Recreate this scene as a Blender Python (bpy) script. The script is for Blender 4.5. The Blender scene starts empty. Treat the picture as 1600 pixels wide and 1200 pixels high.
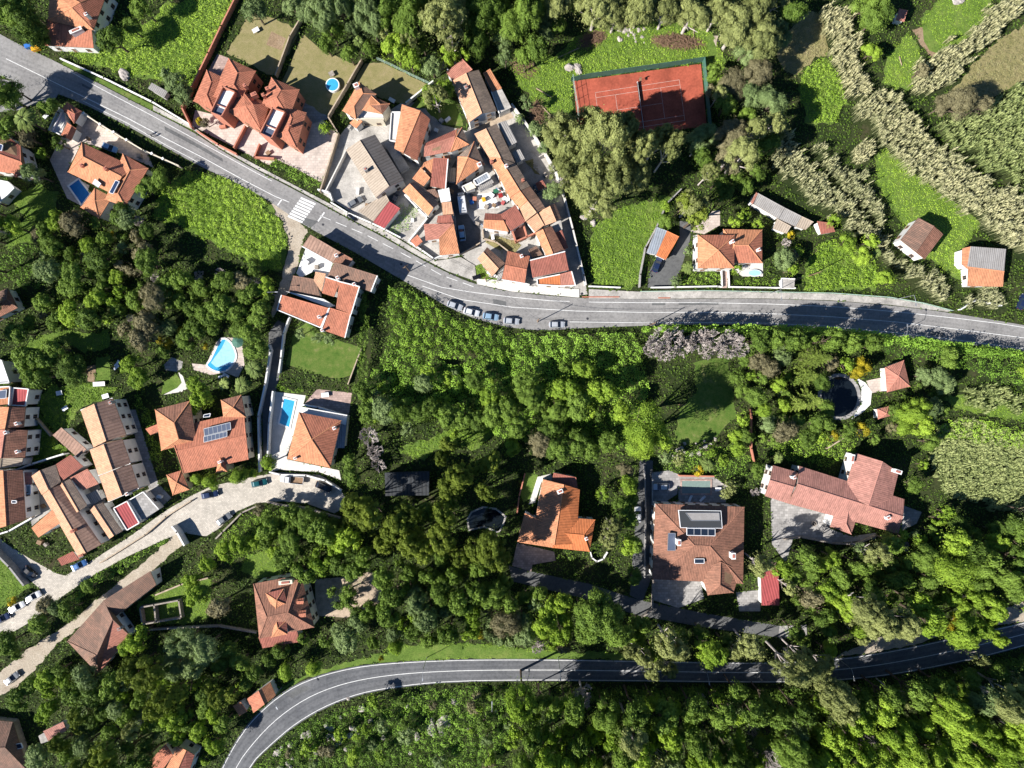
import bpy, math, random
import numpy as np
from mathutils import Vector, Matrix

# ------------------------------------------------------------------ camera, sky, sun, exposure
SC = bpy.context.scene
COL = SC.collection
H = 186.0            # height of the drone above the ground, metres
S = 5.8              # photograph pixels per metre on the ground
cam_d = bpy.data.cameras.new('camera'); cam = bpy.data.objects.new('camera', cam_d); COL.objects.link(cam)
cam.location = (0, 0, H); cam.rotation_euler = (0, 0, 0)
cam_d.sensor_width = 36.0; cam_d.lens = 18.0 * H / (800.0 / S); cam_d.clip_end = 2000.0; cam_d.clip_start = 1.0
SC.camera = cam
SUN_EL, SUN_AZ = 37.0, 207.0     # azimuth: direction towards the sun, degrees counter-clockwise from +x
world = bpy.data.worlds.new('World'); SC.world = world; world.use_nodes = True
wn = world.node_tree.nodes; wl = world.node_tree.links
bg = wn['Background']; sky = wn.new('ShaderNodeTexSky'); sky.sky_type = 'NISHITA'; sky.sun_disc = False
sky.sun_elevation = math.radians(SUN_EL); sky.sun_rotation = math.radians(90 - SUN_AZ)
sky.altitude = 150; sky.air_density = 1.0; sky.dust_density = 0.1; sky.ozone_density = 8.0
wl.new(sky.outputs[0], bg.inputs[0]); bg.inputs[1].default_value = 0.058
sun_d = bpy.data.lights.new('sun', 'SUN'); sun = bpy.data.objects.new('sun', sun_d); COL.objects.link(sun)
sun_d.energy = 5.0; sun_d.angle = math.radians(0.5); sun_d.color = (1.0, 0.97, 0.925)
sd = Vector((math.cos(math.radians(SUN_AZ)) * math.cos(math.radians(SUN_EL)), math.sin(math.radians(SUN_AZ)) * math.cos(math.radians(SUN_EL)), math.sin(math.radians(SUN_EL))))
sun.rotation_euler = sd.to_track_quat('Z', 'Y').to_euler()
sun.location = (0, 0, 120)
SC.view_settings.view_transform = 'Standard'; SC.view_settings.look = 'None'; SC.view_settings.gamma = 1.0
SC.view_settings.use_curve_mapping = False; SC.view_settings.exposure = 0.85
SC.render.engine = 'CYCLES'
SC.cycles.max_bounces = 5; SC.cycles.diffuse_bounces = 1; SC.cycles.transparent_max_bounces = 4; SC.cycles.use_adaptive_sampling = True

R = random.Random(7)
NR = np.random.RandomState(11)

# ------------------------------------------------------------------ helpers
def P(p, z=0.0):
    """pixel of the photograph -> world point at height z"""
    k = (H - z) / (H * S)
    return Vector(((p[0] - 800.0) * k, (600.0 - p[1]) * k, z))

def tag(o, label=None, cat=None, group=None, kind=None):
    if label: o['label'] = label
    if cat: o['category'] = cat
    if group: o['group'] = group
    if kind: o['kind'] = kind
    return o

def empty(name, loc, rz=0.0):
    o = bpy.data.objects.new(name, None); COL.objects.link(o); o.location = loc; o.rotation_euler = (0, 0, rz)
    o.empty_display_size = 0.5
    return o

class MB:
    def __init__(s): s.v = []; s.f = []; s.m = []; s.uv = []
    def face(s, pts, m=0, uv=None):
        i = len(s.v); s.v += [tuple(p) for p in pts]; s.f.append(tuple(range(i, i + len(pts)))); s.m.append(m); s.uv.append(uv)
    def slope(s, pts, m=0):
        """a roof plane: uv in metres, u along the eave, v up the slope"""
        pts = [Vector(p) for p in pts]
        n = Vector((0, 0, 0))
        for i in range(len(pts)):
            a, b = pts[i], pts[(i + 1) % len(pts)]
            n += Vector(((a.y - b.y) * (a.z + b.z), (a.z - b.z) * (a.x + b.x), (a.x - b.x) * (a.y + b.y)))
        if n.length < 1e-6: return
        n.normalize()
        if n.z < 0: pts = pts[::-1]; n = -n
        if abs(n.z) > 0.9995: u = (pts[1] - pts[0]).normalized()
        else: u = Vector((0, 0, 1)).cross(n).normalized()
        v = n.cross(u)
        s.face(pts, m, [(p.dot(u), p.dot(v)) for p in pts])
    def box(s, c, d, rz=0.0, m=0, taper=1.0):
        cx, cy, cz = c; dx, dy, dz = d[0] / 2, d[1] / 2, d[2] / 2
        ca, sa = math.cos(rz), math.sin(rz)
        q = []
        for z, k in ((-dz, 1.0), (dz, taper)):
            for x, y in ((-dx, -dy), (dx, -dy), (dx, dy), (-dx, dy)):
                x *= k; y *= k
                q.append((cx + x * ca - y * sa, cy + x * sa + y * ca, cz + z))
        for f in ((0, 3, 2, 1), (4, 5, 6, 7), (0, 1, 5, 4), (1, 2, 6, 5), (2, 3, 7, 6), (3, 0, 4, 7)):
            s.face([q[i] for i in f], m)
    def wallseg(s, a, b, h, t, z0=0.0, m=0):
        a = Vector((a[0], a[1], 0)); b = Vector((b[0], b[1], 0)); d = b - a; L = d.length
        if L < 1e-3: return
        c = (a + b) / 2
        s.box((c.x, c.y, z0 + h / 2), (L + t * 0.96, t, h), math.atan2(d.y, d.x), m)
    def tube(s, a, b, r0, r1, n=6, m=0, cap=True):
        a = Vector(a); b = Vector(b); d = (b - a)
        if d.length < 1e-5: return
        d.normalize(); x = d.orthogonal().normalized(); y = d.cross(x)
        A = [a + (x * math.cos(2 * math.pi * i / n) + y * math.sin(2 * math.pi * i / n)) * r0 for i in range(n)]
        B = [b + (x * math.cos(2 * math.pi * i / n) + y * math.sin(2 * math.pi * i / n)) * r1 for i in range(n)]
        for i in range(n):
            j = (i + 1) % n; s.face((A[i], A[j], B[j], B[i]), m)
        if cap: s.face(B, m); s.face(A[::-1], m)
    def prism(s, poly, z0, z1, m=0, ms=None):
        """poly: list of (x, y)"""
        n = len(poly)
        ar = sum(poly[i][0] * poly[(i + 1) % n][1] - poly[(i + 1) % n][0] * poly[i][1] for i in range(n))
        if ar < 0: poly = poly[::-1]
        s.face([(p[0], p[1], z1) for p in poly], m)
        ms = m if ms is None else ms
        for i in range(n):
            a, b = poly[i], poly[(i + 1) % n]
            s.face([(a[0], a[1], z0), (b[0], b[1], z0), (b[0], b[1], z1), (a[0], a[1], z1)], ms)
    def mesh(s, name, mats, off=(0, 0, 0), smooth=False):
        me = bpy.data.meshes.new(name)
        ox, oy, oz = off
        me.from_pydata([(x - ox, y - oy, z - oz) for x, y, z in s.v], [], s.f)
        for mt in mats: me.materials.append(mt)
        me.polygons.foreach_set('material_index', s.m)
        if any(u is not None for u in s.uv):
            ul = me.uv_layers.new(name='UVMap'); k = []
            for f, u in zip(s.f, s.uv):
                k += [c for p in (u or [(0, 0)] * len(f)) for c in p]
            ul.data.foreach_set('uv', k)
        if smooth: me.polygons.foreach_set('use_smooth', [True] * len(s.f))
        me.update()
        return me

def obj(name, me, parent=None, loc=(0, 0, 0), rz=0.0, scale=None):
    o = bpy.data.objects.new(name, me); COL.objects.link(o)
    o.parent = parent; o.location = loc; o.rotation_euler = (0, 0, rz)
    if scale: o.scale = scale
    return o

def quads(name, V, mat, tint=None, off=(0, 0, 0)):
    """V: (n, 4, 3) array of quads -> mesh, with an optional float per quad"""
    n = V.shape[0]
    V = V - np.array(off, dtype=float)
    me = bpy.data.meshes.new(name)
    me.vertices.add(n * 4); me.vertices.foreach_set('co', V.reshape(-1).astype(np.float32))
    me.loops.add(n * 4); me.loops.foreach_set('vertex_index', np.arange(n * 4, dtype=np.int32))
    me.polygons.add(n); me.polygons.foreach_set('loop_start', np.arange(0, n * 4, 4, dtype=np.int32))
    me.update(calc_edges=True)
    me.materials.append(mat)
    if tint is not None:
        at = me.attributes.new('tint', 'FLOAT', 'POINT'); at.data.foreach_set('value', np.repeat(tint, 4).astype(np.float32))
    return me

def hash2(ix, iy, k=0):
    h = (ix.astype(np.int64) * 374761393 + iy.astype(np.int64) * 668265263 + k * 1274126177) & 0x7fffffff
    h = ((h ^ (h >> 13)) * 1274126177) & 0x7fffffff
    return ((h ^ (h >> 16)) & 0xffff) / 65535.0

def vnoise(x, y, k=0):
    ix = np.floor(x).astype(np.int64); iy = np.floor(y).astype(np.int64); fx = x - ix; fy = y - iy
    fx = fx * fx * (3 - 2 * fx); fy = fy * fy * (3 - 2 * fy)
    a = hash2(ix, iy, k); b = hash2(ix + 1, iy, k); c = hash2(ix, iy + 1, k); d = hash2(ix + 1, iy + 1, k)
    return (a * (1 - fx) + b * fx) * (1 - fy) + (c * (1 - fx) + d * fx) * fy

def worley(x, y, k=0):
    """distance to the nearest jittered cell point, offset from it, and a random per cell"""
    ix = np.floor(x).astype(np.int64); iy = np.floor(y).astype(np.int64)
    best = np.full(x.shape, 9.0); bx = np.zeros_like(x); by = np.zeros_like(x); br = np.zeros_like(x)
    for dx in (-1, 0, 1):
        for dy in (-1, 0, 1):
            jx = ix + dx; jy = iy + dy
            px = jx + hash2(jx, jy, k + 1); py = jy + hash2(jx, jy, k + 2)
            ox = x - px; oy = y - py; d = ox * ox + oy * oy; w = d < best
            best = np.where(w, d, best); bx = np.where(w, ox, bx); by = np.where(w, oy, by); br = np.where(w, hash2(jx, jy, k + 3), br)
    return np.sqrt(best), bx, by, br

def inpoly(x, y, poly):
    r = np.zeros(x.shape, bool); n = len(poly); j = n - 1
    for i in range(n):
        xi, yi = poly[i][0], poly[i][1]; xj, yj = poly[j][0], poly[j][1]
        if yi != yj:
            c = ((yi > y) != (yj > y)) & (x < (xj - xi) * (y - yi) / (yj - yi) + xi)
            r ^= c
        j = i
    return r

# occupancy of the ground, 0.5 m cells: where no undergrowth grows
GX0, GY0, GW, GH = -180.0, -140.0, 720, 560
GXX, GYY = np.meshgrid(GX0 + 0.25 + 0.5 * np.arange(GW), GY0 + 0.25 + 0.5 * np.arange(GH))
MASK = np.zeros((GH, GW), bool)
def occupy(poly):
    global MASK
    MASK |= inpoly(GXX, GYY, [(p[0], p[1]) for p in poly])
def occupied(x, y):
    i = np.clip(((x - GX0) * 2).astype(int), 0, GW - 1); j = np.clip(((y - GY0) * 2).astype(int), 0, GH - 1)
    return MASK[j, i]

# ------------------------------------------------------------------ materials
MATS = {}
def node_mat(name):
    m = bpy.data.materials.new(name); m.use_nodes = True
    nt = m.node_tree; b = nt.nodes['Principled BSDF']; b.inputs['Specular IOR Level'].default_value = 0.25
    MATS[name] = m
    return m, nt, nt.nodes, nt.links, b

def ramp(N, stops):
    r = N.new('ShaderNodeValToRGB'); e = r.color_ramp.elements
    while len(e) < len(stops): e.new(0.5)
    for q, (p, c) in zip(e, stops): q.position = p; q.color = (*c, 1) if len(c) == 3 else c
    return r

def noise(N, L, co, scale, detail=4, rough=0.6):
    n = N.new('ShaderNodeTexNoise'); n.inputs['Scale'].default_value = scale; n.inputs['Detail'].default_value = detail; n.inputs['Roughness'].default_value = rough
    if co is not None: L.new(co, n.inputs['Vector'])
    return n

def mixc(N, L, f, a, b, mode='MIX'):
    m = N.new('ShaderNodeMix'); m.data_type = 'RGBA'; m.blend_type = mode
    for sock, val in ((m.inputs[0], f), (m.inputs[6], a), (m.inputs[7], b)):
        if hasattr(val, 'links'): L.new(val, sock)
        elif isinstance(val, (int, float)): sock.default_value = val
        else: sock.default_value = (*val, 1)
    return m.outputs[2]

def plain(name, c, rough=0.8, var=0.25, scale=0.6, spec=0.25, metal=0.0, bump=0.0, c2=None):
    """a plain surface with a mottled colour"""
    m, nt, N, L, b = node_mat(name)
    g = N.new('ShaderNodeNewGeometry')
    n1 = noise(N, L, g.outputs['Position'], scale, 6, 0.65); n2 = noise(N, L, g.outputs['Position'], scale * 9, 3, 0.6)
    lo = tuple(x * (1 - var) for x in c); hi = tuple(min(1, x * (1 + var)) for x in c)
    r1 = ramp(N, [(0.3, lo), (0.7, c2 or hi)]); L.new(n1.outputs[0], r1.inputs[0])
    r2 = ramp(N, [(0.3, (1 - var * .7,) * 3), (0.7, (1 + var * .3,) * 3)]); L.new(n2.outputs[0], r2.inputs[0])
    L.new(mixc(N, L, 1.0, r1.outputs[0], r2.outputs[0], 'MULTIPLY'), b.inputs['Base Color'])
    b.inputs['Roughness'].default_value = rough; b.inputs['Specular IOR Level'].default_value = spec; b.inputs['Metallic'].default_value = metal
    if bump:
        bp = N.new('ShaderNodeBump'); bp.inputs['Strength'].default_value = bump; bp.inputs['Distance'].default_value = 0.08
        L.new(n2.outputs[0], bp.inputs['Height']); L.new(bp.outputs[0], b.inputs['Normal'])
    return m

def tiles(name, c, old=0.3, period=0.42, depth=0.6, dark=(0.06, 0.045, 0.035), sheet=False):
    """roof of pantiles or corrugated sheet: ridges run up the slope, courses across it, lichen and wear"""
    m, nt, N, L, b = node_mat(name)
    uv = N.new('ShaderNodeUVMap'); g = N.new('ShaderNodeNewGeometry')
    sp = N.new('ShaderNodeSeparateXYZ'); L.new(uv.outputs[0], sp.inputs[0])
    def wave(sock, per):
        a = N.new('ShaderNodeMath'); a.operation = 'MULTIPLY'; a.inputs[1].default_value = 2 * math.pi / per; L.new(sock, a.inputs[0])
        s_ = N.new('ShaderNodeMath'); s_.operation = 'SINE'; L.new(a.outputs[0], s_.inputs[0])
        h = N.new('ShaderNodeMath'); h.operation = 'MULTIPLY_ADD'; h.inputs[1].default_value = 0.5; h.inputs[2].default_value = 0.5; L.new(s_.outputs[0], h.inputs[0])
        return h.outputs[0]
    wu = wave(sp.outputs['X'], period); wv = wave(sp.outputs['Y'], 0.36)
    # one colour per tile
    sn = N.new('ShaderNodeVectorMath'); sn.operation = 'MULTIPLY'; sn.inputs[1].default_value = (1 / period, 1 / 0.72, 1); L.new(uv.outputs[0], sn.inputs[0])
    fl = N.new('ShaderNodeVectorMath'); fl.operation = 'FLOOR'; L.new(sn.outputs[0], fl.inputs[0])
    wh = N.new('ShaderNodeTexWhiteNoise'); wh.noise_dimensions = '2D'; L.new(fl.outputs[0], wh.inputs['Vector'])
    lo = tuple(x * (0.95 if sheet else 0.86) for x in c); hi = tuple(min(1, x * (1.05 if sheet else 1.12)) for x in c)
    r0 = ramp(N, [(0.0, lo), (0.5, c), (1.0, hi)]); L.new(wh.outputs['Value'], r0.inputs[0])
    # streaks down the slope and large weathered patches
    st = N.new('ShaderNodeVectorMath'); st.operation = 'MULTIPLY'; st.inputs[1].default_value = (1.3, 0.22, 1); L.new(uv.outputs[0], st.inputs[0])
    n1 = noise(N, L, st.outputs[0], 1.0, 5, 0.65); n2 = noise(N, L, g.outputs['Position'], 0.35, 5, 0.7); n3 = noise(N, L, g.outputs['Position'], 2.6, 4, 0.7)
    a = N.new('ShaderNodeMath'); a.operation = 'ADD'; L.new(n1.outputs[0], a.inputs[0]); L.new(n2.outputs[0], a.inputs[1])
    a2 = N.new('ShaderNodeMath'); a2.operation = 'ADD'; L.new(a.outputs[0], a2.inputs[0]); L.new(n3.outputs[0], a2.inputs[1])
    d = 1.75 - 0.5 * old
    rr = ramp(N, [((d - 0.25) / 3, (0, 0, 0)), (min(0.98, (d + 0.35) / 3), (1, 1, 1))]); 
    mm = N.new('ShaderNodeMath'); mm.operation = 'DIVIDE'; mm.inputs[1].default_value = 3.0; L.new(a2.outputs[0], mm.inputs[0]); L.new(mm.outputs[0], rr.inputs[0])
    fa = N.new('ShaderNodeMath'); fa.operation = 'MULTIPLY'; fa.inputs[1].default_value = min(0.9, 0.25 + 0.65 * old); L.new(rr.outputs[0], fa.inputs[0])
    col = mixc(N, L, fa.outputs[0], r0.outputs[0], dark)
    r3 = ramp(N, [(0.0, (0.74,) * 3), (0.45, (1.03,) * 3)]); L.new(wu, r3.inputs[0])
    L.new(mixc(N, L, 1.0, col, r3.outputs[0], 'MULTIPLY'), b.inputs['Base Color'])
    hh = N.new('ShaderNodeMath'); hh.operation = 'MULTIPLY_ADD'; hh.inputs[1].default_value = 0.0 if sheet else 0.3; L.new(wv, hh.inputs[0]); L.new(wu, hh.inputs[2])
    bp = N.new('ShaderNodeBump'); bp.inputs['Strength'].default_value = depth; bp.inputs['Distance'].default_value = 0.07
    L.new(hh.outputs[0], bp.inputs['Height']); L.new(bp.outputs[0], b.inputs['Normal'])
    b.inputs['Roughness'].default_value = 0.85; b.inputs['Specular IOR Level'].default_value = 0.15
    return m

def foliage(name, c, c2, trans=0.25, sat=1.0):
    """leaf: colour varies by leaf, by plant and by patch of ground"""
    m, nt, N, L, b = node_mat(name)
    at = N.new('ShaderNodeAttribute'); at.attribute_name = 'tint'
    oi = N.new('ShaderNodeObjectInfo'); g = N.new('ShaderNodeNewGeometry')
    n1 = noise(N, L, g.outputs['Position'], 0.45, 3, 0.6)
    a = N.new('ShaderNodeMath'); a.operation = 'MULTIPLY_ADD'; a.inputs[1].default_value = 0.45; L.new(at.outputs['Fac'], a.inputs[0])
    o = N.new('ShaderNodeMath'); o.operation = 'MULTIPLY_ADD'; o.inputs[1].default_value = 0.35; L.new(oi.outputs['Random'], o.inputs[0]); 
    o2 = N.new('ShaderNodeMath'); o2.operation = 'MULTIPLY'; o2.inputs[1].default_value = 0.35; L.new(n1.outputs[0], o2.inputs[0]); L.new(o2.outputs[0], o.inputs[2])
    L.new(o.outputs[0], a.inputs[2])
    r = ramp(N, [(0.15, tuple(x * 0.7 for x in c)), (0.5, tuple((x + y) / 2 for x, y in zip(c, c2))), (0.85, c2)]); L.new(a.outputs[0], r.inputs[0])
    L.new(r.outputs[0], b.inputs['Base Color']); b.inputs['Roughness'].default_value = 0.65; b.inputs['Specular IOR Level'].default_value = 0.2
    tr = N.new('ShaderNodeBsdfTranslucent'); L.new(mixc(N, L, 1.0, r.outputs[0], (1.2, 1.25, 0.5), 'MULTIPLY'), tr.inputs[0])
    mx = N.new('ShaderNodeMixShader'); mx.inputs[0].default_value = trans
    L.new(b.outputs[0], mx.inputs[1]); L.new(tr.outputs[0], mx.inputs[2]); L.new(mx.outputs[0], N['Material Output'].inputs[0])
    return m

def ground_mat(name, cols, scale=0.08, fine=3.0, bump=0.5):
    m, nt, N, L, b = node_mat(name)
    g = N.new('ShaderNodeNewGeometry')
    n1 = noise(N, L, g.outputs['Position'], scale, 7, 0.7); n2 = noise(N, L, g.outputs['Position'], fine, 5, 0.75); n3 = noise(N, L, g.outputs['Position'], scale * 4.3, 4, 0.6)
    a = N.new('ShaderNodeMath'); a.operation = 'MULTIPLY_ADD'; a.inputs[1].default_value = 0.55; L.new(n3.outputs[0], a.inputs[0])
    h = N.new('ShaderNodeMath'); h.operation = 'MULTIPLY'; h.inputs[1].default_value = 0.5; L.new(n1.outputs[0], h.inputs[0]); L.new(h.outputs[0], a.inputs[2])
    k = len(cols)
    r = ramp(N, [(0.32 + 0.4 * i / max(1, k - 1), c) for i, c in enumerate(cols)]); L.new(a.outputs[0], r.inputs[0])
    r2 = ramp(N, [(0.28, (0.5,) * 3), (0.72, (1.35,) * 3)]); L.new(n2.outputs[0], r2.inputs[0])
    L.new(mixc(N, L, 1.0, r.outputs[0], r2.outputs[0], 'MULTIPLY'), b.inputs['Base Color']); b.inputs['Roughness'].default_value = 0.95; b.inputs['Specular IOR Level'].default_value = 0.1
    bp = N.new('ShaderNodeBump'); bp.inputs['Strength'].default_value = bump; bp.inputs['Distance'].default_value = 0.15
    L.new(n2.outputs[0], bp.inputs['Height']); L.new(bp.outputs[0], b.inputs['Normal'])
    return m

def asphalt(name, c, c2):
    m, nt, N, L, b = node_mat(name)
    g = N.new('ShaderNodeNewGeometry')
    n1 = noise(N, L, g.outputs['Position'], 0.12, 6, 0.7); n2 = noise(N, L, g.outputs['Position'], 1.4, 5, 0.7); n3 = noise(N, L, g.outputs['Position'], 14, 2, 0.5)
    r1 = ramp(N, [(0.35, c), (0.65, c2)]); L.new(n1.outputs[0], r1.inputs[0])
    r2 = ramp(N, [(0.3, (0.7,) * 3), (0.5, (1,) * 3), (0.75, (1.15,) * 3)]); L.new(n2.outputs[0], r2.inputs[0])
    v = N.new('ShaderNodeTexVoronoi'); v.feature = 'DISTANCE_TO_EDGE'; v.inputs['Scale'].default_value = 0.16
    w = N.new('ShaderNodeVectorMath'); w.operation = 'MULTIPLY_ADD'; w.inputs[1].default_value = (3, 3, 3); L.new(n2.outputs['Color'], w.inputs[0]); L.new(g.outputs['Position'], w.inputs[2])
    L.new(w.outputs[0], v.inputs['Vector'])
    r3 = ramp(N, [(0.0, (0.72,) * 3), (0.02, (1,) * 3)]); L.new(v.outputs['Distance'], r3.inputs[0])
    c_ = mixc(N, L, 1.0, r1.outputs[0], r2.outputs[0], 'MULTIPLY'); c_ = mixc(N, L, 0.5, c_, r3.outputs[0], 'MULTIPLY')
    L.new(c_, b.inputs['Base Color']); b.inputs['Roughness'].default_value = 0.85
    bp = N.new('ShaderNodeBump'); bp.inputs['Strength'].default_value = 0.25; bp.inputs['Distance'].default_value = 0.02
    L.new(n3.outputs[0], bp.inputs['Height']); L.new(bp.outputs[0], b.inputs['Normal'])
    return m

def paving(name, c, size=0.6, joint=0.6, var=0.2):
    """small slabs too fine to tell apart from this height"""
    m, nt, N, L, b = node_mat(name)
    g = N.new('ShaderNodeNewGeometry')
    br = N.new('ShaderNodeTexBrick'); br.inputs['Scale'].default_value = 1.0; br.inputs['Brick Width'].default_value = size * 1.4; br.inputs['Row Height'].default_value = size
    br.inputs['Mortar Size'].default_value = 0.04; br.inputs['Color1'].default_value = (*[x * (1 - var) for x in c], 1); br.inputs['Color2'].default_value = (*[min(1, x * (1 + var)) for x in c], 1)
    br.inputs['Mortar'].default_value = (*[x * joint for x in c], 1); L.new(g.outputs['Position'], br.inputs['Vector'])
    n1 = noise(N, L, g.outputs['Position'], 0.3, 6, 0.7); r = ramp(N, [(0.3, (0.72,) * 3), (0.7, (1.1,) * 3)]); L.new(n1.outputs[0], r.inputs[0])
    L.new(mixc(N, L, 1.0, br.outputs[0], r.outputs[0], 'MULTIPLY'), b.inputs['Base Color']); b.inputs['Roughness'].default_value = 0.9
    return m

def water(name, c, rough=0.05):
    m, nt, N, L, b = node_mat(name)
    g = N.new('ShaderNodeNewGeometry'); n = noise(N, L, g.outputs['Position'], 1.6, 3, 0.5)
    bp = N.new('ShaderNodeBump'); bp.inputs['Strength'].default_value = 0.08; L.new(n.outputs[0], bp.inputs['Height']); L.new(bp.outputs[0], b.inputs['Normal'])
    r = ramp(N, [(0.3, tuple(x * 0.9 for x in c)), (0.7, tuple(min(1, x * 1.08) for x in c))]); L.new(n.outputs[0], r.inputs[0]); L.new(r.outputs[0], b.inputs['Base Color'])
    b.inputs['Roughness'].default_value = rough; b.inputs['Specular IOR Level'].default_value = 0.5
    return m

def flatm(name, c, rough=0.5, metal=0.0, spec=0.5):
    m, nt, N, L, b = node_mat(name)
    b.inputs['Base Color'].default_value = (*c, 1); b.inputs['Roughness'].default_value = rough; b.inputs['Metallic'].default_value = metal; b.inputs['Specular IOR Level'].default_value = spec
    return m

tiles('orange', (0.62, 0.27, 0.14), 0.32)
tiles('brightorange', (0.60, 0.195, 0.075), 0.2)
tiles('terra', (0.50, 0.19, 0.115), 0.35)
tiles('pinkterra', (0.47, 0.20, 0.145), 0.25)
tiles('redbrown', (0.36, 0.13, 0.095), 0.3)
tiles('brown', (0.37, 0.175, 0.115), 0.55)
tiles('oldbrown', (0.36, 0.20, 0.14), 0.85, dark=(0.13, 0.095, 0.075))
tiles('tan', (0.64, 0.35, 0.21), 0.45, dark=(0.25, 0.17, 0.12))
tiles('weathered', (0.38, 0.28, 0.21), 0.8, dark=(0.15, 0.12, 0.10))
tiles('pink', (0.45, 0.215, 0.17), 0.3, period=0.5, depth=0.3)
tiles('slate', (0.17, 0.155, 0.145), 0.4, period=0.8, sheet=True)
tiles('greysheet', (0.36, 0.34, 0.32), 0.45, period=0.5, sheet=True, dark=(0.16, 0.14, 0.12))
tiles('tansheet', (0.44, 0.36, 0.28), 0.5, period=0.6, sheet=True, dark=(0.24, 0.19, 0.14))
tiles('redsheet', (0.38, 0.085, 0.085), 0.1, period=0.7, sheet=True)
tiles('bluegrey', (0.30, 0.33, 0.37), 0.2, period=0.6, sheet=True)
tiles('corr', (0.38, 0.235, 0.175), 0.5, period=0.85, sheet=True)
tiles('corrdark', (0.05, 0.055, 0.06), 0.2, period=1.0, sheet=True)
plain('white', (0.80, 0.78, 0.74), 0.85, 0.10, 0.5)
plain('cream', (0.70, 0.62, 0.48), 0.85, 0.12, 0.5)
plain('terrawall', (0.50, 0.20, 0.13), 0.9, 0.15, 0.5)
plain('tanwall', (0.46, 0.36, 0.26), 0.95, 0.3, 0.8, bump=0.4)
plain('greywall', (0.34, 0.32, 0.30), 0.95, 0.3, 0.8, bump=0.4)
plain('stone', (0.36, 0.31, 0.26), 0.95, 0.4, 1.6, bump=0.8)
plain('concrete', (0.43, 0.40, 0.36), 0.9, 0.36, 0.3)
plain('courtline', (0.55, 0.40, 0.34), 0.8, 0.3, 1.0)
plain('paleconcrete', (0.66, 0.62, 0.56), 0.9, 0.16, 0.4)
plain('whiteconcrete', (0.78, 0.76, 0.73), 0.9, 0.12, 0.6)
plain('rock', (0.44, 0.39, 0.35), 0.95, 0.4, 1.2, bump=1.0)
plain('bark', (0.13, 0.095, 0.07), 0.95, 0.4, 3.0)
plain('greybark', (0.54, 0.47, 0.43), 0.95, 0.3, 3.0)
plain('log', (0.36, 0.27, 0.19), 0.95, 0.4, 2.0)
plain('brush', (0.24, 0.15, 0.095), 0.95, 0.5, 2.0)
plain('paint', (0.74, 0.73, 0.70), 0.7, 0.2, 1.2)
plain('kerb', (0.48, 0.46, 0.43), 0.9, 0.2, 0.8)
plain('wood', (0.27, 0.17, 0.10), 0.8, 0.3, 2.0)
plain('clay', (0.38, 0.09, 0.053), 0.95, 0.3, 0.2)
plain('greenfence', (0.06, 0.15, 0.11), 0.7, 0.2, 0.6)
plain('palegreen', (0.42, 0.56, 0.46), 0.6, 0.1, 0.6)
paving('cobble', (0.57, 0.51, 0.43), 0.35, 0.7, 0.16)
paving('yard', (0.60, 0.50, 0.43), 0.7, 0.75, 0.12)
paving('slabs', (0.36, 0.34, 0.32), 0.7, 0.7, 0.2)
paving('pinkslabs', (0.46, 0.33, 0.28), 0.6, 0.7, 0.2)
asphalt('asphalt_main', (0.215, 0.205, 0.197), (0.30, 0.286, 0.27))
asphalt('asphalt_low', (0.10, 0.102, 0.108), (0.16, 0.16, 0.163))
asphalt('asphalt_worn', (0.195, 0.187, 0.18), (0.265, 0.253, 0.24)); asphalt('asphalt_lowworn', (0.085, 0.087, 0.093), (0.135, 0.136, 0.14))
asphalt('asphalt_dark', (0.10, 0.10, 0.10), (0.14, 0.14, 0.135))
water('poolblue', (0.05, 0.36, 0.62)); water('pooldeep', (0.02, 0.15, 0.42)); water('poolpale', (0.34, 0.60, 0.78)); water('pondwater', (0.008, 0.012, 0.016)); water('grownwater', (0.20, 0.27, 0.24))
flatm('glass', (0.02, 0.03, 0.05), 0.08); flatm('panel', (0.03, 0.05, 0.11), 0.15); flatm('steel', (0.45, 0.46, 0.47), 0.4, 0.6); flatm('darkmetal', (0.05, 0.05, 0.055), 0.5, 0.3)
flatm('rubber', (0.02, 0.02, 0.02), 0.9, 0, 0.1); flatm('lamp', (0.7, 0.7, 0.68), 0.3); flatm('redlamp', (0.35, 0.02, 0.02), 0.3); flatm('whitepvc', (0.8, 0.8, 0.8), 0.4)
flatm('solar', (0.09, 0.11, 0.16), 0.25)
ground_mat('soil', [(0.014, 0.022, 0.009), (0.026, 0.040, 0.012), (0.045, 0.055, 0.02), (0.075, 0.06, 0.035)], 0.05, 1.8)
ground_mat('lawn', [(0.045, 0.095, 0.016), (0.085, 0.15, 0.026), (0.13, 0.18, 0.04), (0.24, 0.22, 0.09)], 0.16, 5.0, 0.4)
ground_mat('drylawn', [(0.20, 0.19, 0.07), (0.27, 0.235, 0.105), (0.34, 0.275, 0.15)], 0.16, 5.0, 0.3)
ground_mat('meadow', [(0.07, 0.12, 0.02), (0.12, 0.19, 0.035), (0.20, 0.25, 0.06)], 0.09, 3.0)
ground_mat('earth', [(0.20, 0.14, 0.085), (0.30, 0.21, 0.13), (0.36, 0.27, 0.18)], 0.1, 3.0)
ground_mat('path', [(0.34, 0.27, 0.20), (0.45, 0.38, 0.29), (0.52, 0.45, 0.36)], 0.1, 3.0)
foliage('leaf_o', (0.042, 0.087, 0.012), (0.221, 0.329, 0.050), .12)
foliage('leaf_p', (0.061, 0.101, 0.011), (0.270, 0.335, 0.046), .12)
foliage('leaf_g', (0.087, 0.141, 0.044), (0.290, 0.377, 0.140), .12)
foliage('leaf_l', (0.090, 0.183, 0.014), (0.376, 0.523, 0.057), .15)
foliage('leaf_e', (0.121, 0.145, 0.040), (0.372, 0.400, 0.136), .12)
foliage('leaf_r', (0.110, 0.100, 0.050), (0.310, 0.275, 0.145), .12)
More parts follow.
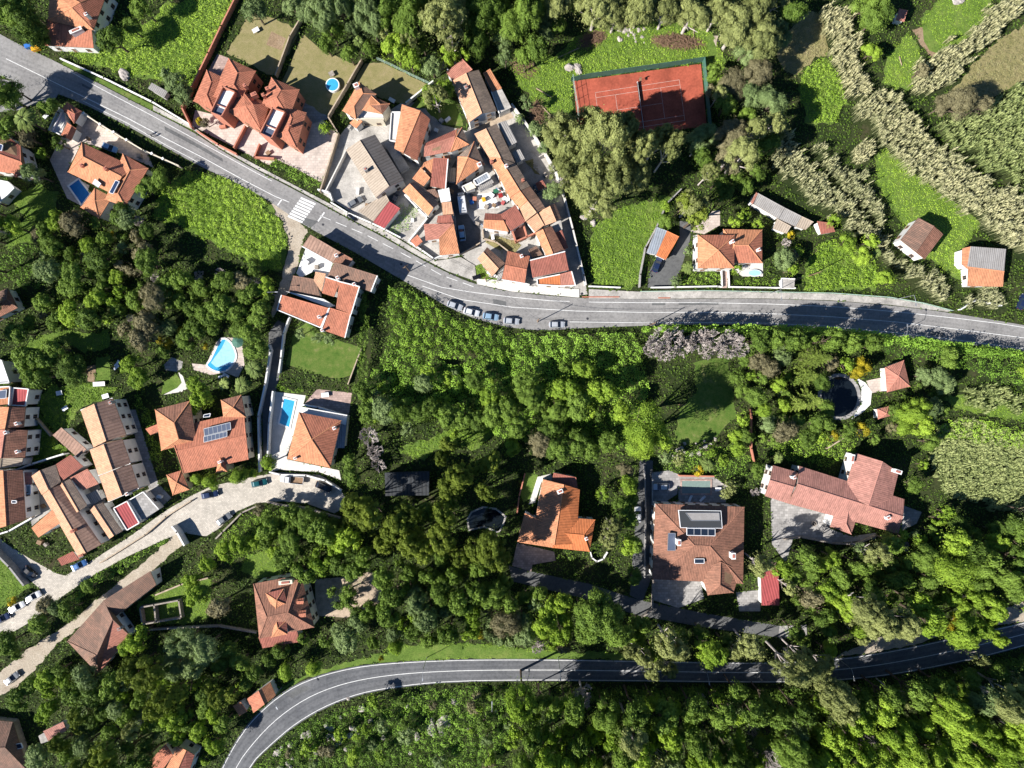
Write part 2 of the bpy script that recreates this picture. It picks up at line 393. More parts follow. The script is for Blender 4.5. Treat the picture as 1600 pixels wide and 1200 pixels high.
foliage('leaf_y', (0.150, 0.170, 0.018), (0.660, 0.490, 0.020), .15)
foliage('leaf_s', (0.087, 0.139, 0.019), (0.313, 0.397, 0.071), .12)
foliage('leaf_P', (0.070, 0.128, 0.024), (0.330, 0.400, 0.110), .15)
foliage('reed', (0.150, 0.190, 0.080), (0.500, 0.465, 0.255), .15)
foliage('reedgreen', (0.120, 0.180, 0.050), (0.430, 0.460, 0.180), .15)
foliage('bramble', (0.060, 0.160, 0.010), (0.380, 0.581, 0.068), .15)
foliage('bush', (0.047, 0.127, 0.012), (0.292, 0.484, 0.059), .12)
foliage('grass', (0.091, 0.204, 0.011), (0.392, 0.567, 0.061), .15)
foliage('drygrass', (0.150, 0.155, 0.055), (0.400, 0.365, 0.180), .15)
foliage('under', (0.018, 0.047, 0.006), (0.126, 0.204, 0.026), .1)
# ------------------------------------------------------------------ builders: ground, walls, houses
LAYER = [0.0]
def patch(name, pts, mat, label=None, z=None, occ=True, rough=0.0, kind='structure', thick=0.0):
    """a flat piece of ground; rough edges wander a little"""
    if z is None: LAYER[0] += 0.0008; z = 0.006 + LAYER[0]
    w = [P(p) for p in pts]; q = []
    n = len(w)
    for i in range(n):
        a, b = w[i], w[(i + 1) % n]; L = (b - a).length; k = max(1, int(L / 1.2)) if rough else 1
        for j in range(k):
            p = a.lerp(b, j / k)
            if rough: p = p + Vector((R.uniform(-rough, rough), R.uniform(-rough, rough), 0))
            q.append(p)
    if occ: occupy(q)
    m = MB()
    if thick: m.prism([(p.x, p.y) for p in q], z - thick, z)
    else:
        ar = sum(q[i].x * q[(i + 1) % len(q)].y - q[(i + 1) % len(q)].x * q[i].y for i in range(len(q)))
        if ar < 0: q = q[::-1]
        m.face([(p.x, p.y, z) for p in q])
    o = obj(name, m.mesh(name, [MATS[mat]]))
    o['kind'] = kind
    if label: o['label'] = label
    return o

def resample(pts, n):
    pts = [Vector((p[0], p[1])) for p in pts]; d = [0.0]
    for a, b in zip(pts, pts[1:]): d.append(d[-1] + (b - a).length)
    out = []; j = 0
    for i in range(n):
        t = d[-1] * i / (n - 1)
        while j < len(d) - 2 and d[j + 1] < t: j += 1
        u = (t - d[j]) / max(1e-6, d[j + 1] - d[j]); out.append(pts[j].lerp(pts[j + 1], min(1, u)))
    return out

def smooth(pts, it=2):
    for _ in range(it):
        q = [pts[0]]
        for a, b in zip(pts, pts[1:]): q += [a.lerp(b, 0.25), a.lerp(b, 0.75)]
        pts = q + [pts[-1]]
    return pts

def line_on(pts, w, name, z, parent, dash=None, mat='paint'):
    """a painted line of width w metres along pixel points"""
    q = [P((p[0], p[1])) for p in pts]; m = MB(); acc = 0.0
    for a, b in zip(q, q[1:]):
        d = b - a; L = d.length
        if L < 1e-4: continue
        n = Vector((-d.y, d.x, 0)) / L * w / 2
        acc += L
        if dash and (acc % (dash[0] + dash[1])) > dash[0]: continue
        m.face([(p.x, p.y, z) for p in (a - n, b - n, b + n, a + n)])
    return obj(name, m.mesh(name, [MATS[mat]]), parent)

WALL_N = [0]
def bwall(pts, h, t, mat, label, name='garden_wall', cat='wall', cap=True, group=None):
    w = [P(p) for p in pts]; c = w[len(w) // 2].copy(); c.z = 0
    root = empty(name, c); tag(root, label, cat, group)
    m = MB(); k = MB()
    for i, (a, b) in enumerate(zip(w, w[1:])):
        m.wallseg(a, b, h - 0.0015 * i, t); k.wallseg(a, b, 0.07 + 0.0015 * i, t + 0.08, h - 0.0015 * i + 0.001)
    obj('wall', m.mesh('wall', [MATS[mat]], c), root)
    if cap: obj('coping', k.mesh('coping', [MATS[mat]], c), root)
    return root

def railing(pts, h, mat, label, name='railing', gap=2.0, panel=None, cat='fence', rails=3):
    w = [P(p) for p in pts]; c = w[len(w) // 2].copy(); root = empty(name, c); tag(root, label, cat)
    rm = MB(); pm = MB(); post = MB(); post.box((0, 0, h / 2), (0.09, 0.09, h)); pme = post.mesh('post', [MATS[mat]])
    for a, b in zip(w, w[1:]):
        d = b - a; L = d.length; n = max(1, round(L / gap))
        for i in range(n):
            p = a.lerp(b, i / n) - c; obj('post', pme, root, (p.x, p.y, 0), math.atan2(d.y, d.x))
        for r in range(rails):
            z = h * (0.3 + 0.68 * r / max(1, rails - 1)); rm.wallseg(a, b, 0.05, 0.06, z)
        if panel: pm.wallseg(a, b, h * 0.94, 0.03, 0.05)
    obj('rail', rm.mesh('rail', [MATS[mat]], c), root)
    if panel: obj('screen', pm.mesh('screen', [MATS[panel]], c), root)
    return root

def win_mesh():
    m = MB()
    m.box((0, 0, 0.62), (0.10, 0.07, 1.24)); m.box((-0.5, 0.0, 0.62), (0.09, 0.09, 1.3)); m.box((0.5, 0.0, 0.62), (0.09, 0.09, 1.3))
    m.box((0, 0, 1.25), (0.91, 0.08, 0.08)); m.box((0, 0.05, -0.01), (1.2, 0.22, 0.07))
    m.box((0, -0.005, 0.62), (0.93, 0.05, 1.2), 0, 1)
    return m.mesh('window', [MATS['wood'], MATS['glass']])
WIN = win_mesh()
def door_mesh():
    m = MB(); m.box((0, 0, 1.03), (0.95, 0.08, 2.06)); m.box((-0.53, 0.01, 1.06), (0.1, 0.12, 2.12), 0, 1); m.box((0.53, 0.01, 1.06), (0.1, 0.12, 2.12), 0, 1); m.box((0, 0.01, 2.11), (0.96, 0.12, 0.1), 0, 1)
    return m.mesh('door', [MATS['wood'], MATS['white']])
DOOR = door_mesh()

def house(label, at, cat='house', name='house', group=None):
    c = P(at); c.z = 0
    h = empty(name, c); tag(h, label, cat, group)
    return h

def wing(h, kind, A, B, C, D, ze, mat, mat2=None, r0=None, r1=None, rise=None, wall='white', win=True, ov=0.3, th=0.2, par=None, ridge=True, base=0.0, slope=0.4, door=False, parh=0.45):
    """one roofed block; corners A B C D are pixels of the roof edge at the eave height ze.
    gable/hip: eaves AB and CD, ridge from r0 (over DA) to r1 (over BC). shed: AB low, CD high."""
    off = h.location.copy()
    a, b, c, d = (P(p, ze) for p in (A, B, C, D))
    ctr = (a + b + c + d) / 4
    wid = ((a + b) / 2 - (c + d) / 2).length
    mats = [MATS[mat], MATS[mat2 or mat], MATS['wood']]
    top = MB(); zr = ze
    if kind in ('gable', 'hip', 'pyr'):
        zr = ze + (rise if rise is not None else max(0.5, min(3.2, slope * wid / 2)))
        if kind == 'pyr':
            r0 = r1 = r0 or ((A[0] + B[0] + C[0] + D[0]) / 4, (A[1] + B[1] + C[1] + D[1]) / 4)
        if r0 is None: r0 = ((A[0] + D[0]) / 2, (A[1] + D[1]) / 2)
        if r1 is None: r1 = ((B[0] + C[0]) / 2, (B[1] + C[1]) / 2)
        e, f = P(r0, zr), P(r1, zr)
        if kind == 'pyr': fs = [(a, b, e), (b, c, e), (c, d, e), (d, a, e)]; fm = [0, 1, 1, 0]; rd = [(a, e), (b, e), (c, e), (d, e)]
        else:
            fs = [(a, b, f, e), (c, d, e, f)]; fm = [0, 1]; rd = [(e, f)]
            if kind == 'hip': fs += [(d, a, e), (b, c, f)]; fm += [0, 1]; rd += [(a, e), (d, e), (b, f), (c, f)]
        edge = [a, b, f, c, d, e] if kind == 'gable' else [a, b, c, d]
    elif kind == 'shed':
        zr = ze + (rise if rise is not None else max(0.25, 0.22 * wid)); c, d = P(C, zr), P(D, zr)
        fs = [(a, b, c, d)]; fm = [0]; rd = [(c, d)]; edge = [a, b, c, d]
    else:
        fs = [(a, b, c, d)]; fm = [0]; rd = []; edge = [a, b, c, d]
    for q, k in zip(fs, fm): top.slope(q, k)
    dn = Vector((0, 0, -th))
    for q in fs: top.face([p + dn for p in q][::-1], 2)
    for i in range(len(edge)):
        p, q = edge[i], edge[(i + 1) % len(edge)]
        top.face([p + dn, q + dn, q, p], 2 if kind != 'flat' else 0)
    roof = obj('roof', top.mesh('roof', mats, off), h)
    if ridge and rd and kind != 'flat':
        rm = MB()
        for p, q in rd: rm.tube(p + Vector((0, 0, .02)), q + Vector((0, 0, .02)), 0.13, 0.13, 5)
        obj('ridge_cap', rm.mesh('ridge_cap', [MATS[mat]], off), roof)
    # walls
    def ins(p):
        v = ctr - p; v.z = 0; L = v.length; return p + v * (min(ov * 1.4, L * 0.3) / L)
    W = MB(); base_pts = [ins(p) for p in (a, b, c, d)]
    tops = [p.z - 0.04 for p in (a, b, c, d)]
    for i in range(4):
        j = (i + 1) % 4; p, q = base_pts[i], base_pts[j]
        ring = [(p.x, p.y, base), (q.x, q.y, base), (q.x, q.y, tops[j])]
        if kind == 'gable' and i in (1, 3):
            g = ins(f if i == 1 else e); t_ = (Vector((g.x, g.y, 0)) - Vector((p.x, p.y, 0))).dot((Vector((q.x, q.y, 0)) - Vector((p.x, p.y, 0)))) / max(1e-6, ((q - p).x ** 2 + (q - p).y ** 2))
            t_ = max(0.15, min(0.85, t_)); ring.append((p.x + (q.x - p.x) * t_, p.y + (q.y - p.y) * t_, zr - 0.12))
        ring.append((p.x, p.y, tops[i])); W.face(ring)
    obj('wall', W.mesh('wall', [MATS[wall]], off), h)
    occupy([(p.x, p.y) for p in base_pts])
    if par:
        pm = MB(); cs = [a, b, c, d]
        for i in par:
            p, q = cs[i], cs[(i + 1) % 4]
            if kind in ('flat', 'shed'):
                n = 1; zz = min(p.z, q.z) - 0.1; hh = abs(p.z - q.z)
                dd = (q - p); LL = dd.length; nn = Vector((-dd.y, dd.x, 0)).normalized() * 0.13
                pts = [p - nn, q - nn, q + nn, p + nn]
                lo = [x + Vector((0, 0, -0.15)) for x in pts]; hi = [x + Vector((0, 0, parh)) for x in pts]
                pm.face(hi); pm.face(lo[::-1])
                for k in range(4): pm.face([lo[k], lo[(k + 1) % 4], hi[(k + 1) % 4], hi[k]])
            else: pm.tube(p, q, .16, .16, 4)
        obj('parapet', pm.mesh('parapet', [MATS['white' if wall == 'white' else wall]], off), h)
    if win:
        cc = Vector((sum(p.x for p in base_pts) / 4, sum(p.y for p in base_pts) / 4, 0)); first = door
        for i in range(4):
            p, q = base_pts[i], base_pts[(i + 1) % 4]; dv = Vector((q.x - p.x, q.y - p.y, 0)); L = dv.length
            n = int(L / 3.1)
            if n < 1: continue
            nv = Vector((dv.y, -dv.x, 0)).normalized(); mid = Vector(((p.x + q.x) / 2, (p.y + q.y) / 2, 0))
            if nv.dot(mid - cc) < 0: nv = -nv
            rz = math.atan2(nv.y, nv.x) - math.pi / 2
            zc = 0.95; fl = 0
            while zc + 1.5 < ze:
                for k in range(n):
                    pt = Vector((p.x, p.y, 0)) + dv * ((k + 0.5) / n) + nv * 0.03
                    if fl == 0 and first and k == n // 2:
                        obj('door', DOOR, h, (pt.x - off.x, pt.y - off.y, 0.0), rz); first = False
                    else: obj('window', WIN, h, (pt.x - off.x, pt.y - off.y, zc), rz)
                zc += 2.9; fl += 1
    h['_z'] = max(h.get('_z', 0), zr)
    return roof

def chimney(h, roof, at, z, w=0.7, d=0.7, hh=1.3, mat='white', rz=0.4):
    """z is the height of the chimney's head"""
    c = P(at, z); m = MB()
    m.box((c.x, c.y, z - hh / 2 - 0.35), (w, d, hh + 0.7), rz); m.box((c.x, c.y, z + 0.04), (w + 0.14, d + 0.14, 0.1), rz); m.box((c.x, c.y, z + 0.16), (w * .6, d * .6, 0.16), rz, 1)
    return obj('chimney', m.mesh('chimney', [MATS[mat], MATS['redbrown']], h.location), roof)

def on_roof(h, parent, name, pts, z, mat, frame='whitepvc', t=0.12, bars=0, lift=None):
    """a panel or skylight lying on a roof: pts pixel corners at heights z (one number or four)"""
    zs = z if isinstance(z, (list, tuple)) else [z] * 4
    q = [P(p, zz) for p, zz in zip(pts, zs)]; m = MB()
    up = Vector((0, 0, t)); m.face([p + up for p in q], 0)
    for i in range(4): m.face([q[i] - up * 2, q[(i + 1) % 4] - up * 2, q[(i + 1) % 4] + up, q[i] + up], 1)
    for i in range(4): 
        a, b = q[i] + up, q[(i + 1) % 4] + up; m.tube(a, b, 0.09, 0.09, 4, 1)
    for k in range(bars):
        u = (k + 1) / (bars + 1); m.tube(q[0].lerp(q[1], u) + up, q[3].lerp(q[2], u) + up, 0.05, 0.05, 4, 1)
    me = m.mesh(name, [MATS[mat], MATS[frame]], h.location)
    return obj(name, me, parent)

def simple_house(label, kind, A, B, C, D, ze, mat, name='house', cat='house', ch=(), group=None, **kw):
    h = house(label, ((A[0] + B[0] + C[0] + D[0]) / 4, (A[1] + B[1] + C[1] + D[1]) / 4), cat, name, group)
    r = wing(h, kind, A, B, C, D, ze, mat, **kw)
    for q in ch: chimney(h, r, q, h['_z'] + 0.4)
    return h
# ------------------------------------------------------------------ ground, roads, yards
g = MB(); g.face([(-700, -600, 0), (700, -600, 0), (700, 600, 0), (-700, 600, 0)])
o = obj('ground', g.mesh('ground', [MATS['soil']])); o['kind'] = 'structure'

U = [(-60, 22), (-20, 42), (30, 70), (75, 90), (96, 101), (150, 128), (220, 165), (304, 207), (340, 232), (400, 266), (450, 291), (500, 318), (545, 343), (600, 371), (650, 401), (700, 427), (740, 444), (800, 457), (900, 466), (1000, 468), (1100, 467), (1200, 467), (1300, 470), (1390, 477), (1480, 488), (1600, 508), (1680, 522)]
Lw = [(-60, 92), (-20, 110), (30, 130), (60, 137), (95, 148), (130, 162), (200, 197), (260, 231), (320, 264), (380, 290), (425, 317), (465, 345), (490, 360), (560, 397), (620, 433), (660, 455), (695, 478), (740, 498), (800, 513), (850, 517), (900, 513), (1000, 509), (1100, 507), (1200, 508), (1300, 514), (1400, 525), (1500, 537), (1600, 549), (1680, 560)]
N_ = 90
Us = resample(smooth([Vector(p) for p in U]), N_); Ls = resample(smooth([Vector(p) for p in Lw]), N_)
road = patch('main_road', [tuple(p) for p in Us] + [tuple(p) for p in Ls[::-1]], 'asphalt_main', z=0.10, thick=0.1)
def between(a, b, t, i0=0.0, i1=1.0):
    n = len(a); return [a[i].lerp(b[i], t) for i in range(int(i0 * (n - 1)), int(i1 * (n - 1)) + 1)]
line_on([(110, 112), (160, 140), (240, 182), (320, 226), (400, 270), (425, 283)], 0.14, 'edge_line', 0.106, road)
line_on([(10, 92), (47, 110), (120, 146), (200, 185), (260, 217), (320, 248), (380, 281), (430, 307), (452, 316)], 0.16, 'centre_line', 0.106, road)
line_on([(130, 158), (200, 193), (260, 227), (320, 259)], 0.12, 'edge_line', 0.106, road)
line_on([tuple(p) for p in resample([(500, 337), (570, 366), (607, 385), (640, 402), (690, 430), (740, 448)], 60)], 0.14, 'centre_line', 0.106, road, dash=(3.2, 1.6))
line_on([(637, 430), (690, 449), (740, 457), (806, 465), (860, 470), (890, 471)], 0.14, 'edge_line', 0.106, road)
line_on([(920, 472), (1000, 473), (1100, 473), (1200, 475), (1300, 479), (1400, 487), (1500, 498), (1557, 505), (1680, 524)], 0.14, 'edge_line', 0.106, road)
line_on([(660, 447), (720, 468), (800, 480), (900, 486), (1000, 488), (1100, 488), (1200, 490), (1300, 495), (1400, 503), (1500, 515), (1600, 528), (1680, 540)], 0.14, 'centre_line', 0.106, road)
line_on([(890, 503), (1000, 504), (1100, 504), (1200, 505), (1300, 510), (1400, 520), (1500, 532), (1600, 545), (1680, 556)], 0.14, 'edge_line', 0.106, road)
line_on([(507, 332), (497, 346)], 0.35, 'stop_line', 0.106, road); line_on([(441, 311), (434, 321)], 0.3, 'stop_line', 0.106, road)
stp = MB(); stp.face([(-2.15, -0.28, 0), (2.15, -0.28, 0), (2.15, 0.28, 0), (-2.15, 0.28, 0)]); stme = stp.mesh('crossing_stripe', [MATS['paint']])
for i in range(8):
    p = P((481.5 - i * 2.85, 314.5 + i * 4.0)); obj('crossing_stripe', stme, road, (p.x, p.y, 0.109), -math.radians(24))
for q in ((505, 351), (627, 413), (704, 447), (561, 351), (918, 498), (909, 459), (1057, 459), (710, 430)):
    c = P(q); m = MB(); m.prism([(c.x + .35 * math.cos(k * .785), c.y + .35 * math.sin(k * .785)) for k in range(8)], 0.03, 0.109); obj('manhole_cover', m.mesh('manhole_cover', [MATS['darkmetal']]), road)
LU = [(330, 1240), (345, 1200), (372, 1150), (400, 1115), (440, 1081), (480, 1060), (540, 1043), (600, 1035), (700, 1030), (800, 1029), (900, 1030), (1000, 1032), (1100, 1034), (1200, 1035), (1300, 1030), (1360, 1022), (1420, 1011), (1480, 998), (1540, 985), (1600, 972), (1680, 950)]
LL = [(372, 1240), (392, 1200), (400, 1187), (430, 1160), (462, 1133), (500, 1110), (537, 1094), (575, 1082), (625, 1074), (675, 1068), (737, 1065), (800, 1064), (900, 1064), (1000, 1065), (1100, 1066), (1200, 1067), (1300, 1065), (1400, 1055), (1525, 1030), (1600, 1010), (1680, 985)]
LUs = LUs0 = resample(smooth([Vector(p) for p in LU]), N_); LLs = LLs0 = resample(smooth([Vector(p) for p in LL]), N_)
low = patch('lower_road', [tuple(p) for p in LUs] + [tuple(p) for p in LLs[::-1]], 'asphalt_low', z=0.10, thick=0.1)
for a, b, mt in ((Us, Ls, 'asphalt_worn'), (LUs, LLs, 'asphalt_lowworn')):
    for t in ((.36, .48, .66, .8) if mt == 'asphalt_worn' else (.17, .36, .63, .83)):
        line_on([tuple(p) for p in between(a, b, t)], 0.55, 'wheel_track', 0.1015, road if mt == 'asphalt_worn' else low, mat=mt)
# repaired asphalt
for k, pts in enumerate(([(470, 338), (497, 346), (486, 356), (462, 343)], [(1300, 480), (1380, 486), (1376, 497), (1300, 492)], [(960, 488), (1010, 489), (1010, 502), (960, 502)])):
    patch('asphalt_patch', pts, 'asphalt_dark' if k == 0 else 'asphalt_main', z=0.1035, occ=False)
for k in range(26):
    main = k < 15; a, b = (Us, Ls) if main else (LUs0, LLs0)
    i = R.randrange(4, N_ - 8); t0 = R.choice((.12, .3, .55, .7)); t1 = t0 + R.uniform(.08, .2); n = R.choice((1, 1, 2, 3, 5))
    q = [tuple(a[j].lerp(b[j], t0)) for j in range(i, i + n + 1)] + [tuple(a[j].lerp(b[j], t1)) for j in range(i + n, i - 1, -1)]
    patch('asphalt_patch', q, ('asphalt_main' if k % 3 else 'asphalt_dark') if main else ('asphalt_dark' if k % 2 else 'asphalt_low'), z=0.1025 + 0.0001 * k, occ=False)
# junction at the left, track at the bend
patch('side_road', [(-40, 118), (30, 128), (92, 146), (84, 160), (58, 163), (30, 172), (-40, 180)], 'asphalt_main', z=0.095)
patch('dirt_track', [(430, 318), (466, 343), (482, 360), (470, 385), (462, 425), (452, 455), (434, 485), (424, 500), (428, 470), (442, 430), (448, 400), (452, 370), (440, 345), (410, 325)], 'path', rough=0.4)
# pavements with kerbs
pv = patch('pavement', [(920, 452), (1000, 456), (1100, 455), (1200, 457), (1300, 459), (1390, 466), (1440, 474), (1485, 486), (1480, 487.2), (1390, 476.2), (1300, 469.3), (1200, 466.4), (1100, 466.3), (1000, 467.2), (920, 466.4)], 'concrete', z=0.22, thick=0.22)
pv2 = patch('pavement', [(240, 165), (304, 200), (345, 228), (400, 258), (455, 287), (505, 313), (545, 335), (600, 360), (640, 384), (680, 408), (720, 402), (742, 415), (745, 440), (700, 424), (650, 398), (600, 368.5), (545, 340.5), (500, 315.5), (450, 288.5), (400, 263.5), (340, 229.5), (304, 204.5), (240, 172.5)], 'concrete', z=0.22, thick=0.22)
patch('pavement', [(745, 436), (770, 437), (830, 447), (905, 452), (905, 465), (800, 455.5), (745, 444)], 'paleconcrete', z=0.22, thick=0.22)
patch('verge', [(100, 96), (165, 127), (240, 165), (300, 200), (304, 205.5), (220, 163.5), (150, 126.5), (97, 100)], 'lawn', z=0.20, thick=0.2)
for q in ((921, 463), (1020, 464.5)):
    c = P(q); m = MB(); m.box((c.x + 3, c.y - .2, 0.29), (10 if q[0] < 1000 else 3.2, 0.25, 0.16), 0); obj('kerb_step', m.mesh('kerb_step', [MATS['terrawall']]), pv)

for t, w, nm in ((0.05, 0.16, 'edge_line'), (0.5, 0.16, 'centre_line'), (0.95, 0.16, 'edge_line')):
    line_on([tuple(p) for p in between(LUs, LLs, t)], w, nm, 0.106, low)
patch('verge', [(400, 1110), (440, 1074), (480, 1053), (540, 1036), (600, 1024), (640, 1010), (700, 1008), (800, 1015), (900, 1020), (1000, 1022), (1000, 1031), (900, 1029), (800, 1028), (700, 1029), (600, 1034), (540, 1042), (480, 1059), (440, 1080)], 'meadow', rough=0.4)

# lanes and yards of the old streets
cob = patch('cobbled_street', [(-40, 990), (0, 968), (60, 925), (115, 892), (150, 872), (200, 840), (262, 796), (300, 774), (330, 760), (400, 744), (440, 738), (500, 742), (530, 760), (545, 790), (522, 802), (480, 787), (440, 783), (400, 786), (370, 799), (342, 826), (322, 838), (283, 832), (250, 846), (200, 869), (150, 896), (100, 930), (50, 970), (0, 1000), (-40, 1020)], 'cobble')
patch('dirt_lane', [(-30, 1065), (0, 1048), (40, 1018), (100, 978), (160, 930), (220, 882), (278, 832), (292, 846), (240, 890), (180, 936), (130, 976), (90, 1006), (60, 1040), (20, 1078), (-30, 1100)], 'path', rough=0.3)
patch('lane', [(-30, 815), (10, 850), (45, 872), (88, 896), (104, 900), (70, 926), (45, 905), (0, 865), (-30, 850)], 'cobble')
patch('village_yard', [(503, 302), (531, 212), (540, 200), (600, 178), (628, 160), (660, 160), (690, 195), (730, 205), (735, 190), (790, 172), (800, 170), (832, 212), (868, 272), (882, 312), (895, 362), (912, 450), (845, 449), (770, 436), (740, 415), (720, 398), (700, 404), (678, 406), (625, 372), (560, 340)], 'concrete')
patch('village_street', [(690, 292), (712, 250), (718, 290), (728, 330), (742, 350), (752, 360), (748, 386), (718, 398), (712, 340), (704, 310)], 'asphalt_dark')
patch('courtyard', [(745, 303), (772, 302), (780, 325), (745, 327)], 'whiteconcrete')
patch('driveway', [(545, 195), (612, 180), (610, 200), (570, 212), (545, 232), (520, 300), (503, 300), (512, 262), (532, 214)], 'concrete')
patch('lane', [(740, 200), (797, 174), (803, 184), (752, 203)], 'tanwall')
patch('lane', [(800, 172), (812, 190), (868, 275), (882, 320), (895, 365), (912, 430), (918, 460), (898, 462), (890, 400), (872, 340), (850, 300), (830, 270), (815, 240)], 'concrete')
patch('front_yard', [(430, 232), (470, 190), (505, 188), (530, 212), (502, 285), (465, 265), (430, 248)], 'yard')
patch('front_yard', [(305, 172), (330, 178), (360, 180), (408, 208), (432, 218), (436, 246), (420, 258), (370, 232), (330, 212), (300, 196)], 'yard')
patch('side_yard', [(325, 110), (340, 84), (360, 92), (345, 125)], 'pinkslabs'); patch('side_yard', [(466, 140), (520, 160), (512, 186), (480, 196), (470, 176)], 'slabs')
patch('lawn', [(392, 18), (430, 30), (468, 48), (436, 116), (418, 116), (375, 92), (354, 83)], 'drylawn', rough=0.3)
patch('sand_pit', [(424, 49), (447, 60), (440, 79), (416, 70)], 'earth')
patch('lawn', [(474, 55), (500, 76), (545, 96), (563, 102), (514, 184), (436, 134)], 'drylawn', rough=0.3)
patch('lawn', [(570, 98), (598, 98), (672, 133), (637, 164), (612, 160), (590, 150), (562, 130), (548, 140)], 'drylawn', rough=0.2)
patch('lawn', [(640, 168), (676, 140), (712, 160), (725, 196), (690, 194), (664, 170)], 'lawn', rough=0.3)
patch('lawn', [(462, 515), (480, 504), (520, 528), (566, 545), (560, 582), (530, 592), (490, 584), (446, 570)], 'lawn', rough=0.2)
patch('lawn', [(1085, 565), (1138, 560), (1146, 600), (1150, 650), (1130, 672), (1100, 692), (1055, 696), (1060, 640), (1088, 615)], 'lawn', rough=0.5)
patch('lawn', [(822, 738), (841, 742), (836, 775), (818, 785), (812, 770)], 'meadow'); patch('lawn', [(255, 598), (275, 584), (285, 597), (276, 607), (252, 617)], 'meadow')
patch('garden_path', [(278, 580), (286, 588), (290, 600), (298, 604), (284, 612), (255, 617), (277, 606), (284, 598)], 'paleconcrete')
patch('pool_terrace', [(303, 578), (300, 568), (322, 570), (338, 535), (345, 527), (358, 527), (378, 530), (382, 570), (372, 590), (352, 582), (330, 586)], 'yard')
patch('patio', [(256, 570), (268, 558), (286, 565), (284, 575), (276, 581), (258, 578)], 'slabs')
patch('pool_terrace', [(430, 612), (478, 618), (470, 645), (452, 700), (448, 718), (422, 712), (426, 650)], 'paleconcrete')
patch('terrace', [(424, 712), (450, 718), (516, 732), (530, 735), (533, 750), (500, 738), (440, 734), (424, 736)], 'paleconcrete')
patch('patio', [(496, 608), (550, 614), (545, 648), (520, 645), (475, 632), (490, 614)], 'pinkslabs')
patch('front_yard', [(128, 178), (165, 200), (230, 238), (240, 262), (190, 240), (128, 222), (105, 268), (140, 290), (128, 322), (105, 310), (78, 250), (96, 214), (112, 218)], 'yard')
patch('yard', [(463, 427), (478, 388), (520, 412), (512, 432), (490, 424), (470, 434)], 'whiteconcrete')
patch('driveway', [(1062, 345), (1080, 348), (1078, 375), (1064, 420), (1048, 452), (1012, 450), (1014, 425), (1026, 402), (1045, 404), (1062, 370)], 'asphalt_dark')
patch('patio', [(1078, 362), (1096, 345), (1113, 330), (1125, 328), (1125, 352), (1100, 366)], 'yard'); patch('garden_path', [(1126, 424), (1137, 424), (1136, 450), (1128, 450)], 'pinkslabs')
patch('terrace', [(1083, 368), (1090, 366), (1090, 419), (1147, 419), (1150, 411), (1192, 411), (1192, 432), (1160, 432), (1148, 424), (1083, 424)], 'paleconcrete')
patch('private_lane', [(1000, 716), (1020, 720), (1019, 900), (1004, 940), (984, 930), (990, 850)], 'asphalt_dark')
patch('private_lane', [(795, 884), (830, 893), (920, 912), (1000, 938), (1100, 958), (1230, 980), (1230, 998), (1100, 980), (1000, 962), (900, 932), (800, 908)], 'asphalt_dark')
patch('parking_yard', [(1019, 738), (1046, 735), (1062, 742), (1058, 772), (1040, 784), (1020, 784)], 'slabs')
patch('pool_terrace', [(1060, 742), (1112, 743), (1134, 758), (1134, 785), (1060, 786)], 'slabs')
patch('terrace', [(1018, 905), (1094, 906), (1100, 935), (1060, 950), (1022, 938)], 'slabs'); patch('yard', [(1150, 925), (1188, 922), (1188, 955), (1155, 955)], 'slabs')
patch('courtyard', [(1204, 778), (1232, 786), (1300, 806), (1296, 826), (1330, 838), (1370, 832), (1368, 842), (1300, 850), (1240, 838), (1228, 880), (1206, 850)], 'slabs')
patch('courtyard', [(1412, 790), (1440, 800), (1432, 818), (1408, 830)], 'slabs')
patch('forecourt', [(492, 905), (560, 900), (572, 894), (600, 896), (594, 940), (570, 958), (540, 965), (494, 962)], 'tanwall')
patch('patio', [(1353, 595), (1386, 588), (1388, 610), (1362, 614)], 'yard'); patch('terrace', [(1218, 978), (1260, 976), (1261, 996), (1216, 995)], 'slabs')
patch('layby', [(1300, 1028), (1360, 1000), (1420, 985), (1480, 990), (1420, 1010), (1360, 1021)], 'path', rough=0.4); patch('layby', [(1545, 960), (1600, 940), (1640, 935), (1640, 955), (1600, 970), (1560, 978)], 'path', rough=0.4)
patch('terrace', [(800, 884), (808, 848), (866, 862), (868, 876), (832, 882), (830, 893)], 'pinkslabs')
patch('garden_path', [(840, 745), (862, 740), (864, 750), (846, 752), (836, 785), (826, 788)], 'paleconcrete')
patch('yard', [(420, 520), (434, 500), (445, 505), (438, 580), (425, 640), (424, 700), (412, 735), (410, 640), (420, 560)], 'asphalt_dark')
patch('yard', [(60, 770), (90, 790), (62, 812), (50, 822), (42, 790), (44, 765)], 'concrete'); patch('yard', [(124, 735), (150, 745), (168, 790), (140, 800), (122, 770)], 'concrete'); patch('yard', [(200, 640), (212, 640), (252, 770), (236, 775)], 'slabs')
patch('yard', [(218, 770), (250, 758), (268, 778), (230, 812), (215, 815)], 'concrete'); patch('garden_path', [(1102, 60), (1122, 55), (1118, 92), (1110, 100)], 'path', rough=0.3)
patch('soil_bed', [(1425, 48), (1446, 38), (1472, 82), (1456, 92), (1438, 70)], 'earth', rough=0.3)
for k in range(3): patch('soil_bed', [(1484 + 6 * k, 24 - 2 * k), (1487 + 6 * k, 23 - 2 * k), (1506 + 5 * k, 50 - 2 * k), (1503 + 5 * k, 52 - 2 * k)], 'path', rough=0.15)
patch('vegetable_bed', [(137, 572), (150, 570), (149, 596), (136, 596)], 'earth', rough=0.2); patch('lawn', [(150, 560), (172, 555), (174, 594), (150, 597)], 'meadow', rough=0.2)
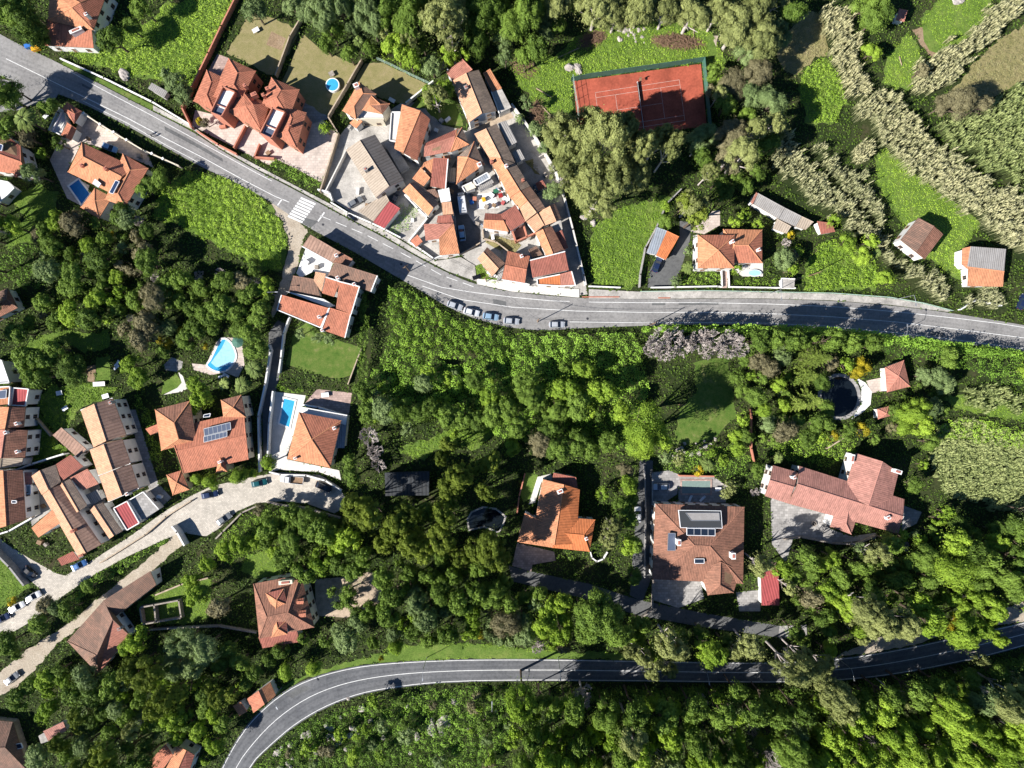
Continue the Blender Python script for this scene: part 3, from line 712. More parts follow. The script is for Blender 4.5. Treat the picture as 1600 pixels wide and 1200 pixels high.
patch('lawn', [(20, 552), (60, 528), (100, 518), (145, 525), (165, 520), (165, 545), (130, 548), (95, 530), (50, 555)], 'meadow', occ=False, rough=0.6)
patch('lawn', [(385, 868), (420, 860), (448, 880), (440, 896), (400, 900), (378, 890)], 'meadow', occ=False, rough=0.5); patch('lawn', [(215, 940), (300, 902), (330, 905), (330, 965), (290, 975), (225, 972)], 'meadow', occ=False, rough=0.3)
patch('lawn', [(0, 865), (40, 905), (46, 915), (0, 950), (-30, 960), (-30, 870)], 'meadow', occ=False, rough=0.4); patch('lawn', [(625, 700), (660, 690), (760, 655), (775, 675), (740, 700), (700, 690), (660, 715)], 'meadow', occ=False, rough=0.8)
patch('lawn', [(20, 305), (60, 290), (88, 305), (85, 340), (55, 345), (50, 375), (10, 385), (40, 340)], 'meadow', occ=False, rough=0.5)

# pools
def pool(name, pts, wmat, label, z=0.14, rim='whiteconcrete', rimw=0.45, cat='pool', deep=None):
    w = [P(p) for p in pts]; c = sum(w, Vector()) / len(w); root = empty(name, c); tag(root, label, cat)
    m = MB(); m.prism([(p.x, p.y) for p in w], 0.0, z); obj('water', m.mesh('water', [MATS[wmat]], c), root)
    r = MB()
    for i in range(len(w)):
        a, b = w[i], w[(i + 1) % len(w)]; r.wallseg(a, b, z + 0.06 - 0.001 * (i % 7), rimw)
    obj('coping', r.mesh('coping', [MATS[rim]], c), root); occupy(w)
    if deep:
        d = [P(p) for p in deep]; m = MB(); m.prism([(p.x, p.y) for p in d], z, z + 0.006); obj('deep_end', m.mesh('deep_end', [MATS['poolblue']], c), root)
    return root
kid = [(347.5, 529), (355, 529), (364, 539), (368.5, 549.5), (370, 560), (362.5, 572), (355, 579.5), (344.5, 582), (334, 579.5), (325, 573.5), (322, 569), (328, 564.5), (335.5, 549.5), (341.5, 536)]
pool('swimming_pool', [tuple(p) for p in resample(smooth([Vector(p) for p in kid + kid[:1]], 1), 36)[:-1]], 'poolpale', 'bright pale blue curved swimming pool with white rim', deep=[(347, 531), (353, 530.5), (346, 545), (336, 558), (330, 567), (338, 574), (350, 572), (362, 570), (355, 578), (344.5, 580.5), (334, 578), (326, 572), (324, 569), (330, 564), (337, 550), (343, 537)])
pool('swimming_pool', [(107, 291), (123.5, 279), (142, 303), (128, 321)], 'pooldeep', 'rectangular deep blue swimming pool beside terracotta villa with car')
pool('swimming_pool', [(443, 621), (462.5, 625.5), (453, 669), (435.5, 662)], 'poolblue', 'rectangular blue swimming pool on pale deck beside pyramid roofed villa')
pool('swimming_pool', [(1064, 750), (1111, 750), (1111, 772), (1064, 772)], 'grownwater', 'dull grey green rectangular pool behind big brown hipped villa', rim='pinkslabs')
pool('garden_pond', [(730, 812), (737, 800), (755, 792), (775, 795), (790, 807), (786, 820), (779, 832), (757, 823), (733, 828)], 'pondwater', 'small black kidney shaped garden pool among pines', rim='concrete', cat='pond')
circ = lambda cx, cy, rx, ry, n=28: [(cx + rx * math.cos(2 * math.pi * i / n), cy + ry * math.sin(2 * math.pi * i / n)) for i in range(n)]
pool('garden_pond', circ(1311, 620, 31, 34), 'pondwater', 'large round dark pond with pale paved rim in wooded garden', rim='slabs', rimw=0.9, cat='pond')
patch('pond_steps', [(1338, 590), (1352, 598), (1362, 612), (1360, 632), (1348, 644), (1330, 655), (1345, 632), (1346, 608)], 'whiteconcrete')
c = P((1178, 427)); root = empty('splash_pool', c); tag(root, 'small oval light blue splash pool beside hipped villa', 'pool'); m = MB(); m.prism([(c.x + 1.9 * math.cos(a * .3142), c.y + .95 * math.sin(a * .3142)) for a in range(20)], 0.0, 0.5)
obj('tub', m.mesh('tub', [MATS['whitepvc']], c), root); m = MB(); m.prism([(c.x + 1.7 * math.cos(a * .3142), c.y + .8 * math.sin(a * .3142)) for a in range(20)], 0.45, 0.51); obj('water', m.mesh('water', [MATS['poolpale']], c), root)
c = P((521, 135)); root = empty('round_pool', c); tag(root, 'round blue above ground pool with white rim on shaded lawn', 'pool')
m = MB(); m.prism([(c.x + 1.85 * math.cos(a * .2618), c.y + 1.85 * math.sin(a * .2618)) for a in range(24)], 0.0, 1.05); obj('tub', m.mesh('tub', [MATS['whitepvc']], c), root)
m = MB(); m.prism([(c.x + 1.6 * math.cos(a * .2618), c.y + 1.6 * math.sin(a * .2618)) for a in range(24)], 0.9, 1.06); obj('water', m.mesh('water', [MATS['poolblue']], c), root)

# tennis court
tc = patch('tennis_court', [(896, 127), (1095, 100), (1104, 197), (905, 224)], 'clay', z=0.12, thick=0.12)
T0, T1, T3 = Vector((930, 145)), Vector((1061.2, 125)), Vector((938.7, 208.5))
def tq(u, v): return T0 + (T1 - T0) * u + (T3 - T0) * v
for a, b in (((0, 0), (1, 0)), ((0, 1), (1, 1)), ((0, 0), (0, 1)), ((1, 0), (1, 1)), ((0, .125), (1, .125)), ((0, .875), (1, .875)), ((.231, .125), (.231, .875)), ((.769, .125), (.769, .875)), ((.231, .5), (.769, .5))):
    line_on([tuple(tq(*a)), tuple(tq(*b))], 0.09, 'court_line', 0.126, tc, mat='courtline')
a, b = P(tq(.5, -.08)), P(tq(.5, 1.08)); nt = empty('tennis_net', (a + b) / 2); tag(nt, 'sagging dark net across the red clay tennis court', 'net')
m = MB(); m.wallseg(a, b, 0.85, 0.03, 0.16); obj('mesh', m.mesh('mesh', [MATS['darkmetal']], (a + b) / 2), nt); m = MB(); m.wallseg(a, b, 0.07, 0.05, 1.01); obj('tape', m.mesh('tape', [MATS['paint']], (a + b) / 2), nt)
for q in (a, b): m = MB(); m.box((q.x, q.y, 0.54), (0.12, 0.12, 1.08)); obj('post', m.mesh('post', [MATS['paint']], (a + b) / 2), nt)
c = P(tq(.53, -.09)); uc = empty('umpire_chair', c); tag(uc, 'tall umpire chair standing beside the tennis net', 'chair')
for sx in (-1, 1):
    for sy in (-1, 1): m = MB(); m.tube((c.x + .5 * sx, c.y + .5 * sy, 0.04), (c.x + .28 * sx, c.y + .28 * sy, 1.7), .04, .04, 5); obj('leg', m.mesh('leg', [MATS['darkmetal']], c), uc)
m = MB(); m.box((c.x, c.y, 1.73), (.65, .65, .06)); obj('seat', m.mesh('seat', [MATS['wood']], c), uc); m = MB(); m.box((c.x, c.y + .32, 2.1), (.65, .05, .6)); obj('backrest', m.mesh('backrest', [MATS['wood']], c), uc)
railing([(892, 128), (921, 122), (1097, 97)], 3.0, 'greenfence', 'green screened fence along the sunny long side of tennis court', 'court_fence', 3.2, 'greenfence')
railing([(1097, 97), (1107, 200)], 3.0, 'greenfence', 'green screened fence closing the shaded end of tennis court', 'court_fence', 3.2, 'greenfence')
railing([(894, 124), (902, 174), (906, 226)], 3.0, 'palegreen', 'pale bare fence at the end of tennis court toward the village', 'court_fence', 3.2)

# boundary walls and railings
bwall([(376, -6), (350, 46), (330, 88), (289, 172), (304, 203)], 2.0, 0.3, 'terrawall', 'long terracotta garden wall beside bright green field')
bwall([(312, 208), (345, 229), (372, 243)], 1.5, 0.3, 'terrawall', 'terracotta front wall before the semi-detached villa with yard hedge'); bwall([(386, 200), (369, 233)], 1.6, 0.3, 'terrawall', 'short terracotta wall between two parking bays'); bwall([(408, 228), (400, 248), (430, 250)], 1.4, 0.3, 'terrawall', 'low angled terracotta wall beside tiled front steps')
bwall([(480, 22), (456, 62), (434, 122)], 2.0, 0.22, 'tanwall', 'brown garden wall between two dry lawns'); bwall([(567, 98), (545, 136), (515, 186), (531, 212), (503, 302)], 2.0, 0.25, 'tanwall', 'tan garden wall bending around the driveway beside the round pool')
bwall([(677, 131), (636, 164)], 1.7, 0.3, 'white', 'white garden wall between dry lawn and yellow green tree'); bwall([(700, 112), (718, 150), (734, 192)], 1.8, 0.3, 'white', 'white wall beside long orange house and shaded garden')
railing([(590, 94), (612, 104), (640, 118), (674, 134)], 1.8, 'palegreen', 'light green mesh fence at the edge of dry lawn', 'mesh_fence', 2.4)
bwall([(800, 168), (832, 211), (868, 271), (881, 311), (894, 361), (911, 432), (914, 446)], 2.2, 0.35, 'paleconcrete', 'long pale wall along the village lane beside the green meadow')
bwall([(98, 94), (165, 124), (240, 161), (303, 199)], 0.9, 0.3, 'white', 'low white roadside wall with grass verge below field')
bwall([(127, 175), (165, 200), (230, 239), (285, 263)], 2.3, 0.25, 'cream', 'cream wall with pillars shading the main road'); bwall([(82, 206), (98, 172)], 1.5, 0.25, 'white', 'short white terrace wall beside red roofed pool house')
bwall([(424, 540), (426, 548), (418, 600), (407, 650), (409, 735)], 1.8, 0.35, 'white', 'white curving wall along narrow shaded passage beside wooded slope'); bwall([(455, 497), (446, 522), (442, 560), (439, 582)], 1.8, 0.3, 'white', 'white wall beside small lawn below complex of roofs')
bwall([(430, 612), (424, 660), (422, 712)], 2.0, 0.3, 'white', 'white wall closing the deck of blue rectangular pool'); bwall([(424, 737), (440, 741), (480, 742), (510, 750), (534, 765)], 1.2, 0.3, 'white', 'low white curving street wall below pyramid roofed villa')
bwall([(1062, 298), (1040, 320), (1024, 357), (1007, 388), (999, 430), (998, 449)], 1.6, 0.25, 'greywall', 'grey curving wall between meadow and driveway with garage'); bwall([(920, 448), (968, 450)], 1.0, 0.25, 'white', 'low white wall below the meadow at the main road')
railing([(1000, 456), (1100, 454.5), (1200, 456.5), (1300, 458.5), (1388, 465), (1440, 474), (1486, 486)], 1.1, 'palegreen', 'pale green metal railing along the main road pavement', 'road_railing', 2.2)
bwall([(1017, 450), (1120, 448), (1126, 449)], 1.0, 0.25, 'white', 'white front wall of hipped villa garden'); bwall([(1138, 449), (1240, 451)], 1.0, 0.25, 'white', 'white roadside wall beside leafy plot and small hut'); bwall([(1126, 424), (1127, 448)], 0.9, 0.2, 'white', 'white wall on one side of villa garden path', group='garden path walls'); bwall([(1137, 424), (1138, 448)], 0.9, 0.2, 'white', 'white wall on one side of villa garden path', group='garden path walls')
bwall([(519, 318), (545, 334), (582, 350), (603, 360), (626, 372)], 1.0, 0.25, 'white', 'white street wall before red sheet roof and allotment'); bwall([(500, 299), (517, 303), (521, 315)], 1.8, 0.3, 'white', 'white gate wall at mouth of the driveway'); bwall([(640, 379), (660, 392), (678, 405), (690, 401)], 1.2, 0.25, 'white', 'white street wall bending round small terracotta porch'); bwall([(762, 427), (785, 436), (826, 446)], 1.6, 0.3, 'white', 'white street wall under the red orange gabled house')
bwall([(512, 300), (545, 234)], 1.8, 0.25, 'paleconcrete', 'pale wall between driveway and long grey ridged building'); bwall([(634, 307), (654, 328), (669, 342), (640, 378)], 1.4, 0.3, 'white', 'white wall around small planted allotment'); bwall([(720, 398), (750, 381)], 1.2, 0.2, 'tanwall', 'tan wall closing the shaded village street'); bwall([(754, 360), (756, 374), (775, 379), (793, 393)], 1.2, 0.25, 'tanwall', 'tan wall curving through rubble garden of village')
bwall([(800, 362), (806, 380), (838, 366), (833, 348)], 2.4, 0.3, 'terrawall', 'roofless terracotta walls beside the row of village roofs'); bwall([(818, 355), (823, 372)], 2.4, 0.3, 'terrawall', 'short terracotta wall dividing the roofless enclosure')
bwall([(42, 636), (62, 655), (84, 680)], 1.4, 0.3, 'tanwall', 'thin beige wall crossing the overgrown plot'); bwall([(-10, 735), (33, 733), (60, 723), (108, 708)], 2.6, 0.3, 'white', 'white wall between overgrown plot and brown roofs'); bwall([(-12, 838), (20, 828), (55, 808)], 1.6, 0.3, 'white', 'white wall at foot of the long brown roofed house')
bwall([(46, 910), (24, 882), (-10, 848)], 2.4, 0.4, 'greywall', 'tall grey wall shading the side lane'); bwall([(160, 878), (230, 834), (262, 806), (300, 782)], 1.1, 0.25, 'tanwall', 'tan wall along upper edge of cobbled street'); bwall([(277, 820), (284, 828), (295, 848)], 2.8, 0.35, 'white', 'white gate screen between cobbled street and dirt lane')
bwall([(420, 783), (440, 788), (480, 793), (510, 802), (532, 808)], 1.2, 0.35, 'stone', 'stone wall along the outer bend of cobbled street'); bwall([(402, 790), (380, 800), (350, 830), (340, 840)], 1.0, 0.3, 'stone', 'stone wall between cobbled street and bright shrubs'); bwall([(326, 902), (285, 912), (246, 928)], 0.9, 0.3, 'tanwall', 'tan wall along small green lawn beside old house')
bwall([(232, 982), (292, 978), (345, 976), (402, 986)], 1.3, 0.3, 'stone', 'stone wall below walled vegetable plot'); bwall([(224, 946), (284, 935), (288, 962), (228, 972), (224, 946)], 1.8, 0.3, 'stone', 'roofless rectangular stone enclosure on bright grass'); bwall([(246, 942), (249, 968)], 1.8, 0.3, 'stone', 'stone cross wall inside the roofless enclosure')
bwall([(1224, 842), (1250, 838), (1300, 848), (1335, 849), (1366, 836)], 0.9, 0.3, 'stone', 'curved stone wall below the pink roofed villa'); bwall([(1172, 640), (1172, 700), (1176, 720)], 1.2, 0.25, 'terrawall', 'narrow reddish wall between lawn and wooded garden'); bwall([(1018, 740), (1018, 785)], 1.4, 0.25, 'greywall', 'grey wall beside parked car behind brown villa', group=None)
bwall([(1060, 742), (1112, 743)], 1.8, 0.3, 'terrawall', 'terracotta wall behind the dull grey green pool'); bwall([(1019, 905), (1018, 950), (1002, 962)], 1.4, 0.3, 'stone', 'stone gate wall where private lane meets brown villa'); bwall([(1006, 728), (1008, 800), (1006, 900)], 1.2, 0.2, 'greywall', 'long grey wall beside the dark private lane')
bwall([(922, 862), (924, 870), (932, 876), (942, 872), (948, 862)], 1.0, 0.25, 'white', 'small curved white wall beside bright orange roofs'); bwall([(1503, 420), (1506, 408)], 1.5, 0.25, 'white', 'short white wall beside grey roofed shed'); bwall([(820, 740), (811, 775), (808, 800)], 1.0, 0.25, 'terrawall', 'low brick wall beside small striped lawn')
bwall([(1330, 675), (1290, 700)], 1.0, 0.25, 'tanwall', 'tan wall in garden above the pink villa'); bwall([(1497, 484), (1520, 470), (1560, 478)], 1.2, 0.25, 'white', 'white wall at the entrance beside roadside reeds'); bwall([(545, 600), (560, 560), (566, 545)], 1.0, 0.2, 'tanwall', 'low tan wall at end of the small lawn'); bwall([(475, 632), (500, 636), (546, 650)], 2.4, 0.3, 'white', 'white wall between patio and pyramid roofed villa')
# ------------------------------------------------------------------ houses
# semi-detached terracotta villa
h = house('large terracotta semi-detached villa with many hips and two white roof terraces', (385, 160), 'house', 'semi_detached_villa')
k = dict(mat='terra', wall='terrawall')
r = wing(h, 'hip', (302, 158), (323, 109), (351, 122), (334, 173), 6.3, r0=(323, 148), r1=(330, 128), **k)
r = wing(h, 'hip', (330, 152), (357, 91), (400, 111), (379, 152), 6.6, r0=(365, 132), r1=(371, 114), **k); chimney(h, r, (382, 133), 8.8, mat='terrawall')
r = wing(h, 'hip', (353, 173), (379, 143), (421, 163), (408, 205), 6.2, r0=(384, 166), r1=(396, 164), **k); chimney(h, r, (396, 147), 8.6, 1.4, .8, mat='terrawall')
r = wing(h, 'hip', (409, 163), (424, 121), (468, 140), (452, 184), 6.6, r0=(432, 152), r1=(439, 141), **k); chimney(h, r, (417, 138), 8.8, mat='terrawall'); chimney(h, r, (411, 148), 8.8, mat='terrawall')
r = wing(h, 'hip', (428, 211), (448, 166), (479, 176), (463, 231), 6.2, r0=(450, 204), r1=(456, 184), door=True, **k); chimney(h, r, (452, 195), 8.6, mat='terrawall')
for q in ([(328, 175.5), (347.5, 134), (368, 143), (346, 182.5)], [(405, 208), (425, 167), (446, 174), (424, 217)]):
    z = 8.3; w = [P(p, z) for p in q]; m = MB(); m.face([p - Vector((0, 0, .9)) for p in w], 1); occupy(w)
    for i in range(4):
        a, b = w[i], w[(i + 1) % 4]; d = b - a; n = Vector((d.y, -d.x, 0)).normalized() * .25
        cc = sum(w, Vector()) / 4
        if n.dot(cc - a) < 0: n = -n
        m.face([a, b, b + n, a + n]); m.face([Vector((a.x, a.y, 0)), Vector((b.x, b.y, 0)), b, a]); m.face([a + n, b + n, b + n - Vector((0, 0, .9)), a + n - Vector((0, 0, .9))])
    t = obj('roof_terrace', m.mesh('roof_terrace', [MATS['terrawall'], MATS['whiteconcrete']], h.location), h)
    f = lambda u, v: w[0].lerp(w[1], u).lerp(w[3].lerp(w[2], u), v) - Vector((0, 0, .82))
    m = MB(); m.face([f(.08, .15), f(.3, .15), f(.3, .85), f(.08, .85)]); obj('skylight', m.mesh('skylight', [MATS['solar']], h.location), t)
    m = MB(); m.wallseg(f(.36, .1), f(.36, .9), .5, .12, z - .85); obj('divider', m.mesh('divider', [MATS['terrawall']], h.location), t)

h = house('terracotta roofed house with lower porch beside dark trees at road bend', (115, 25))
r = wing(h, 'hip', (75, 32), (78, -18), (168, -14), (146, 47), 5.5, 'orange', r0=(112, 12), r1=(125, 4), mat2='terra'); wing(h, 'shed', (70, 71), (146, 75), (143, 46), (73, 30), 3.4, 'terra', rise=1.6, door=True); chimney(h, r, (134, 22), 8.5); chimney(h, r, (118, 47), 6.2, 3.2, .8)
simple_house('small pale grey flat roofed shed below bright field', 'flat', (237, 129), (262, 143), (256, 153), (231, 138), 2.6, 'greysheet', name='shed', cat='shed', wall='paleconcrete', win=False)
h = house('terracotta villa with solar panel beside deep blue pool', (165, 280), name='villa')
k = dict(mat='orange', mat2='terra'); r = wing(h, 'hip', (106, 269), (174, 302), (212, 262), (128, 223), 5.6, r0=(130, 245), r1=(190, 276), **k); chimney(h, r, (127, 258), 7.6, mat='terrawall'); chimney(h, r, (164, 263), 8.6, mat='terrawall')
r2 = wing(h, 'hip', (164, 312), (192, 240), (232, 263), (196, 323), 5.6, r0=(184, 302), r1=(203, 266), door=True, mat='orange', mat2='terra'); r3 = wing(h, 'pyr', (126, 324), (148, 294), (175, 308), (154, 342), 5.0, 'orange', r0=(148, 314))
on_roof(h, r2, 'solar_panel', [(181, 282), (187, 284), (177, 303), (171, 301)], 7.3, 'panel'); on_roof(h, r, 'skylight', [(149, 280), (158, 287), (154, 293), (145, 287)], 6.8, 'whiteconcrete')
h = house('red roofed house with white dormer at dark garden edge', (10, 245)); r = wing(h, 'hip', (-32, 264), (43, 274), (32, 228), (-8, 198), 5.6, 'terra', mat2='redbrown', r0=(-14, 236), r1=(33, 253)); on_roof(h, r, 'solar_panel', [(-4, 224), (5, 227), (3, 236), (-6, 233)], 7.4, 'panel'); wing(h, 'shed', (24, 277), (36, 272), (28, 258), (14, 262), 5.2, 'redbrown', win=False)
simple_house('white flat roofed annex beside bright green lawn', 'flat', (-12, 280), (14, 285), (24, 294), (0, 318), 3.0, 'whiteconcrete', name='annex', par=(0, 1, 2, 3))
h = house('small red roofed pool house with white terrace at main road', (105, 190), 'house', 'pool_house'); wing(h, 'hip', (97, 169), (105, 160), (128, 174), (116, 193), 3.6, 'terra', mat2='redbrown', r0=(106, 172), r1=(117, 178), rise=.9, win=False); wing(h, 'hip', (96, 210), (105, 192), (119, 201), (111, 219), 3.2, 'terra', rise=.8, win=False); wing(h, 'flat', (83, 205), (99, 172), (103, 190), (95, 211), 2.8, 'paleconcrete', par=(0, 3), win=False)
h = house('brown hipped house at edge of dark slope with thick trees', (0, 475)); wing(h, 'hip', (-36, 470), (12, 450), (28, 481), (-20, 505), 3.4, 'oldbrown', mat2='brown', r0=(-16, 482), r1=(10, 468))

# terraced street at the left
h = house('pale orange roofed house with solar water heater and red patio', (10, 615)); r = wing(h, 'flat', (-24, 606), (17, 604), (15, 634), (-24, 632), 6.0, 'orange', par=(0, 1)); on_roof(h, r, 'solar_panel', [(-2, 611), (11, 609), (10, 622), (-2, 623)], 6.6, 'solar', 'steel'); r = wing(h, 'shed', (18, 633), (41, 634), (46, 608), (22, 606), 5.2, 'redsheet', par=(0, 1, 2, 3), rise=.3)
simple_house('white flat building with roof railings beside oak clump', 'flat', (-30, 560), (4, 563), (16, 598), (-30, 600), 5.0, 'whiteconcrete', name='flat_building', par=(0, 1, 2, 3))
h = house('gabled house with orange and brown slopes above the red brown one', (10, 653)); r = wing(h, 'gable', (-18, 635), (-24, 672), (37, 668), (40, 636), 6.0, 'orange', 'brown', r0=(14, 636), r1=(8, 670)); chimney(h, r, (25, 662), 7.8)
h = house('red brown gabled house with two pale chimneys beside overgrown plot', (8, 695)); r = wing(h, 'gable', (-24, 672), (-28, 718), (39, 715), (43, 672), 6.0, 'pinkterra', 'brown', r0=(8, 671), r1=(2, 716)); chimney(h, r, (26, 706), 7.6); chimney(h, r, (8, 676), 8.8)
simple_house('grey lean-to roof below red brown gabled house', 'shed', (36, 716), (33, 728), (0, 732), (2, 716), 4.6, 'tansheet', name='annex', win=False)
h = house('long house with orange slope and dark brown slope at white wall', (10, 778)); r = wing(h, 'gable', (-24, 735), (-20, 830), (40, 812), (35, 735), 6.2, 'orange', 'brown', r0=(5, 735), r1=(10, 822)); on_roof(h, r, 'skylight', [(19, 782), (26, 782), (26, 786), (19, 786)], 7.5, 'glass'); wing(h, 'flat', (37, 758), (50, 758), (50, 771), (37, 771), 4.4, 'paleconcrete', par=(0, 1, 2, 3), parh=.6, win=False); wing(h, 'shed', (49, 738), (50, 757), (36, 757), (36, 738), 4.8, 'pinkterra', win=False)
RW = dict(mat='tan', mat2='corr', wall='white', slope=.42)
h = house('upper house of the white terraced row, roof half dark ridged', (160, 660), group=None); r = wing(h, 'gable', (126, 641), (146, 699), (197, 679), (176, 622), 6.6, r0=(147, 631), r1=(166, 689), par=(3,), door=True, **RW); chimney(h, r, (172, 629), 8.0, mat='greywall')
h = house('middle house of the white terraced row between its two neighbours', (172, 714)); r = wing(h, 'gable', (140, 703), (154, 743), (204, 724), (191, 686), 6.6, r0=(162, 694), r1=(176, 734), par=(1,), door=True, **RW)
h = house('lowest house of the white terraced row at the red flat roof', (186, 755)); r = wing(h, 'gable', (155, 744), (169, 784), (217, 763), (204, 725), 6.5, r0=(176, 735), r1=(191, 774), door=True, par=(1,), **RW); chimney(h, r, (198, 772), 8.0)
simple_house('narrow red brown lean-to shed beside the terraced row', 'shed', (82, 680), (121, 715), (135, 702), (96, 668), 3.4, 'corr', name='outbuilding', cat='shed', rise=.8, wall='white', mat2='corr')
h = house('short gabled house, tan slope and mottled dark slope', (72, 750)); wing(h, 'gable', (49, 744), (65, 773), (95, 753), (87, 726), 5.2, 'tan', 'weathered', r0=(62, 735), r1=(76, 765))
simple_house('flat red brown roofed house adjoining the mottled dark slope', 'shed', (96, 752), (130, 729), (111, 711), (88, 726), 4.8, 'redbrown', rise=.8)
h = house('very long house with ridged brown roof ending at cobbled street', (108, 815)); r = wing(h, 'gable', (66, 773), (121, 868), (158, 851), (93, 757), 5.0, 'tan', 'corr', r0=(77, 765), r1=(134, 864), door=True); chimney(h, r, (113, 830), 7.2, 1.0, .7, 1.4, 'terrawall'); chimney(h, r, (126, 868), 5.9, 1.2, .5, .8, 'terrawall')
simple_house('bright plain orange roof crossing the long ridged house', 'shed', (60, 840), (49, 825), (88, 791), (102, 812), 4.2, 'orange', name='annex', rise=1.2)
h = house('narrow gabled house with dark brown slope above small grey yard', (113, 775)); wing(h, 'gable', (93, 760), (117, 803), (136, 790), (109, 748), 4.8, 'tan', 'weathered', r0=(97, 754), r1=(123, 799), win=False)
simple_house('pinkish grey lean-to roof between terraced row and dark gable', 'shed', (130, 766), (154, 756), (137, 733), (110, 747), 3.6, 'pinkterra', name='annex', win=False, rise=.6); simple_house('small grey flat shed in yard below pinkish lean-to', 'flat', (132, 774), (152, 765), (160, 780), (142, 790), 2.6, 'greysheet', name='shed', cat='shed', win=False)
h = house('small gabled house with tan and brown slopes beside red flat roof', (167, 813)); wing(h, 'gable', (141, 797), (171, 842), (191, 830), (160, 785), 4.2, 'tan', 'weathered', r0=(147, 790), r1=(178, 837), door=True)
simple_house('red flat roofed building with white edges at cobbled street', 'flat', (178, 794), (199, 783), (218, 817), (199, 828), 4.0, 'redsheet', name='red_building', par=(0, 1, 2, 3), parh=.25, ov=.15)
simple_house('grey roof terrace with white parapets beside red flat roof', 'flat', (202, 782), (226, 768), (250, 795), (222, 813), 3.0, 'slabs', name='terrace_building', par=(0, 1, 3), parh=.8)
simple_house('reddish brown lean-to at foot of the long ridged house', 'shed', (96, 884), (124, 874), (114, 862), (90, 874), 2.8, 'redbrown', name='shed', cat='shed', win=False)

# big villa with solar panels, pyramid villa
h = house('large terracotta villa with solar panels and corner towers', (315, 685), name='villa')
r = wing(h, 'hip', (287, 740), (388, 718), (381, 643), (262, 670), 5.4, 'terra', r0=(276, 705), r1=(384, 680), rise=2.0, wall='cream', door=True, mat2='terra')
ra = wing(h, 'hip', (252, 704), (242, 640), (297, 626), (307, 690), 6.4, 'orange', 'brown', r0=(279, 686), r1=(272, 661), rise=2.1, wall='cream'); wing(h, 'pyr', (349, 652), (345, 625), (377, 617), (384, 652), 6.6, 'orange', 'brown', r0=(364, 637), wall='cream')
wing(h, 'shed', (235, 680), (227, 670), (250, 661), (253, 672), 3.0, 'terra', win=False, wall='cream'); wing(h, 'pyr', (270, 774), (260, 742), (283, 735), (296, 765), 3.6, 'orange', 'terra', r0=(276, 754), wall='cream'); wing(h, 'hip', (337, 739), (342, 716), (350, 716), (355, 737), 5.6, 'orange', 'terra', r0=(345, 728), r1=(345, 717), rise=.9, win=False, wall='cream')
on_roof(h, r, 'solar_panel', [(319, 670), (360, 660), (361, 671), (320, 681)], 7.0, 'solar', 'steel', bars=5); on_roof(h, r, 'solar_panel', [(319, 682), (355, 674), (355, 682), (319, 691)], 7.3, 'solar', 'steel', bars=5); on_roof(h, r, 'skylight', [(319, 648), (329, 646), (328, 651), (318, 652)], 6.0, 'glass'); chimney(h, r, (343, 722), 7.6, .8, .5)
h = house('pyramid roofed orange villa on white terrace beside blue pool', (490, 685), name='villa'); r = wing(h, 'pyr', (449, 717), (467, 644), (533, 657), (516, 731), 5.0, 'orange', 'terra', r0=(487, 687), rise=2.6, door=True); chimney(h, r, (522, 669), 6.9); chimney(h, r, (461, 716), 6.3, .7, .5); wing(h, 'flat', (470, 636), (543, 649), (540, 664), (467, 645), 3.2, 'whiteconcrete', par=(0,), win=False); wing(h, 'flat', (533, 657), (543, 650), (538, 700), (522, 700), 3.0, 'bluegrey', win=False)

# complex of roofs below the bend
h = house('complex of stepped terracotta and brown roofs with white parapets below road bend', (510, 440), 'house', 'house_complex')
k = dict(rise=.5, par=()); 
r = wing(h, 'shed', (472, 385), (519, 411), (531, 394), (485, 367), 4.0, 'corr', rise=.7, par=(0,), parh=.1); wing(h, 'shed', (520, 411), (544, 416), (551, 405), (531, 394), 4.6, 'brown', rise=.4, win=False); chimney(h, r, (525, 399), 6.4)
r = wing(h, 'shed', (511, 432), (580, 456), (590, 431), (523, 410), 6.0, 'oldbrown', rise=.8, par=(1,)); chimney(h, r, (527, 434), 8.2); r = wing(h, 'shed', (503, 458), (522, 464), (531, 440), (509, 433), 6.3, 'terra', rise=.3, par=(2,), parh=.3); r = wing(h, 'shed', (525, 482), (549, 491), (562, 448), (530, 440), 6.6, 'terra', rise=.5, par=(1, 2), parh=.35); chimney(h, r, (553, 444), 8.0)
wing(h, 'shed', (451, 456), (500, 463), (493, 437), (458, 431), 3.4, 'oldbrown', rise=.3, win=False); wing(h, 'shed', (490, 438), (502, 456), (509, 428), (493, 425), 4.4, 'tan', rise=.4, win=False)
r = wing(h, 'shed', (433, 484), (501, 512), (514, 482), (440, 461), 5.0, 'terra', rise=.7, par=(0, 1, 3), parh=.15); chimney(h, r, (498, 495), 7.4, .6, .6); r = wing(h, 'shed', (502, 515), (539, 528), (548, 491), (515, 481), 5.6, 'terra', rise=.4, par=(3, 1), parh=.15); chimney(h, r, (503, 516), 6.8, .6, .6); wing(h, 'flat', (446, 455), (505, 467), (524, 478), (512, 480), 4.2, 'whiteconcrete', win=False)

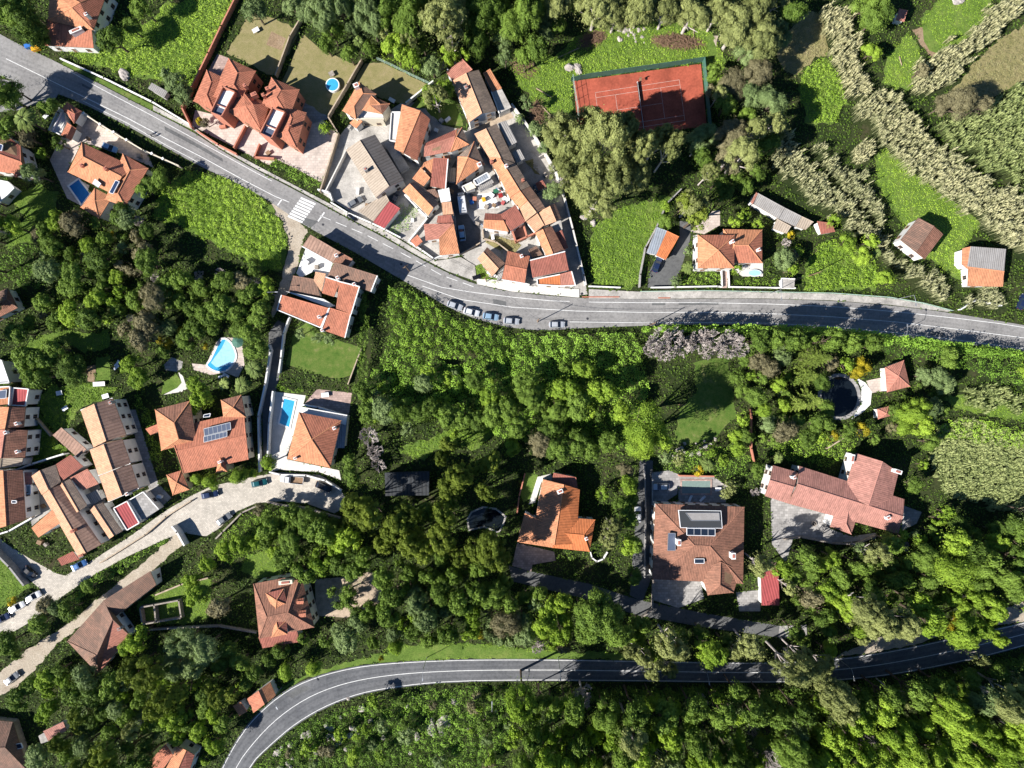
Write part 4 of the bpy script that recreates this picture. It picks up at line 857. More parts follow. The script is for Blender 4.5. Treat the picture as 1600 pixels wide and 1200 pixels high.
# villas along the lower street and lane
h = house('large brown hipped villa with recessed glazed roof terrace', (1090, 850), name='villa'); r = wing(h, 'hip', (1024, 787), (1163, 792), (1161, 912), (1019, 905), 6.2, 'brown', 'brown', r0=(1085, 852), r1=(1109, 853), rise=3.2, door=True); wing(h, 'hip', (1094, 892), (1106, 930), (1146, 926), (1157, 892), 6.2, 'brown', r0=(1126, 878), r1=(1125, 914), rise=2.3)
chimney(h, r, (1061, 848), 10.6, .9, 1.5, 1.6, rz=0); chimney(h, r, (1146, 869), 9.6, 1.0, 1.5, 1.8, rz=0)
zq = [7.7, 7.7, 8.7, 8.7]; t = on_roof(h, r, 'roof_terrace', [(1060, 797), (1126, 798), (1128, 825), (1063, 824)], zq, 'corrdark', t=.25); on_roof(h, t, 'awning', [(1071, 801), (1123, 801), (1124, 813), (1080, 813)], [8.0, 8.0, 8.5, 8.5], 'greysheet', 'steel', t=.3); 
on_roof(h, r, 'skylight', [(1073, 825), (1117, 826), (1117, 837), (1073, 836)], [8.9, 8.9, 9.5, 9.5], 'glass', bars=3, t=.2); on_roof(h, r, 'solar_panel', [(1044, 833), (1055, 833), (1055, 860), (1043, 860)], 8.3, 'solar', 'steel', bars=0); on_roof(h, r, 'skylight', [(1085, 873), (1100, 873), (1100, 880), (1085, 880)], 8.6, 'glass')
simple_house('long red sheet roofed carport beside brown villa', 'shed', (1190, 946), (1218, 946), (1216, 884), (1189, 899), 2.8, 'redsheet', name='carport', cat='carport', win=False, rise=.4)
h = house('bright orange tiled villa with angled wings among pines', (870, 810), name='villa'); r = wing(h, 'gable', (848, 749), (832, 835), (900, 850), (906, 765), 5.2, 'orange', 'brightorange', r0=(881, 757), r1=(866, 852), rise=2.0); chimney(h, r, (875, 768), 7.6, 1.4, .9); wing(h, 'shed', (808, 847), (864, 856), (864, 822), (820, 802), 4.4, 'orange', rise=1.4, door=True); r2 = wing(h, 'hip', (864, 856), (921, 862), (930, 812), (876, 808), 5.0, 'brightorange', r0=(878, 833), r1=(912, 836), rise=1.3); chimney(h, r2, (916, 842), 7.4); wing(h, 'shed', (861, 759), (904, 768), (900, 746), (865, 739), 4.2, 'redbrown', rise=.5)
h = house('brown hipped villa with four dormers beside forecourt', (440, 950), name='villa'); r = wing(h, 'hip', (396, 912), (470, 898), (491, 980), (405, 998), 6.2, 'brown', 'brown', r0=(417, 964), r1=(450, 957), rise=2.8, door=True)
kd = dict(win=False, ov=.15); wing(h, 'pyr', (430, 960), (415, 927), (443, 920), (450, 945), 8.0, 'orange', 'redbrown', r0=(432, 938), rise=1.0, base=6, **kd); wing(h, 'pyr', (424, 996), (431, 966), (448, 969), (449, 991), 7.6, 'orange', 'redbrown', r0=(434, 982), rise=1.0, base=6, **kd); wing(h, 'gable', (463, 944), (474, 944), (475, 934), (464, 936), 7.6, 'terra', rise=.6, base=6, **kd); wing(h, 'gable', (466, 965), (478, 964), (478, 953), (468, 954), 7.6, 'terra', rise=.6, base=6, **kd); chimney(h, r, (446, 910), 9.0, 3.4, .9, 1.4, 'cream', .1); wing(h, 'shed', (410, 1013), (468, 1003), (464, 986), (404, 996), 4.6, 'redbrown', win=False)
h = house('long dusky pink roofed villa with crossing wing and paved court', (1310, 770), name='villa'); k = dict(mat='pink', mat2='pink'); wing(h, 'gable', (1195, 775), (1232, 787), (1247, 738), (1208, 727), 5.4, r0=(1203, 750), r1=(1241, 761), **k); r = wing(h, 'gable', (1232, 787), (1404, 834), (1413, 780), (1249, 728), 5.6, r0=(1246, 756), r1=(1411, 807), door=True, **k); wing(h, 'gable', (1337, 708), (1318, 772), (1391, 792), (1404, 738), 5.8, r0=(1379, 721), r1=(1357, 790), **k); wing(h, 'hip', (1297, 823), (1305, 800), (1340, 806), (1330, 835), 5.2, r0=(1322, 818), r1=(1325, 800), rise=1.2, win=False, **k)
chimney(h, r, (1241, 746), 8.6); chimney(h, r, (1388, 809), 8.0, 1.0, .8); chimney(h, r, (1403, 737), 8.2, 2.0, .9, rz=-.3); chimney(h, r, (1332, 717), 7.0, .8, 2.2, rz=-.2)
h = house('orange roofed garden pavilion beside the round dark pond', (1402, 590), 'pavilion', 'garden_pavilion'); wing(h, 'pyr', (1386, 613), (1383, 574), (1412, 563), (1422, 604), 3.2, 'pinkterra', r0=(1404, 588), rise=1.2, win=False)
h = house('small hexagon like orange roofed gazebo under lime tree', (1385, 648), 'pavilion', 'garden_pavilion'); wing(h, 'pyr', (1372, 655), (1371, 639), (1388, 635), (1398, 648), 2.8, 'pinkterra', r0=(1385, 646), rise=.8, win=False)
simple_house('dark blue corrugated canopy in shade of the pines', 'shed', (602, 775), (670, 774), (671, 737), (601, 739), 2.8, 'corrdark', name='canopy', cat='canopy', win=False, rise=.5, wall='darkmetal')

# old long house at the lower left and neighbours
h = house('long old brown mottled roof beside dirt lane with red hip end', (160, 980)); r = wing(h, 'hip', (105, 1002), (162, 938), (203, 993), (153, 1053), 4.2, 'oldbrown', 'pinkterra', r0=(151, 1024), r1=(176, 968), rise=2.2); chimney(h, r, (186, 983), 7.2, .8, .6, 1.2, 'greywall'); wing(h, 'shed', (177, 966), (244, 914), (235, 893), (162, 939), 4.0, 'oldbrown', rise=1.6)
h = house('brown flat hipped roof with skylights at wooded corner', (0, 1160)); r = wing(h, 'hip', (-60, 1120), (20, 1128), (44, 1205), (-50, 1230), 2.6, 'oldbrown', r0=(-24, 1170), r1=(8, 1168), wall='tanwall', win=False); on_roof(h, r, 'skylight', [(11, 1145), (17, 1146), (18, 1153), (12, 1152)], 3.6, 'glass'); on_roof(h, r, 'skylight', [(23, 1163), (33, 1161), (36, 1168), (26, 1170)], 3.2, 'glass')
h = house('little pink roofed hut among dark shrubs', (85, 1142), 'hut', 'hut'); wing(h, 'shed', (75, 1158), (104, 1142), (99, 1128), (68, 1143), 2.8, 'pink', win=False); wing(h, 'flat', (60, 1150), (70, 1144), (76, 1158), (64, 1162), 2.4, 'concrete', win=False)
h = house('terracotta gabled house with shaded porch at lower wood edge', (270, 1190)); wing(h, 'gable', (250, 1218), (277, 1167), (304, 1180), (290, 1222), 5.0, 'orange', 'redbrown', r0=(270, 1220), r1=(291, 1172)); wing(h, 'shed', (224, 1200), (246, 1214), (270, 1180), (258, 1163), 3.4, 'terra', rise=.5)
h = house('small striped terracotta pergola house beside lower road', (396, 1092), 'house', 'roadside_house'); wing(h, 'shed', (364, 1103), (374, 1119), (386, 1112), (376, 1097), 3.0, 'orange', win=False); wing(h, 'gable', (386, 1092), (396, 1114), (431, 1087), (422, 1066), 3.4, 'terra', 'orange', win=False); 

# plots on the right of the village
h = house('twin hipped orange villa with white chimneys at main road', (1140, 390), name='villa'); wing(h, 'hip', (1130, 358), (1191, 359), (1191, 411), (1132, 411), 4.6, 'orange', 'terra', r0=(1148, 383), r1=(1169, 383), rise=1.9); r = wing(h, 'pyr', (1090, 419), (1090, 367), (1148, 367), (1147, 419), 6.0, 'orange', 'terra', r0=(1122, 391), rise=2.2, door=True); chimney(h, r, (1145, 377), 8.4); chimney(h, r, (1186, 390), 6.6)
h = house('long grey corrugated shed beside tall reeds', (1220, 330), 'shed', 'long_shed'); k = dict(win=False, rise=.4); wing(h, 'shed', (1176, 318), (1217, 342), (1226, 325), (1184, 302), 3.0, 'greysheet', **k); wing(h, 'shed', (1217, 342), (1243, 354), (1252, 338), (1226, 325), 2.8, 'greysheet', **k); wing(h, 'shed', (1243, 354), (1259, 359), (1271, 347), (1252, 338), 2.6, 'tansheet', **k); wing(h, 'shed', (1208, 357), (1229, 365), (1236, 354), (1214, 342), 2.5, 'tansheet', **k); wing(h, 'flat', (1173, 316), (1182, 300), (1184, 303), (1176, 319), 3.4, 'pinkterra', **{**k, 'rise': None})
simple_house('small dark red roofed hut in shade of reeds', 'shed', (1283, 366), (1305, 362), (1300, 349), (1277, 346), 2.6, 'redbrown', name='hut', cat='hut', win=False)
h = house('garage with blue grey sheet and bright orange tiled slopes', (1034, 380), 'garage', 'garage'); wing(h, 'shed', (1010, 395), (1026, 398), (1042, 361), (1026, 355), 3.0, 'bluegrey', rise=.3); wing(h, 'shed', (1025, 399), (1040, 406), (1061, 370), (1042, 361), 3.0, 'brightorange', rise=.4, door=True)
h = house('pinkish brown gabled house alone beside reed belt', (1440, 372)); wing(h, 'gable', (1435, 340), (1407, 375), (1445, 405), (1474, 366), 4.8, 'oldbrown', 'brown', r0=(1459, 353), r1=(1431, 394), slope=.35)
h = house('grey flat roofed shed house with orange lean-to below', (1540, 415)); wing(h, 'flat', (1517, 385), (1572, 389), (1569, 423), (1512, 416), 4.2, 'greysheet', wall='white'); wing(h, 'shed', (1512, 447), (1567, 448), (1569, 424), (1513, 417), 3.0, 'orange', 'brown', rise=.9); wing(h, 'shed', (1503, 413), (1504, 388), (1517, 385), (1512, 420), 3.6, 'orange', rise=.3, win=False)
simple_house('small red roofed hut at edge of allotment', 'shed', (1400, 31), (1413, 34), (1418, 17), (1405, 14), 2.6, 'pinkterra', name='hut', cat='hut', win=False); simple_house('little pale square hut behind roadside wall', 'flat', (1221, 435), (1242, 436), (1241, 450), (1221, 450), 2.6, 'concrete', name='hut', cat='hut', win=False, par=(0, 3), parh=.2)

# old village
h = house('angular house with brown orange hips and white roof balcony', (575, 160)); r = wing(h, 'hip', (535, 173), (561, 128), (588, 147), (556, 186), 6.5, 'orange', 'oldbrown', r0=(553, 166), r1=(567, 146), wall='white'); wing(h, 'hip', (566, 172), (579, 149), (609, 162), (597, 178), 6.6, 'orange', 'brown', r0=(577, 164), r1=(594, 163), wall='cream'); chimney(h, r, (556, 133), 8.6, 1.2, 1.0); wing(h, 'flat', (556, 186), (568, 172), (597, 177), (600, 186), 5.2, 'whiteconcrete', wall='cream', par=(3,)); wing(h, 'shed', (546, 192), (556, 201), (566, 190), (556, 184), 3.6, 'orange', win=False)
h = house('long bright orange gabled house with white side terrace', (640, 205)); wing(h, 'gable', (628, 163), (616, 232), (652, 251), (672, 186), 6.0, 'orange', 'terra', r0=(657, 173), r1=(630, 239), door=True); wing(h, 'flat', (612, 176), (626, 176), (622, 222), (609, 220), 4.4, 'paleconcrete', par=(0, 3, 2), win=False)
h = house('big long building with tan slope and black ridged slope', (586, 260), 'building', 'long_building'); r = wing(h, 'gable', (540, 234), (587, 309), (631, 281), (586, 210), 6.4, 'tansheet', 'slate', r0=(562, 219), r1=(608, 291), wall='paleconcrete', slope=.35); chimney(h, r, (571, 264), 8.8, .8, .8, 1.4, 'greywall'); 
simple_house('grey sheet canopy beside the red sheet roof', 'shed', (583, 346), (559, 329), (602, 303), (608, 314), 3.0, 'tansheet', name='canopy', cat='canopy', win=False, rise=.6); simple_house('red sheet roofed store at village street wall', 'shed', (583, 347), (600, 357), (625, 326), (608, 315), 3.2, 'redsheet', name='store', cat='shed', win=False, rise=.4)
simple_house('small orange roofed house above narrow tan gable', 'shed', (644, 279), (662, 291), (672, 278), (657, 262), 5.2, 'orange', rise=.6); h = house('narrow gable with tan slope and dark slope beside white allotment wall', (657, 308)); wing(h, 'gable', (629, 298), (669, 337), (686, 318), (650, 279), 4.8, 'orange', 'weathered', r0=(640, 287), r1=(677, 325), rise=1.5)
simple_house('rectangular red brown roofed house at top of village street', 'shed', (672, 291), (696, 295), (700, 248), (677, 247), 5.4, 'redbrown', rise=.4, par=(1,), parh=.1); simple_house('little orange gable squeezed beside red brown rectangle', 'shed', (658, 262), (674, 276), (677, 248), (662, 255), 5.0, 'orange', win=False, rise=.3)
h = house('pinkish gabled house with orange hip end below shaded yard', (695, 222)); wing(h, 'gable', (662, 245), (707, 236), (717, 200), (666, 223), 5.6, 'pinkterra', 'redbrown', r0=(663, 230), r1=(711, 213), rise=1.2); wing(h, 'pyr', (704, 238), (713, 203), (722, 199), (733, 226), 5.8, 'orange', 'weathered', r0=(713, 214), rise=1.2)
h = house('pointed hipped house with orange and dark slopes on village street', (732, 255)); r = wing(h, 'pyr', (713, 288), (715, 245), (741, 221), (757, 257), 5.6, 'orange', 'weathered', r0=(731, 246), rise=1.8, door=True); chimney(h, r, (749, 257), 6.6, 1.0, 1.0)
simple_house('grey flat roof with parapet beside pointed hipped house', 'flat', (740, 282), (761, 270), (766, 278), (745, 290), 4.2, 'bluegrey', par=(0, 1, 2, 3), name='flat_roofed_house', parh=.3, win=False); simple_house('cream flat roof terrace above cluttered courtyard', 'flat', (722, 292), (737, 285), (744, 293), (727, 300), 3.8, 'cream', name='terrace_building', par=(0, 3), parh=.3, win=False)
h = house('long house with orange and dark brown slopes at top of village', (740, 145)); r = wing(h, 'gable', (706, 126), (733, 191), (776, 173), (748, 109), 6.0, 'tan', 'weathered', r0=(728, 114), r1=(753, 177), door=True); chimney(h, r, (728, 136), 8.2, .8, .8, 1.2, 'greywall'); wing(h, 'shed', (697, 113), (708, 127), (738, 109), (722, 92), 5.6, 'pinkterra', rise=.3); wing(h, 'shed', (770, 145), (784, 138), (766, 108), (755, 115), 4.0, 'orange', rise=.5, win=False); wing(h, 'flat', (768, 144), (784, 139), (799, 168), (780, 177), 4.2, 'concrete', par=(3,), parh=.3)
h = house('top house of curving village row, tan and mottled slopes', (770, 225)); wing(h, 'gable', (741, 209), (764, 246), (806, 256), (776, 193), 5.4, 'tan', 'weathered', r0=(759, 201), r1=(784, 250)); wing(h, 'shed', (795, 229), (808, 222), (791, 189), (778, 193), 4.4, 'greysheet', rise=.2, win=False); wing(h, 'flat', (800, 237), (812, 233), (820, 248), (807, 255), 4.0, 'greysheet', win=False)
h = house('bright orange house of curving village row below the tan one', (796, 275)); r = wing(h, 'gable', (764, 246), (796, 309), (828, 291), (806, 256), 5.6, 'orange', 'weathered', r0=(781, 247), r1=(812, 298)); chimney(h, r, (791, 259), 8.2); chimney(h, r, (817, 281), 7.2, .6, .6, .8, 'terrawall'); chimney(h, r, (768, 252), 7.0, .7, .7, 1.0, 'terrawall')
VR = 'house of curving village row, '
h = house('short orange and brown house of curving village row', (819, 307)); wing(h, 'gable', (797, 309), (811, 325), (841, 308), (828, 291), 5.4, 'orange', 'oldbrown', r0=(812, 298), r1=(824, 314)); h = house('house with pale tan slope and ridged slope in curving village row', (831, 328)); wing(h, 'gable', (811, 325), (821, 346), (852, 325), (841, 308), 5.2, 'tan', 'corr', r0=(824, 314), r1=(838, 332)); simple_house('single tan slope tucked into the curving village row', 'shed', (822, 346), (836, 363), (850, 352), (839, 333), 4.8, 'tan', rise=.5)
h = house('small gable standing across the curving village row', (858, 336)); wing(h, 'gable', (841, 331), (849, 353), (877, 341), (867, 318), 5.0, 'tan', 'corr', r0=(859, 322), r1=(869, 346), rise=1.0); h = house('lower house of curving village row with orange and brown slopes', (857, 376)); wing(h, 'gable', (836, 364), (854, 401), (881, 390), (862, 353), 5.4, 'orange', 'brown', r0=(848, 358), r1=(864, 396)); wing(h, 'shed', (880, 391), (888, 387), (878, 360), (866, 365), 4.0, 'redbrown', rise=.3, win=False); wing(h, 'flat', (860, 352), (876, 342), (879, 358), (866, 365), 3.8, 'concrete', win=False)
simple_house('square dark red roofed house beside roofless terracotta walls', 'shed', (798, 361), (821, 346), (806, 321), (782, 336), 5.2, 'redbrown', rise=.6); h = house('gabled house with red brown and orange slopes on white walls', (773, 346)); wing(h, 'gable', (755, 356), (795, 362), (783, 334), (758, 333), 4.8, 'orange', 'redbrown', r0=(756, 344), r1=(787, 345), rise=1.2)
h = house('old tan gabled cottage beside grass strip at street', (767, 409), 'cottage', 'cottage'); wing(h, 'gable', (746, 404), (769, 432), (789, 411), (761, 386), 3.6, 'tan', 'oldbrown', r0=(755, 394), r1=(779, 420), wall='tanwall')
h = house('red orange gabled house with white edges at village street corner', (806, 417)); r = wing(h, 'gable', (784, 437), (820, 443), (828, 400), (793, 392), 4.8, 'terra', 'terra', r0=(789, 414), r1=(823, 421), rise=1.2, par=(0,), door=True); chimney(h, r, (815, 400), 6.4)
simple_house('wide dark red roof above bright orange roof terrace', 'shed', (832, 434), (889, 422), (883, 393), (828, 407), 5.2, 'redbrown', rise=.9, par=(2,), parh=.15); simple_house('bright orange roof terrace with white front wall', 'flat', (839, 436), (875, 429), (876, 447), (840, 445), 4.2, 'brightorange', name='roof_terrace_house', par=(0, 2, 3), parh=.3); simple_house('pink roofed corner house where lane meets main road', 'shed', (876, 447), (899, 446), (893, 424), (875, 429), 4.4, 'pinkterra', rise=.4, par=(1, 0), parh=.2, door=True)
h = house('house with pink slope and orange slope between street and alley', (690, 372)); wing(h, 'shed', (665, 376), (662, 350), (707, 349), (686, 373), 4.6, 'pinkterra', rise=.5); wing(h, 'shed', (687, 399), (718, 396), (709, 350), (686, 373), 4.8, 'orange', rise=.6)
simple_house('small tan roof beside white flat terrace on alley', 'shed', (692, 336), (709, 337), (705, 316), (690, 317), 4.4, 'tan', win=False); simple_house('small red brown roof above pink and orange house', 'shed', (682, 348), (709, 349), (705, 336), (684, 338), 4.4, 'redbrown', win=False); simple_house('white flat roof terrace beside village street', 'flat', (684, 297), (701, 294), (704, 314), (689, 316), 4.6, 'whiteconcrete', name='terrace_building', par=(1, 2)); simple_house('tiny brown roof between dark slope and white terrace', 'shed', (677, 314), (687, 307), (680, 295), (667, 298), 4.2, 'oldbrown', win=False); simple_house('little terracotta porch roof at white street wall', 'shed', (650, 386), (641, 376), (652, 367), (660, 378), 2.8, 'terra', name='porch', cat='porch', win=False)

simple_house('grey slab roofed store behind white end of bright orange house', 'flat', (600, 224), (612, 218), (640, 262), (626, 270), 2.6, 'concrete', name='store', cat='shed', win=False)
simple_house('small tan flat roof at top of narrow village alley', 'flat', (701, 262), (712, 262), (711, 284), (699, 283), 2.8, 'tansheet', name='annex', win=False); simple_house('tiny red tiled shelter beside village lane wall', 'shed', (842, 298), (854, 292), (848, 282), (837, 287), 2.5, 'redbrown', name='shelter', cat='shed', win=False); simple_house('narrow grey lean-to below the pointed hipped house', 'shed', (748, 298), (772, 285), (768, 279), (746, 291), 2.8, 'greysheet', name='annex', win=False, rise=.3); simple_house('little orange roof in yard below pinkish gabled house', 'shed', (690, 252), (704, 250), (703, 243), (690, 245), 3.0, 'orange', name='annex', win=False, rise=.3); simple_house('small brown roof beside roofless terracotta walls', 'shed', (838, 384), (848, 398), (832, 402), (826, 390), 3.0, 'oldbrown', name='annex', win=False, rise=.3); simple_house('grey corrugated lean-to between cottage and red orange house', 'shed', (776, 440), (784, 434), (788, 416), (778, 424), 2.6, 'greysheet', name='annex', win=False, rise=.3)
# ------------------------------------------------------------------ vegetation
def leaf_quads(c, n, size, asp=0.7, rng=NR):
    """kite-shaped leaves at centres c (k,3) facing n (k,3)"""
    k = c.shape[0]
    n = n / np.maximum(1e-6, np.linalg.norm(n, axis=1))[:, None]
    t = rng.normal(size=(k, 3)); t -= n * (t * n).sum(1)[:, None]; t /= np.maximum(1e-6, np.linalg.norm(t, axis=1))[:, None]
    b = np.cross(n, t); s = size[:, None]
    sag = n * s * 0.12
    return np.stack([c - t * s * 0.5 - sag, c - b * s * 0.5 * asp, c + t * s * 0.5 - sag, c + b * s * 0.5 * asp], axis=1)

def crown(sp, Rr, seed):
    """crown of radius Rr; returns quads (k,4,3), tint (k,), crown mid height"""
    rng = np.random.RandomState(seed)
    pr = dict(o=(1.0, 0.30, 1.4, .36, 1.05), p=(.55, .215, 2.6, .28, 1.15), g=(1.0, 0.27, 1.6, .30, 1.0), l=(1.0, .27, 1.6, .34, 1.1), e=(1.0, .22, 2.1, .30, 1.25), r=(1.0, .33, 1.0, .32, .8), y=(1.0, .34, 1.0, .32, .8), c=(.9, .5, .5, .30, 1.0))[sp]
    dens, lr, nl, ls, hf = pr; ls *= .86
    nl = max(6, int(nl * 13 * (0.75 if Rr < 3 else 1.25)))
    hgt = Rr * hf
    zc = Rr * 0.95 + (2.2 if sp in 'ep' else 0.9)
    C = []; Nn = []; Tn = []; Sz = []
    ang0 = rng.uniform(0, 6.28); el = rng.uniform(0.82, 1.0)
    for i in range(nl):
        a = rng.uniform(0, 2 * math.pi); q = math.sqrt(rng.uniform(0, 1)); 
        rr = Rr * (lr * rng.uniform(.75, 1.25)); 
        rad = (Rr - rr * 0.75) * q
        zz = zc + hgt * (0.55 * math.sqrt(max(0, 1 - q * q)) - 0.15 + rng.uniform(-.16, .16))
        x = rad * math.cos(a); y = rad * math.sin(a) * el
        k = int(4 * math.pi * rr * rr / (ls * ls * 0.30) * 0.80)
        k = max(24, min(k, 1100))
        d = rng.normal(size=(k, 3)); d /= np.linalg.norm(d, axis=1)[:, None]; d[:, 2] = np.where(d[:, 2] < -0.35, -d[:, 2], d[:, 2])
        shell = rr * (0.72 + 0.36 * rng.uniform(size=k) ** .6)
        wob = 1 + 0.22 * np.sin(d[:, 0] * 5 + i) * np.cos(d[:, 1] * 6 + 2 * i)
        p = d * (shell * wob)[:, None] * np.array([1, 1, .85]) + np.array([x, y, zz])
        C.append(p); Nn.append(d + rng.normal(size=(k, 3)) * .34 + np.array([0, 0, .12])); Tn.append(np.clip(rng.uniform(0, .5) + rng.uniform(-.15, .5, size=k), 0, 1)); Sz.append(ls * rng.uniform(.55, 1.25, size=k))
    # loose sprays that break the outline
    k = int(70 * Rr); a = rng.uniform(0, 6.28, k); q = rng.uniform(.75, 1.12, k) * Rr
    p = np.stack([q * np.cos(a), q * np.sin(a) * el, zc + hgt * rng.uniform(-.35, .35, k)], 1)
    C.append(p); Nn.append(rng.normal(size=(k, 3)) + np.array([0, 0, .8])); Tn.append(rng.uniform(0, 1, k)); Sz.append(ls * rng.uniform(.5, 1.0, k))
    C = np.concatenate(C); Nn = np.concatenate(Nn); Tn = np.concatenate(Tn); Sz = np.concatenate(Sz)
    return leaf_quads(C, Nn, Sz, .75, rng), Tn, zc

def trunk_mesh(zc, Rr, seed, mat):
    rr = random.Random(seed); m = MB(); w = 0.05 * Rr + .06
    m.tube((0, 0, -0.1), (0.1, 0.05, zc * .55), w * 1.25, w * .9, 7); 
    for i in range(5):
        a = i * 1.257 + rr.uniform(-.4, .4); L = Rr * rr.uniform(.45, .75)
        p = Vector((0.1, 0.05, zc * rr.uniform(.4, .55))); q = p + Vector((math.cos(a) * L * .6, math.sin(a) * L * .6, L * .55)); s = q + Vector((math.cos(a) * L * .45, math.sin(a) * L * .45, L * .35))
        m.tube(p, q, w * .65, w * .4, 5); m.tube(q, s, w * .4, w * .14, 4)
    m.tube((0.1, 0.05, zc * .55), (0.15, 0.1, zc * 1.1), w * .8, w * .25, 6)
    return m.mesh('trunk', [MATS[mat]])

def bare_crown(Rr, seed):
    rng = random.Random(seed); m = MB()
    def br(p, d, L, w, lv):
        q = p + d * L; m.tube(p, q, max(w, .034), max(w * .62, .026), 4 if lv < 2 else 3, cap=False)
        if lv >= 5: return
        n = 3 if lv < 4 else 4
        for _ in range(n):
            e = (d + Vector((rng.uniform(-1, 1), rng.uniform(-1, 1), rng.uniform(-.4, .45))) * .6).normalized(); br(p + d * L * rng.uniform(.55, 1.0), e, L * rng.uniform(.6, .8), w * .55, lv + 1)
    for i in range(6):
        a = i * 1.05 + rng.uniform(-.3, .3); br(Vector((0, 0, Rr * .55)), Vector((math.cos(a), math.sin(a), rng.uniform(.35, .9))).normalized(), Rr * .33, .11, 0)
    return m.mesh('crown', [MATS['greybark']]), Rr * .9

def star_crown(Rr, seed):
    """whorled conifer: drooping feathered branches"""
    rng = np.random.RandomState(seed); Q = []; T = []
    z0 = 1.5; top = z0 + Rr * 2.6
    for w in range(9):
        f = w / 8.0; z = z0 + (top - z0) * f; L = Rr * (1.03 - .88 * f); nb = int(13 - 6 * f); a0 = rng.uniform(0, 6.28)
        for i in range(nb):
            a = a0 + i * 2 * math.pi / nb + rng.uniform(-.12, .12); l = L * rng.uniform(.8, 1.08); k = max(8, int(l * 26)); t = rng.uniform(.08, 1, k)
            r = l * t; zz = z + .15 * l - .34 * l * t * t
            wd = .34 * l * (1 - t * .75) * rng.uniform(-1, 1, k) * .6
            c = np.stack([r * math.cos(a) - wd * math.sin(a), r * math.sin(a) + wd * math.cos(a), zz + rng.uniform(-.1, .1, k)], 1)
            Q.append(leaf_quads(c, rng.normal(size=(k, 3)) * .5 + np.array([0, 0, 1]), rng.uniform(.22, .5, k), .38, rng)); T.append(np.clip(rng.uniform(0, .5) + rng.uniform(-.1, .5, k), 0, 1))
    return np.concatenate(Q), np.concatenate(T), z0 + Rr * .8

def palm_crown(Rr, seed):
    rng = np.random.RandomState(seed); Q = []; T = []; z = 2.6 + Rr * .5
    for i in range(34):
        a = i * 2.399 + rng.uniform(-.2, .2); up = rng.uniform(.05, .95); l = Rr * rng.uniform(.85, 1.1) * (1 - .3 * up); k = 40; t = np.linspace(.1, 1, k)
        r = l * t; zz = z + l * (up * t - (.45 + up * .6) * t * t)
        for s in (-1, 1):
            wl = .3 * l * np.sin(np.pi * (t * .85 + .1)) * .55
            p0 = np.stack([r * math.cos(a), r * math.sin(a), zz], 1); dirv = np.array([math.cos(a) * .55 - s * math.sin(a), math.sin(a) * .55 + s * math.cos(a), -.3])
            p1 = p0 + dirv * wl[:, None]; wv = np.array([math.cos(a), math.sin(a), 0]) * .055
            Q.append(np.stack([p0 - wv, p0 + wv, p1 + wv * .6, p1 - wv * .4], 1)); T.append(rng.uniform(.1, .9, k))
    return np.concatenate(Q), np.concatenate(T), z

VAR = {}
SIZES = (1.7, 3.2, 5.2)
for si, Rr in enumerate(SIZES):
    for spi, sp in enumerate('opglerycbsP'):
        nv = 3 if sp in 'opgle' else 2
        for v in range(nv):
            seed = 1000 * si + 50 * spi + v
            if sp == 'b': me, zc = bare_crown(Rr, seed)
            elif sp == 's': q, t, zc = star_crown(Rr, seed); me = quads('crown', q, MATS['leaf_s'], t)
            elif sp == 'P': q, t, zc = palm_crown(Rr, seed); me = quads('crown', q, MATS['leaf_P'], t)
            else: q, t, zc = crown(sp, Rr, seed); me = quads('crown', q, MATS['leaf_' + ('l' if sp == 'c' else sp)], t)
            VAR[(sp, si, v)] = (me, trunk_mesh(zc, Rr, seed, 'greybark' if sp in 'be' else 'bark'), zc, nv)

